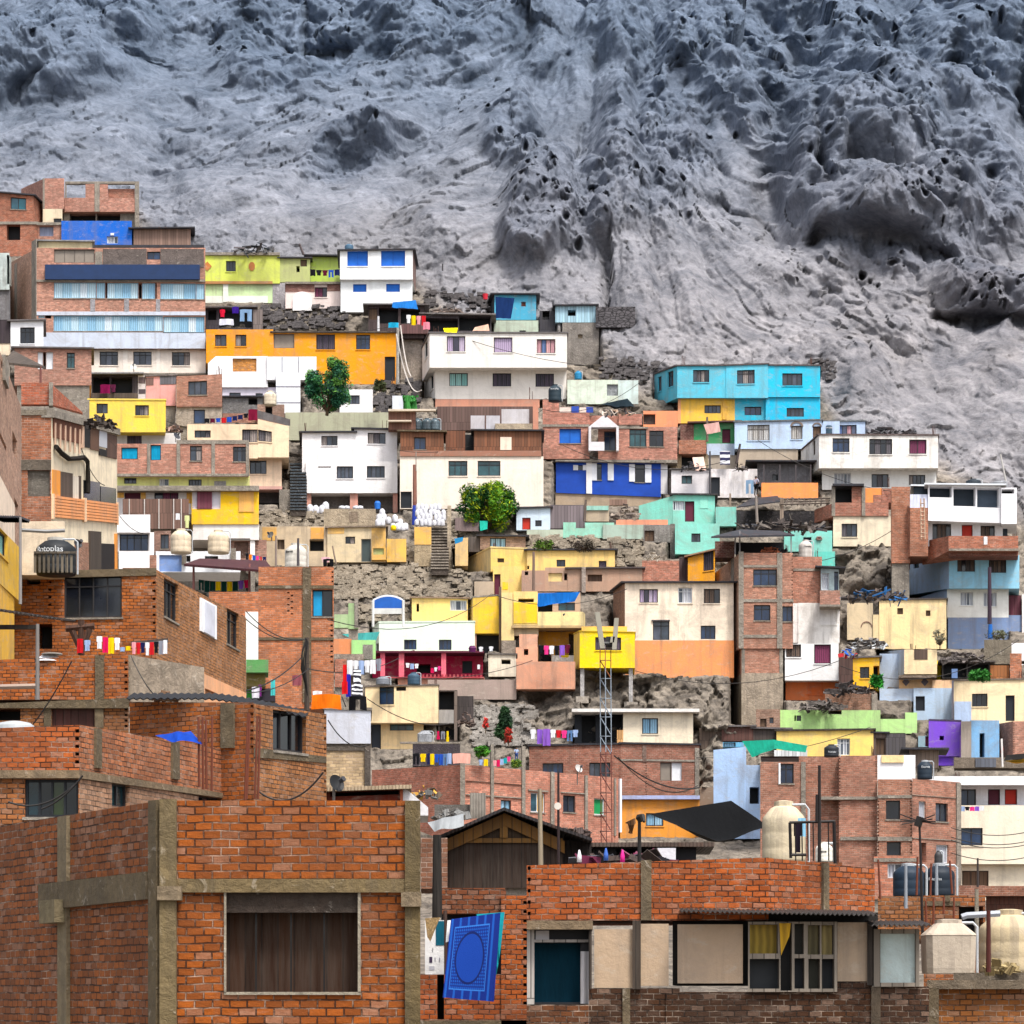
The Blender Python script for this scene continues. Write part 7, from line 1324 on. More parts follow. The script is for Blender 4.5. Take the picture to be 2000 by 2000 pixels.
# ------------------------------------------------------------- cables
fr(0, 660, 520); pole(148, 1300, 1932, 80, .045, 'p:8a8480', 'tall thin grey pole before the yellow house, left edge'); mb = MB(); mb.tube([P(158, 1395, 90), P(340, 1405, 90), P(470, 1398, 90)], .06, 'p:8a8a8a', 5); solo('roof_pipe', mb, 'grey pipe running over the big black tank', 'pipe')
wire((590, 800, 110), (760, 1070, 112), .3, 'thin cable crossing the cream balcony band'); wire((860, 1280, 150), (1040, 1420, 150), .2, 'faint cable before the white balcony house')
fr(440, 1160, 440)
for i, (a, b) in enumerate((((690, 385, 119), (180, 150, 119)), ((690, 390, 119), (140, 180, 118)), ((650, 550, 118), (0, 840, 110)), ((720, 640, 118), (20, 830, 108)), ((700, 640, 118), (1490, 550, 150)), ((1220, 900, 108), (1930, 1110, 140)), ((1000, 880, 105), (1240, 1160, 105)), ((880, 1080, 102), (1240, 1290, 102)), ((280, 1690, 66), (840, 1530, 66)))):
    wire(a, b, .4, ['upper', 'second', 'yellow', 'long', 'high', 'slack', 'steep', 'low', 'near'][i] + ' cable spanning around the utility pole', .02 if i != 2 else .03)
fr(1200, 1160, 440); wire((0, 1390, 118), (730, 1660, 140), .5, 'heavy black cable sloping across the brown brick house', .035); wire((30, 1400, 118), (720, 1640, 141), .8, 'second black cable sloping across the brown brick house', .025)
fr(0, 1060, 520); wire((60, 1880, 58), (580, 1720, 58), .25, 'cable across the green lit window'); wire((300, 1932, 57), (600, 1690, 57), .1, 'steep cable across the green lit window'); wire((230, 1330, 82), (520, 860, 82), .1, 'cable slanting over the terrace wall'); wire((950, 820, 83.5), (1115, 1100, 83), .1, 'cable running down the grey plaster wall')
fr(1500, 1500, 500)
for i, v in enumerate((450, 520, 545, 640)): wire((1380, v, 140), (2000, v+22, 140), .3, ['top', 'second', 'third', 'lowest'][i] + ' cable before the white terrace building', .02)
fr(380, 450, 460); wire((1655, 850, 220), (1860, 1310, 216), 1.5, 'pale slack rope by the rubble wall', .05, 'p:c8c0b8'); wire((1690, 780, 220), (1780, 1200, 216), .8, 'second pale rope by the rubble wall', .045, 'p:c8c0b8')
# ------------------------------------------------------------- tarps and awnings
fr(780, 520, 460)
tarp([(355, 50, 238), (555, 62, 238), (548, 195, 237.5), (365, 180, 237.5)], 'f:1263a8', 'bright blue tarp hung on stakes high on the slope', sag=.1); tarp([(788, 250, 225.3), (945, 262, 225.3), (915, 430, 225), (792, 425, 225)], 'f:122c5a', 'dark navy tarp curtain on the turquoise shack', sag=.1); tarp([(1655, 1130, 205), (1870, 1085, 209), (1932, 1150, 209), (1740, 1150, 205)], 'f:1b2830', 'black tarp canopy on the brick house roof')
tarp([(360, 508, 214.6), (480, 505, 214.6), (470, 545, 214), (370, 540, 214)], 'f:f2dc10', 'yellow plastic sheet on the white house roof', 'plastic_sheet'); tarp([(620, 500, 214.6), (730, 475, 214.6), (740, 530, 214), (600, 530, 214)], 'f:c09c88', 'tan cloth heap on the white house roof', 'cloth')
fr(380, 450, 460); tarp([(1625, 590, 224), (1815, 572, 225), (1832, 645, 223), (1620, 632, 223)], 'f:1660a4', 'blue tarp thrown over the rooftop laundry shed', sag=-.3)
fr(840, 900, 440); tarp([(925, 1135, 184.3), (1285, 1125, 184.3), (1240, 1205, 184), (920, 1250, 184)], 'f:0f5ca8', 'deep blue tarp drooping over the yellow balcony', sag=.25); tarp([(212, 488, 203), (420, 500, 203), (420, 605, 202.5), (215, 600, 202.5)], 'f:6a5c5a', 'brown tarp screen left of the lime tree', sag=.1); tarp([(425, 515, 202.5), (495, 515, 202.5), (490, 585, 202), (430, 600, 202)], 'f:1fa08c', 'small turquoise cloth under the lime tree'); tarp([(208, 665, 196.5), (285, 655, 196.5), (280, 690, 196), (215, 715, 196)], 'f:1f6c96', 'blue rag beside the brick shed')
fr(440, 1160, 440); tarp([(1000, 345, 182), (1325, 325, 182), (1290, 405, 181.5), (1080, 385, 181.5)], 'f:3c8a86', 'teal net awning beside the mint house', sag=.3)
fr(1200, 1160, 440); tarp([(1095, 1262, 165), (1370, 1250, 167), (1370, 1330, 164), (1180, 1400, 164)], 'f:0c7a64', 'left fold of the dark green roof tarp'); tarp([(1370, 1250, 167), (1655, 1300, 167), (1640, 1360, 164), (1370, 1330, 164)], 'f:0e8068', 'right fold of the dark green roof tarp')
house('roof_hut', 'white boarded hut under the dark green tarp', 'hut', Y=168); B(1370, 1340, 1655, 1400, 'w:e4e8ec', D=2); B(1255, 1392, 1850, 1408, 'p:5a4040', o=-1.5, D=3, name='roof_slab')
fr(1200, 1500, 440)
tarp([(300, 395, 80), (1000, 280, 84), (1330, 500, 81), (880, 640, 76)], 'f:050506', 'large black shade canopy on sticks over the brick parapet', 'shade_canopy', sag=.35, fold=.09, cat='canopy')
fr(0, 1060, 520); tarp([(1125, 1398, 62.5), (1385, 1368, 64), (1475, 1455, 63), (1190, 1430, 61.9)], 'f:0f3c9c', 'crumpled blue tarp lying on the long brick wall', sag=-.2, n=16, fold=.3)
fr(800, 1480, 500, 1858)
tarp([(300, 1172, 60.3), (660, 1125, 60.3), (612, 1770, 60), (240, 1740, 60)], 'towel', 'large royal blue patterned towel hanging over a brick wall', 'towel', .02, 26, 'towel', .035, True) if 'towel' in MC else None
tarp([(485, 1135, 60.8), (690, 1120, 60.8), (660, 1400, 60.7), (630, 1580, 60.7)], 'f:1a9aa8', 'teal cloth peeking out behind the blue towel', 'cloth', .05); tarp([(130, 470, 65), (390, 405, 66), (395, 500, 65), (180, 530, 64.5)], 'f:8d9092', 'crumpled grey plastic sheet on the tin roof', 'plastic_sheet', -.3, 12, 'tarp', .25)
tarp([(112, 1165, 60.4), (222, 1158, 60.4), (150, 1335, 60.3), (128, 1300, 60.3)], 'c:a98a5c', 'torn brown cardboard flap over the white notice board', 'cardboard', .02)
house('notice_board', 'white printed board with a blue picture beside the blue towel', 'sign', Y=60.9); B(112, 1180, 250, 1572, '#e6e4e2', D=.05, at=[(190, 1185, 250, 1362, 'f:15586c', .01, 'picture'), (143, 1445, 165, 1488, 'p:3a2a44', .01, 'mark'), (182, 1450, 188, 1480, 'p:8a8890', .01, 'mark'), (215, 1450, 221, 1480, 'p:8a8890', .01, 'mark'), (143, 1512, 180, 1540, 'p:b0aeb4', .01, 'mark'), (166, 1380, 170, 1410, 'p:5a5a5e', .01, 'mark')], name='board'); tarp([(275, 1180, 60.5), (308, 1178, 60.5), (290, 1330, 60.4), (262, 1340, 60.4)], 'f:e4e4e4', 'narrow white cloth strip left of the blue towel', 'cloth', .03)
fr(0, 660, 520)
_m = MB(); q = [P(20, 175, 140), P(275, 200, 140), P(330, 210, 143), P(95, 90, 148)]; _m.hexa([p - Vector((0, 0, .1)) for p in q] + q, 'w:4a4038'); solo('awning', _m, 'brown slanted awning on a post, upper left', 'awning'); pole(295, 205, 325, 141, .06, 'p:7a4a44', 'thin rusty post under the brown slanted awning')
_m = MB(); q = [P(1335, 1640, 150), P(1990, 1690, 148), P(1930, 1615, 158), P(1450, 1600, 158)]; _m.hexa([p - Vector((0, 0, .12)) for p in q] + q, 't:4a1f24'); solo('canopy', _m, 'dark red tin canopy over hanging green laundry', 'canopy')
for u in (1405, 1810): pole(u, 1640, 1850, 150.5, .07, 'p:8a5a54', ('left' if u < 1500 else 'right') + ' red post of the dark red tin canopy')
_m = MB(); _m.tube([P(0, 1932-800, 81), P(460, 1940-800, 81)], .01, BLK) if 0 else None
fr(0, 1060, 520)
_m = MB()
for i in range(16):
    a, b, c = (P(-90 + i*34.5 + k*17.25, 468 + (i*34.5 + k*17)*.15 + (8 if k == 1 else 0), 78 + i*.1) for k in range(3)); g = Vector((0, 2.2, .25)); t = Vector((0, 0, -.04))
    for x, y in ((a, b), (b, c)): _m.hexa([x, y, y+t, x+t, x+g, y+g, y+g+t, x+g+t], 't:37302c')
solo('tin_awning', _m, 'dark corrugated awning cutting the left picture edge', 'awning'); pole(272, 590, 1140, 79, .06, 'p:7a7470', 'grey pipe post carrying the dark corrugated awning'); mb = MB(); mb.box(P(-90, 625, 79), P(275, 595, 79) + Vector((0, .15, 0)), 'w:241c18'); solo('timber_beam', mb, 'dark timber beam under the corrugated awning', 'beam')
mb = MB(); mb.tube([P(-60, 1048, 83), P(265, 1040, 83)], .08, 'p:a08a7c', 6); solo('drain_pipe', mb, 'pale drain pipe crossing the brick terrace wall', 'pipe')
mb = MB(); c = P(315, 838, 83.4); mb.lathe(c + Vector((0, 1, 0)), [(.5, 0), (.2, .2), (.1, .23)], 'p:d8d6d8', 20); mb.lathe(c + Vector((.12, .8, .2)), [(.3, 0), (.3, .03)], 'p:9a948c', 16); solo('tank_lid', mb, 'white conical tank top with a flat lid behind the terrace wall', 'tank'); mb = MB(); c = P(50, 1345, 62.5); mb.lathe(c + Vector((0, 1, 0)), [(.46, 0), (.42, .14), (.34, .2), (.15, .24)], 'p:a4a8ac', 20); solo('tank_lid', mb, 'silvery tank top at the left edge above the brick parapet', 'tank')
# ------------------------------------------------------------- washing
fr(380, 450, 460); line(945, 318, 1195, 318, 230.2, 'Kw Ks Ms Bt Nw', 'on the lime terrace', 60); cloth(207, 650, 250, 712, 222, 'shirt', 'f:d2183a', 'red shirt in the open shed'); cloth(308, 628, 362, 682, 222, 'towel', 'f:3a1c8c', 'purple cloth in the open shed'); cloth(372, 650, 470, 748, 221.8, 'jeans', 'f:7d9cc0', 'pale denim jeans in the open shed'); cloth(203, 728, 320, 778, 221.6, 'sheet', 'f:dcdce8', 'white sheet over the open shed rail'); line(1735, 690, 1900, 700, 220, 'Ws Yw Qs Rw', 'in the rooftop laundry shed', 90); cloth(1590, 758, 1675, 800, 220, 'towel', 'f:1fa0c8', 'turquoise towel in the rooftop laundry shed')
fr(780, 520, 460); cloth(195, 460, 250, 520, 214.3, 'towel', 'f:e08a9c', 'striped pink towel left of the dark lean-to shed'); cloth(535, 1420, 582, 1497, 209, 'blouse', 'f:8a54a8', 'violet blouse between plywood rooms')
mb = MB(); mb.lathe(P(705, 272, 229), [(.17, 0), (.22, .42), (.2, .43)], 'p:cc2438', 14); solo('plastic_tub', mb, 'tall red plastic tub above the lean-to shed', 'tub')
fr(0, 660, 520); line(1482, 585, 1805, 545, 205.5, 'Kw Mw Bs Rw Bw Nw Nw Ks', 'on the cream gable house terrace', 40); cloth(1802, 520, 1868, 600, 205.4, 'towel', 'f:7a1434', 'crimson blanket on the cream gable terrace'); cloth(728, 340, 800, 405, 211.4, 'towel', 'f:7a1048', 'magenta cloth in the dark cluttered shed'); cloth(805, 340, 840, 395, 211.5, 'shirt', 'f:5a2040', 'plum shirt in the dark cluttered shed')
line(1440, 1755, 1810, 1755, 151, 'Gt Gw Gw Yw Gw Yw Gw Vs Cs', 'under the dark red canopy', 85, rope=True, gap=.04); line(1780, 1560, 1932, 1590, 170, 'Ks Os Bw Ps Rd Nt', 'above the dark red canopy', 75); cloth(1275, 1275, 1305, 1320, 191, 'towel', 'f:e8e8ec', 'small white rag on the brown screen'); cloth(1340, 1290, 1375, 1380, 191, 'shirt', 'f:d8dc9c', 'pale yellow shirt on the brown screen')
fr(0, 1060, 520)
lr = root('drying_rack', P(585, 820, 82), 'rough wooden drying frame above the brick terrace wall', 'drying rack')
for a, b in (((590, 565), (590, 815)), ((480, 625), (685, 605)), ((525, 640), (575, 750)), ((650, 625), (590, 780))): mb = MB(); mb.tube([P(*a, 82), P(*b, 82)], .1, 'w:4a2c1e', 6); part('pole', mb, lr)
line(555, 690, 660, 710, 81.8, 'Rw Ls', 'beside the wooden drying frame', 125, False); line(700, 675, 872, 690, 81.8, 'Ws Cw Yw Ws', 'on the brick terrace', 140, False, .02); line(955, 722, 1215, 705, 82.5, 'Qs Rs Ns Ws Rw Ks Sw We', 'along the dark drying rod', 120, True, .03); mb = MB(); mb.tube([P(950, 735, 82.6), P(1220, 708, 82.6)], .07, 'w:2a1c18', 6); solo('drying_rod', mb, 'dark wooden rod carrying the right hand laundry', 'rod'); line(868, 760, 950, 745, 82, 'Lw Yw', 'between the laundry rows', 40, False)
fr(440, 1160, 440)
cloth(742, 868, 992, 992, 66.5, 'blanket', 'f:ee7410', 'bright orange patterned blanket over the tin eave'); cloth(992, 610, 1058, 862, 78, 'dress', 'f:d61a1c', 'long red dress on the roof line'); cloth(1035, 690, 1075, 885, 78.4, 'towel', 'f:2a28a0', 'dark blue cloth behind the red dress'); cloth(1068, 655, 1196, 882, 77.5, 'dress', 'zebra', 'black and white zebra striped dress') if 'zebra' in MC else None; cloth(1062, 880, 1212, 1002, 77.8, 'trousers', 'f:18181c', 'black trousers below the zebra dress'); line(1045, 568, 1340, 555, 96, 'We Ws Lw Ws We Ss', 'strung toward the crimson porch', 150, True, .02); cloth(750, 835, 830, 872, 67, 'towel', 'f:ece8ea', 'white bundle on the orange blanket')
cloth(390, 735, 428, 872, 122, 'towel', 'f:4cc0c0', 'turquoise towel on the green balcony'); cloth(228, 800, 292, 895, 122, 'sheet', 'f:e8e4f0', 'white sheet under the green balcony'); cloth(285, 780, 312, 880, 122.4, 'shirt', 'f:7a2c7a', 'purple shirt under the green balcony'); cloth(575, 700, 655, 790, 118, 'towel', 'f:9a5660', 'dusty pink bag cover on the utility pole')
line(1545, 590, 1660, 600, 178.5, 'Ws Lw Ws', 'on the crimson porch', 55); line(1760, 640, 1850, 615, 178.4, 'Cw Ws Ps', 'at the middle of the crimson porch', 50, False)
fr(840, 1200, 440)
line(-150, 1190, 30, 1190, 158.5, 'Kt Ys Nw', 'on the left brick terrace', 110); line(0, 1195, 185, 1190, 158, 'Yw Bs Bw Jt Lw', 'on the middle brick terrace', 95, True, .02); cloth(195, 1195, 345, 1280, 158, 'sheet', 'f:f0b0a0', 'peach sheet on the brick terrace'); line(415, 1245, 500, 1240, 159, 'Ls Yw', 'behind the second concrete column', 62); line(540, 1255, 690, 1215, 159, 'Qs Cw Lw Tw Ps', 'left of the third concrete column', 62, True, .02)
line(855, 985, 970, 985, 172.6, 'Ws Vw', 'at the left of the dark porch', 130, False); cloth(968, 985, 1032, 1128, 172.4, 'towel', 'f:8c5cc0', 'long lilac towel before the dark porch'); line(1030, 985, 1270, 990, 172.4, 'Ws Rs Ps Jt Ls', 'before the dark porch', 95, True, .02)
cloth(405, 432, 428, 470, 178, 'towel', 'f:f0f0f4', 'small white towel on the crimson porch right wall'); line(50, 1000, 170, 1000, 173, 'Cd St Yd', 'in the wooden open wing', 75, False)
fr(840, 900, 440); line(930, 1580, 1200, 1575, 184, 'Ks Ps Ws Ks Vw Ms', 'in the yellow recess', 110, True, .02); line(415, 1595, 545, 1590, 181, 'Ws Kw Ws', 'under the bright yellow block', 62, False); mb = MB(); mb.lathe(P(1155, 1685, 183.5), [(.2, 0), (.3, .1), (.28, .1)], 'p:f0d010', 14); solo('basin', mb, 'yellow plastic basin on the laundry parapet', 'basin'); mb = MB(); mb.lathe(P(362, 1642, 181), [(.2, 0), (.25, .25), (.15, .4)], 'p:5a1450', 12); solo('plastic_tub', mb, 'purple tub under the bright yellow block', 'tub')
fr(1180, 560, 460); cloth(1162, 1588, 1226, 1700, 204, 'jeans', 'f:7f9cb8', 'light blue jeans beside the standing man'); cloth(950, 1350, 1032, 1462, 207, 'towel', 'stripe', 'white towel with navy stripes on the grey base wall') if 'stripe' in MC else None; tarp([(815, 1130, 213), (940, 1110, 213), (955, 1190, 212.6), (845, 1210, 212.6)], 'f:b89088', 'dusty pink sheet blown over the green porch', 'sheet', .1)
_m = MB(); q = [P(725, 1400, 207), P(815, 1395, 207), P(838, 1505, 206.6), P(745, 1508, 206.6)]; _m.hexa(q[::-1] + [p + Vector((0, .1, 0)) for p in q[::-1]], '#f0c8b8'); solo('board', _m, 'pale pink board leaning on the white shack roof', 'board')
fr(1560, 780, 440); cloth(1587, 1178, 1618, 1246, 189.5, 'towel', 'f:f0f0f2', 'white cloth draped over the brick terrace parapet')
ld = root('ladder', P(1065, 1200, 190), 'wooden ladder leaning on the brick flank of the white pavilion', 'ladder')
for u in (1045, 1075): mb = MB(); mb.tube([P(u+8, 1200, 190), P(u, 850, 190)], .05, 'w:c8a890', 5); part('rail', mb, ld)
for i in range(9): mb = MB(); mb.tube([P(1046, 1180-i*36, 189.95), P(1078, 1180-i*36, 189.95)], .035, 'w:c8a890', 5); part('rung', mb, ld)
fr(1500, 1500, 500); cloth(195, 420, 252, 640, 58, 'shirt', 'f:1c1420', 'black shirt drying behind the black railing'); cloth(225, 380, 285, 520, 60, 'towel', 'f:8ac0dc', 'pale blue cloth behind the black railing'); line(1450, 288, 1632, 285, 154.6, 'Lw Ks Pw Vw Ww', 'on the white terrace parapet', 42, False, .02)
fr(440, 860, 440); cloth(825, 1005, 900, 1050, 145, 'shirt', 'f:e8b8c0', 'pale pink shirt thrown on the brick tower parapet'); cloth(840, 1020, 928, 1085, 144.7, 'trousers', 'f:141418', 'black trousers thrown on the brick tower parapet')
# ------------------------------------------------------------- flag, signs, sacks
fr(0, 660, 520); fl = root('flag', P(590, 405, 212), 'red and white flag on a thin pole before the brick house', 'flag'); mb = MB(); mb.tube([P(588, 500, 212), P(600, 130, 212)], .06, 'p:c8c0b8', 5); part('pole', mb, fl)
for i, (v0, v1, h) in enumerate(((135, 185, 'f:d81c1c'), (185, 232, 'f:f0eeee'), (232, 285, 'f:d81c1c'))):
    mb = MB(); a = [(600, 613), (608, 580), (606, 583), (598, 611)]; l = {135: (594, 608), 185: (582, 608), 232: (581, 610), 285: (590, 606)}
    q = [P(l[v1][0], v1, 211.9), P(l[v1][1], v1, 212), P(l[v0][1], v0, 212), P(l[v0][0], v0, 211.8)]; mb.hexa(q + [p + Vector((0, .05, 0)) for p in q], h); part('stripe', mb, fl)
fr(1560, 1140, 440); fl = root('flag', P(1745, 1570, 152), 'limp pale red flag on a white pole, right edge', 'flag'); mb = MB(); mb.tube([P(1748, 1570, 152), P(1740, 1330, 152)], .06, 'p:e0dcd8', 5); part('pole', mb, fl); mb = MB(); q = [P(1733, 1450, 152), P(1756, 1425, 152), P(1742, 1340, 152), P(1738, 1370, 152)]; mb.hexa(q + [p + Vector((0, .06, 0)) for p in q], 'f:dc7c78'); part('cloth', mb, fl)
tarp([(1780, 1470, 149), (1990, 1450, 150), (2000, 1490, 148), (1760, 1520, 148)], 'f:1c1a18', 'black canopy sheet at the right edge'); tarp([(1770, 1520, 149), (1990, 1490, 150), (2000, 1530, 148.5), (1790, 1530, 148.5)], 'f:e0a824', 'yellow canopy sheet at the right edge', 'canopy_sheet')
fr(440, 860, 440); sg = root('arched_sign', P(1395, 1580, 183), 'blue and white arched sign board on two white posts', 'sign')
c = P(1397, 1440, 183); w_ = m2(128, 183)
def arch(z0, z1, mat, nm):
    mb = MB(); n_ = 12; pts = [Vector((c.x - w_ + 2*w_*i/n_, c.y, 0)) for i in range(n_+1)]; f = lambda x: c.z + m2(64, 183) + m2(40, 183)*(1-((x-c.x)/w_)**2)
    for i in range(n_):
        a, b = pts[i], pts[i+1]; lo = (z0(a.x), z0(b.x)); hi = (z1(a.x), z1(b.x)); q = [Vector((a.x, a.y, lo[0])), Vector((b.x, b.y, lo[1])), Vector((b.x, b.y, hi[1])), Vector((a.x, a.y, hi[0]))]; mb.hexa(q + [p + Vector((0, .12, 0)) for p in q], mat)
    part(nm, mb, sg)
fz = lambda x: c.z + m2(62, 183) + m2(38, 183)*(1-((x-c.x)/w_)**2)
arch(lambda x: c.z, fz, 'p:1a5cb4', 'blue_panel'); arch(lambda x: c.z - m2(48, 183), lambda x: c.z, 'p:d4d4d0', 'white_panel'); arch(fz, lambda x: fz(x) + .12, 'p:e4e4e8', 'rim')
for u in (1268, 1527): mb = MB(); mb.tube([P(u, 1600, 183), P(u, 1370, 183)], .09, 'p:dcdcd8', 6); part('post', mb, sg)
G_ = 'white sacks stacked beside the long steps'
for r_ in range(4):
    for i in range(7 - (r_ == 3)): sack(1645+i*37 + (r_ % 2)*9 + R.uniform(-6, 6), 735-r_*44 + R.uniform(-5, 5), 201.6+r_*.35, R.uniform(36, 46), R.uniform(52, 72), 'plump white sack in the tiered stack beside the long steps', G_)
for i, (u, v) in enumerate(((1310, 735), (1345, 735), (1320, 695), (1360, 690), (1345, 650), (1440, 770), (1480, 770), (1520, 775), (1455, 700), (1500, 735), (1545, 770), (1400, 720))): sack(u, v, 199 + i*.1, 54, 66, 'plump white sack tipped over the sandy house parapet', 'white sacks over the sandy house')
for i, (u, v) in enumerate(((725, 622), (775, 630), (830, 628), (860, 600))): sack(u, v, 206 + i*.1, 62, 76, 'plump white sack beneath the large white house', 'white sacks beneath the white house')
for i, (u, v) in enumerate(((1000, 588), (1040, 588), (1120, 588), (1155, 588))): sack(u, v, 204 + i*.1, 60, 30, 'flat white sack behind the block parapet', 'flat sacks behind the block parapet')
mb = MB(); mb.lathe(P(1305, 590, 203.5), [(.2, 0), (.22, .4), (.15, .55)], 'p:1c6cc8', 14); solo('barrel', mb, 'bright blue plastic barrel by the white sacks', 'barrel'); sack(1442, 768, 198.4, 50, 45, 'yellow plastic bag among the white sacks', None, 'f:f0cc18')
# ------------------------------------------------------------- people, plants, rocks
fr(1180, 560, 460); person(1245, 1552, 1718, 204.2, '#b4b0c0', '#16161a', 'man in grey shirt and black trousers at the washing line', 2.4)
fr(840, 1200, 440); person(740, 1138, 1262, 159.4, '#9fb4d4', '#2a4a86', 'person in pale blue top and blue trousers on the brick terrace', .4)
fr(380, 450, 460); tree(1085, 1055, 1520, 400, 210, ['#1a4a34', '#2a6440', '#3f7c42', '#123a2e', '#5c8c3c'], 'big dark green tree in front of the ochre house', 13000, .15, low=.08)
cr = root('cactus', P(1770, 1490, 209), 'clump of upright green cactus on the terrace', 'cactus')
for i in range(10): mb = MB(); a = P(1725+i*10, 1475, 209+R.random()); mb.tube([a, a + Vector((R.uniform(-.2, .2), 0, 1)), P(1712+i*13, 1380+R.uniform(-25, 45), 209+R.random())], .14, 'p:2c7a2c', 6, .09); part('stem', mb, cr)
tree(1520, 1225, 1330, 110, 213, ['#4a5230', '#5c5a38', '#3c4428'], 'dry scrubby bush at the foot of the ochre house', 900, .14, 'bush', low=.05, cat='bush')
fr(840, 900, 440); tree(490, 205, 615, 480, 203.5, ['#7a960c', '#4c7c10', '#2f6414', '#94a414', '#225418', '#163e1a'], 'round lime green tree beside the long steps', 14000, .16, low=.1)
tree(975, 690, 760, 190, 194, ['#4a6a1c', '#5c7a24', '#33301e'], 'low green bush on the stone slope', 900, .12, 'bush', low=.02, cat='bush'); tree(1320, 700, 765, 200, 194.5, ['#2c2622', '#3a302a', '#4a4234'], 'dark withered bush on the stone slope', 900, .12, 'bush', low=.02, cat='bush')
fr(840, 1200, 440); tree(640, 790, 1110, 165, 170, ['#16301c', '#1f3c20', '#2c4a28'], 'slender dark conifer on the stony bank', 5200, .15, 'conifer', low=.06, conic=1); tree(672, 960, 1130, 60, 169, ['#a82c24', '#c84030', '#6a3424'], 'red flowering plant beside the conifer', 500, .12, 'flowering_plant', low=.1, cat='plant'); tree(475, 880, 1020, 50, 171, ['#e0443c', '#d0342c'], 'red blossoms on a bare shrub', 160, .12, 'flowering_shrub', low=.3, cat='shrub'); tree(440, 1130, 1225, 120, 160, ['#3a7a1c', '#5a9428', '#2c5c1c'], 'leafy green plant on the brick terrace', 800, .16, 'bush', low=.03, cat='plant'); tree(735, 1250, 1320, 90, 159, ['#5a7a2c', '#8a9a2c', '#3a5c24'], 'small green plant beside the third column', 500, .12, 'bush', low=.03, cat='plant')
fr(1560, 1140, 440); tree(668, 790, 905, 100, 180, ['#1f6a1c', '#2c8a24', '#184c1a'], 'banana plant in front of the amber hut', 500, .26, 'banana_plant', low=.1, cat='plant'); tree(1555, 755, 830, 190, 178, ['#1f5c1c', '#2c6c24', '#3c7c30'], 'spreading green plant on the cream house roof', 900, .18, 'bush', low=.03, cat='plant'); tree(1210, 380, 560, 120, 187, ['#6a6a58', '#7c7a68'], 'bare grey shrub at the sand coloured house', 300, .1, 'shrub', low=.2, cat='shrub'); tree(1700, 400, 480, 200, 186, ['#6a6a50', '#565a40'], 'dry weeds at the foot of the slate base', 400, .12, 'weeds', low=.02, cat='weeds')
fr(1560, 780, 440); tree(930, 95, 270, 200, 224, ['#6a4a38', '#7c5a44', '#4a3428'], 'heap of dry brown brush behind the white house', 900, .3, 'brush_heap', low=.1, cat='brush')
fr(1200, 1160, 440)
fr(840, 1200, 440)
fr(1200, 1160, 440)
fr(440, 860, 440); rubble([(930, 1050, 1900, 1350, 900), (300, 610, 850, 735, 240), (1140, 1400, 1320, 1560, 60), (1500, 1450, 1690, 1560, 60), (1560, 880, 1650, 1060, 40)], 'loose stones and rubble covering the slopes between the houses', (.12, .42))
fr(840, 900, 440); rubble([(840, 640, 1830, 900, 700), (0, 560, 340, 1160, 260)], 'grey stones packed on the bank below the mint parapet', (.14, .4)); fr(840, 1200, 440); rubble([(370, 780, 900, 1120, 500)], 'pale stones on the bank around the conifer', (.14, .4), 'rockp')
fr(780, 520, 460); rubble([(1640, 740, 1932, 900, 60), (200, 200, 760, 380, 90)], 'grey boulders scattered at the edge of the upper houses', (.15, .5), 'rockd'); fr(1180, 560, 460); rubble([(-20, 600, 440, 760, 80), (1690, 580, 1900, 760, 40)], 'grey tumbled stones beside the turquoise house', (.12, .45), 'rockd'); fr(380, 450, 460); rubble([(560, 600, 1250, 810, 200), (1470, 1230, 1830, 1500, 140)], 'dusty stones above the ochre house', (.15, .5), 'rockd')
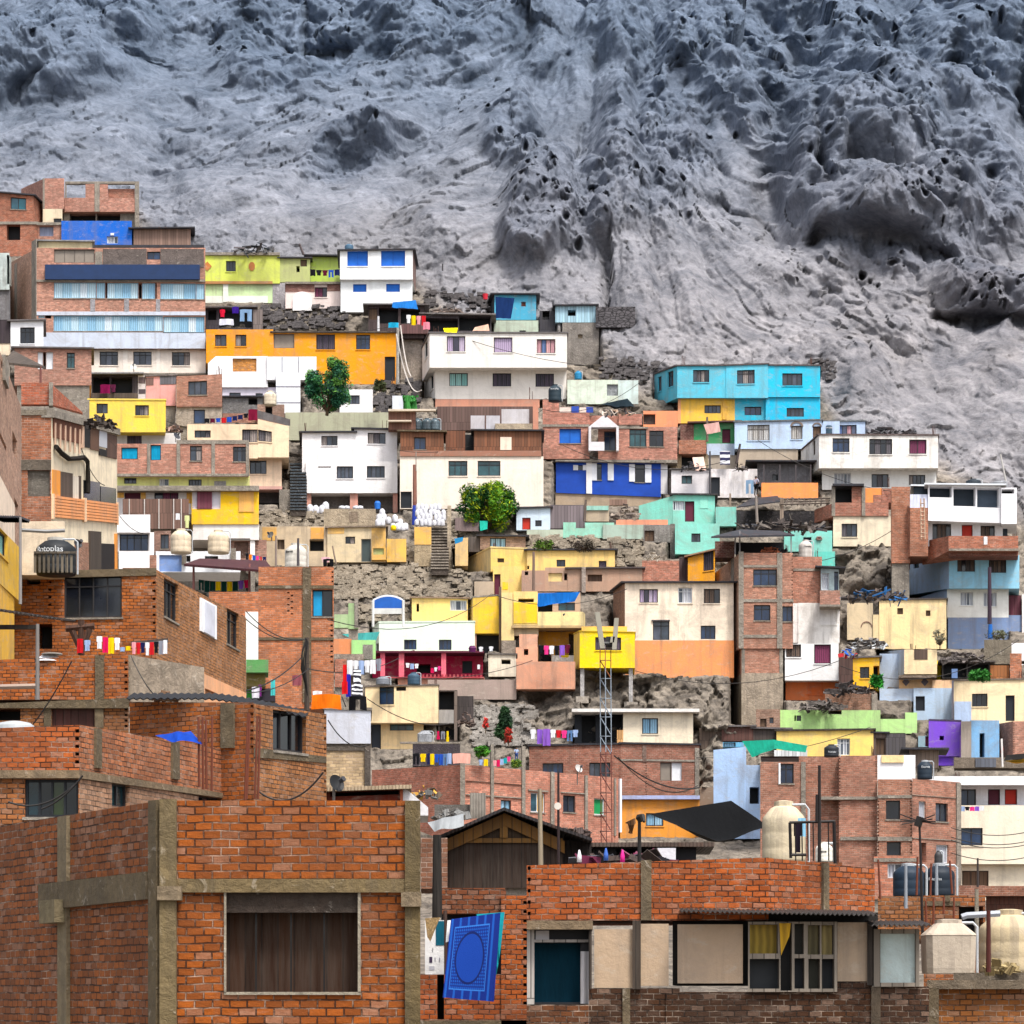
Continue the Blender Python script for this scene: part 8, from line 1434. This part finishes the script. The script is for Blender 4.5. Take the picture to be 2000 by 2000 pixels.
for a in (((0, 660, 520), 605, 520, 850, 650, 118, 26, 'dark ragged scrap heap on the balcony house roof', ('t:2c2624', 'w:3a302a')), ((0, 660, 520), 1205, 600, 1330, 680, 203, 26, 'stack of broken timber beside the bright yellow house', ('w:8a6a5a', 'w:b8988a', 'w:4a3a34')), ((0, 1060, 520), 1110, 1070, 1315, 1140, 83, 34, 'bundle of brown sticks on the grey terrace wall', ('w:5a3c28', 'w:7a5a40')),
          ((380, 450, 460), 300, 60, 660, 190, 234, 24, 'scrap boards on the lime house roof', ('w:5a5458', 'p:2a3038', 't:8a8a8c')), ((780, 520, 460), 260, 300, 520, 380, 230, 18, 'fallen poles above the lean-to shed', ('w:7a6a62', 'w:9a8a80')), ((780, 520, 460), 1640, 1150, 1932, 1215, 208, 22, 'boxes and scrap on the brick house roof', ('#c8a890', 'p:3a3a40', '#d8c8bc')), ((1180, 560, 460), 620, 1380, 840, 1510, 206, 18, 'grey debris in the dark doorway hut', ('w:5a5250', 'p:4a484c')), ((1180, 560, 460), 1060, 1430, 1190, 1510, 206, 14, 'leaning boards below the light blue house', ('w:7a7270', 'w:5a5250')),
          ((1180, 560, 460), 60, 1745, 300, 1905, 200, 30, 'leaning planks left of the turquoise hut', ('w:7a6e66', 'w:a8988a', 'w:5a504c')), ((1560, 780, 440), 570, 225, 1010, 310, 214, 44, 'heap of dark scrap on the slope behind the white house', ('w:3a3436', 'p:2a2c30', 't:6a6668')), ((1560, 780, 440), 360, 1590, 950, 1720, 186, 50, 'wide heap of roof scrap above the sand coloured house', ('w:4a4244', 'w:6a5c54', 'p:2464a0', 't:5a5452')),
          ((1200, 900, 440), 1040, 480, 1840, 590, 198, 50, 'dark jumble of junk under the pergola', ('p:2a2a30', 'w:4a4240', 'w:6a625c')), ((1200, 900, 440), 1260, 690, 1480, 800, 191, 22, 'orange boards and junk on the tower roof', ('w:b05c3c', 'w:d0744c', 'p:2a2a2e')), ((1200, 900, 440), 265, 760, 400, 850, 189, 16, 'pale upright planks on the brick annex', ('w:c8bcac', 'w:b0a494')), ((1560, 1140, 440), 0, 950, 400, 1080, 181, 46, 'pile of grey poles on the lime house roof', ('w:5c5652', 'w:7a726c')), ((1560, 1140, 440), 220, 820, 640, 940, 182, 36, 'tangle of dark branches below the orange base', ('w:3c383a', 'w:5a5250')), ((1560, 1140, 440), 400, 400, 780, 560, 186, 40, 'clutter of slats and bars before the sand coloured house', ('w:8a8480', 'w:5a5452', 'p:c8ccd0')), ((1560, 1140, 440), 1200, 560, 1600, 670, 182, 46, 'dark scrap wood below the slate base', ('w:4a4442', 'w:6a6260')), ((1560, 1140, 440), 345, 520, 520, 630, 183, 16, 'red and blue junk on the amber hut roof', ('p:c01c24', 'p:2464c8', 'w:5a4a44')),
          ((840, 1200, 440), 230, 780, 400, 960, 172, 22, 'broken timber beside the wooden wing', ('w:4a3c38', 'w:6a5850')), ((440, 1160, 440), 1600, 1590, 1850, 1750, 120, 24, 'loose boards and yellow panel on the low roof', ('#e0a848', 'w:6a5c50', 't:8a8a8a')), ((800, 1480, 500, 1858), 1180, 705, 1900, 748, 62, 30, 'dim clutter behind the brick parapet', ('p:1c181c', 'w:3a2c28', 'p:4a4a50', 'w:2a2420', 'p:6a2040')), ((800, 1480, 500, 1858), 180, 340, 430, 440, 75, 20, 'grey sheet metal scraps behind the shed', ('t:7a7a78', 'w:5c5650')), ((800, 1480, 500, 1858), 1050, 480, 1320, 560, 100, 24, 'rusty scrap at the foot of the long brick building', ('w:5a4a42', 't:4a3c38')), ((1500, 1500, 500), 1620, 1410, 1900, 1540, 57.6, 24, 'coiled straw matting beside the cream tank', ('w:a89468', 'w:8a7850'))):
    fr(*a[0]); scrap(a[1], a[2], a[3], a[4], a[5], a[6], a[7], a[8])
fr(440, 1160, 440); house('low_shed', 'low shed with curved roof and dark red wall behind the black dish', 'shed', Y=74); B(870, 1700, 1500, 1850, '#6a2410', D=3, W=[(900, 1705, 1490, 1720, 'o', 1)], roof='t:b8a488', ov=.3); B(1500, 1640, 1524, 1850, 'w:b05c3c', o=-.1, D=.3, name='post'); B(1524, (1650, 1830), 1740, 1900, '#e4e2e4', o=-.05, D=3, name='white_flank')
fr(800, 1480, 500, 1858); house('fence_panel', 'grey corrugated panel standing behind the gabled shed', 'fence', Y=90); B(438, 255, 552, 440, 't:8f887e', D=.15); B(180, 340, 438, 420, 'c:7d7872', o=.3, D=.3, name='block_wall')
fr(800, 1480, 500, 1858); house('dark_porch', 'black shadowed porch with thin roof edge behind the brick parapet', 'porch', Y=68); B(1330, 640, 2080, 830, 'p:17141a', D=3, W=[(1500, 660, 1780, 800, 'o', 1)], roof='t:5a4c44', ov=.4); B(1800, 655, 1932, 745, '#d8d6dc', o=-.4, D=.3, name='white_panel')  # porch shadow put into the near-black wall colour
fr(1200, 1160, 440); house('brown_shack', 'dark brown plank shack under the cavernous boulder', 'shack'); B(920, 1145, 1190, 1262, 'w:5a3a34', D=2, roof=TIN, ov=.2); B(1190, 1155, 1500, 1262, 'w:4c4442', o=.1, D=2, roof=TIN, ov=.2, name='side_shed'); B(730, 1150, 920, 1330, 'w:6a5a50', o=.3, D=1.5, name='fence_wall')
fr(1180, 560, 460); mb = MB(); mb.box(P(298, 135, 240), P(632, 100, 240) + Vector((0, 2.5, 0)), 'w:1c1c24'); solo('plank_stack', mb, 'long black stack of boards lying on the bare slope', 'boards')

# ------------------------------------------------------------- roof rods, aerials and cables among the hillside houses
for fr_, lst, Y in (((380, 450, 460), [(1640, 1250, 40), (900, 1640, 50), (1560, 1620, 50)], None), ((780, 520, 460), [(300, 555, 60), (1080, 1080, 70), (1330, 1200, 60), (1850, 1210, 60)], None), ((1180, 560, 460), [(640, 640, 60), (1700, 640, 50), (60, 1150, 60)], None), ((1560, 780, 440), [(1150, 300, 60), (760, 740, 60), (1280, 1170, 60), (1850, 1175, 60)], None), ((1200, 900, 440), [(980, 1050, 60), (1480, 790, 60), (1740, 815, 60)], None), ((0, 660, 520), [(1300, 740, 60), (1780, 740, 60), (1590, 265, 50)], None), ((840, 900, 440), [(560, 750, 50), (1560, 760, 50)], None), ((1560, 1140, 440), [(640, 1465, 60), (1360, 1690, 60), (980, 560, 40), (1900, 815, 60)], None), ((440, 1160, 440), [(1820, 780, 60), (1240, 970, 60)], None)):
    fr(*fr_)
    for u, v, hh in lst:
        y = float(YT(fu(u), fv(v) + 70)) + 1.5
        for k in range(R.choice((3, 4, 5))): a = u + R.uniform(-22, 22); pole(a, v - hh*R.uniform(.7, 1.3), v + 12, y + R.uniform(-.3, .3), .022, 'p:5a3a30', 'thin bent steel rods left standing above a house roof', a + R.uniform(-6, 6), 'steel rods left standing above house roofs', 'steel_rod', 'rod')
for i, (a, b) in enumerate((((560, 640), (905, 590)), ((780, 880), (1060, 800)), ((1060, 800), (1300, 700)), ((905, 660), (1240, 720)), ((1100, 870), (1420, 900)), ((1480, 860), (1860, 960)), ((640, 1210), (960, 1160)), ((960, 1160), (1225, 1150)), ((1240, 1310), (1640, 1290)), ((1440, 1090), (1780, 1010)), ((260, 790), (560, 830)), ((760, 1320), (1040, 1290)), ((1640, 1300), (1990, 1250)), ((1360, 1480), (1700, 1420)))):
    fr(0, 0, 1932); ya, yb = float(YT(*a)) - 9, float(YT(*b)) - 9; wire((*a, ya), (*b, yb), R.uniform(.5, 1.6), 'thin sagging cable strung between the hillside houses', .02, group='thin cables strung between the hillside houses')

fr(800, 1480, 500, 1858)
for u, v, mt, nm in ((1545, 748, 'p:e0208c', 'magenta cone shaped cloth standing behind the brick parapet'), (1232, 748, 'p:e8e4e8', 'white bottle standing behind the brick parapet'), (1425, 735, 'p:3a64b8', 'blue bottle standing behind the brick parapet')):
    mb = MB(); mb.lathe(P(u, v+10, 56.5), [(.05, 0), (.045, .12), (.025, .2), (.012, .24)], mt, 10); solo('bottle' if 'bottle' in nm else 'cloth', mb, nm, 'bottle' if 'bottle' in nm else 'cloth', smooth=True)
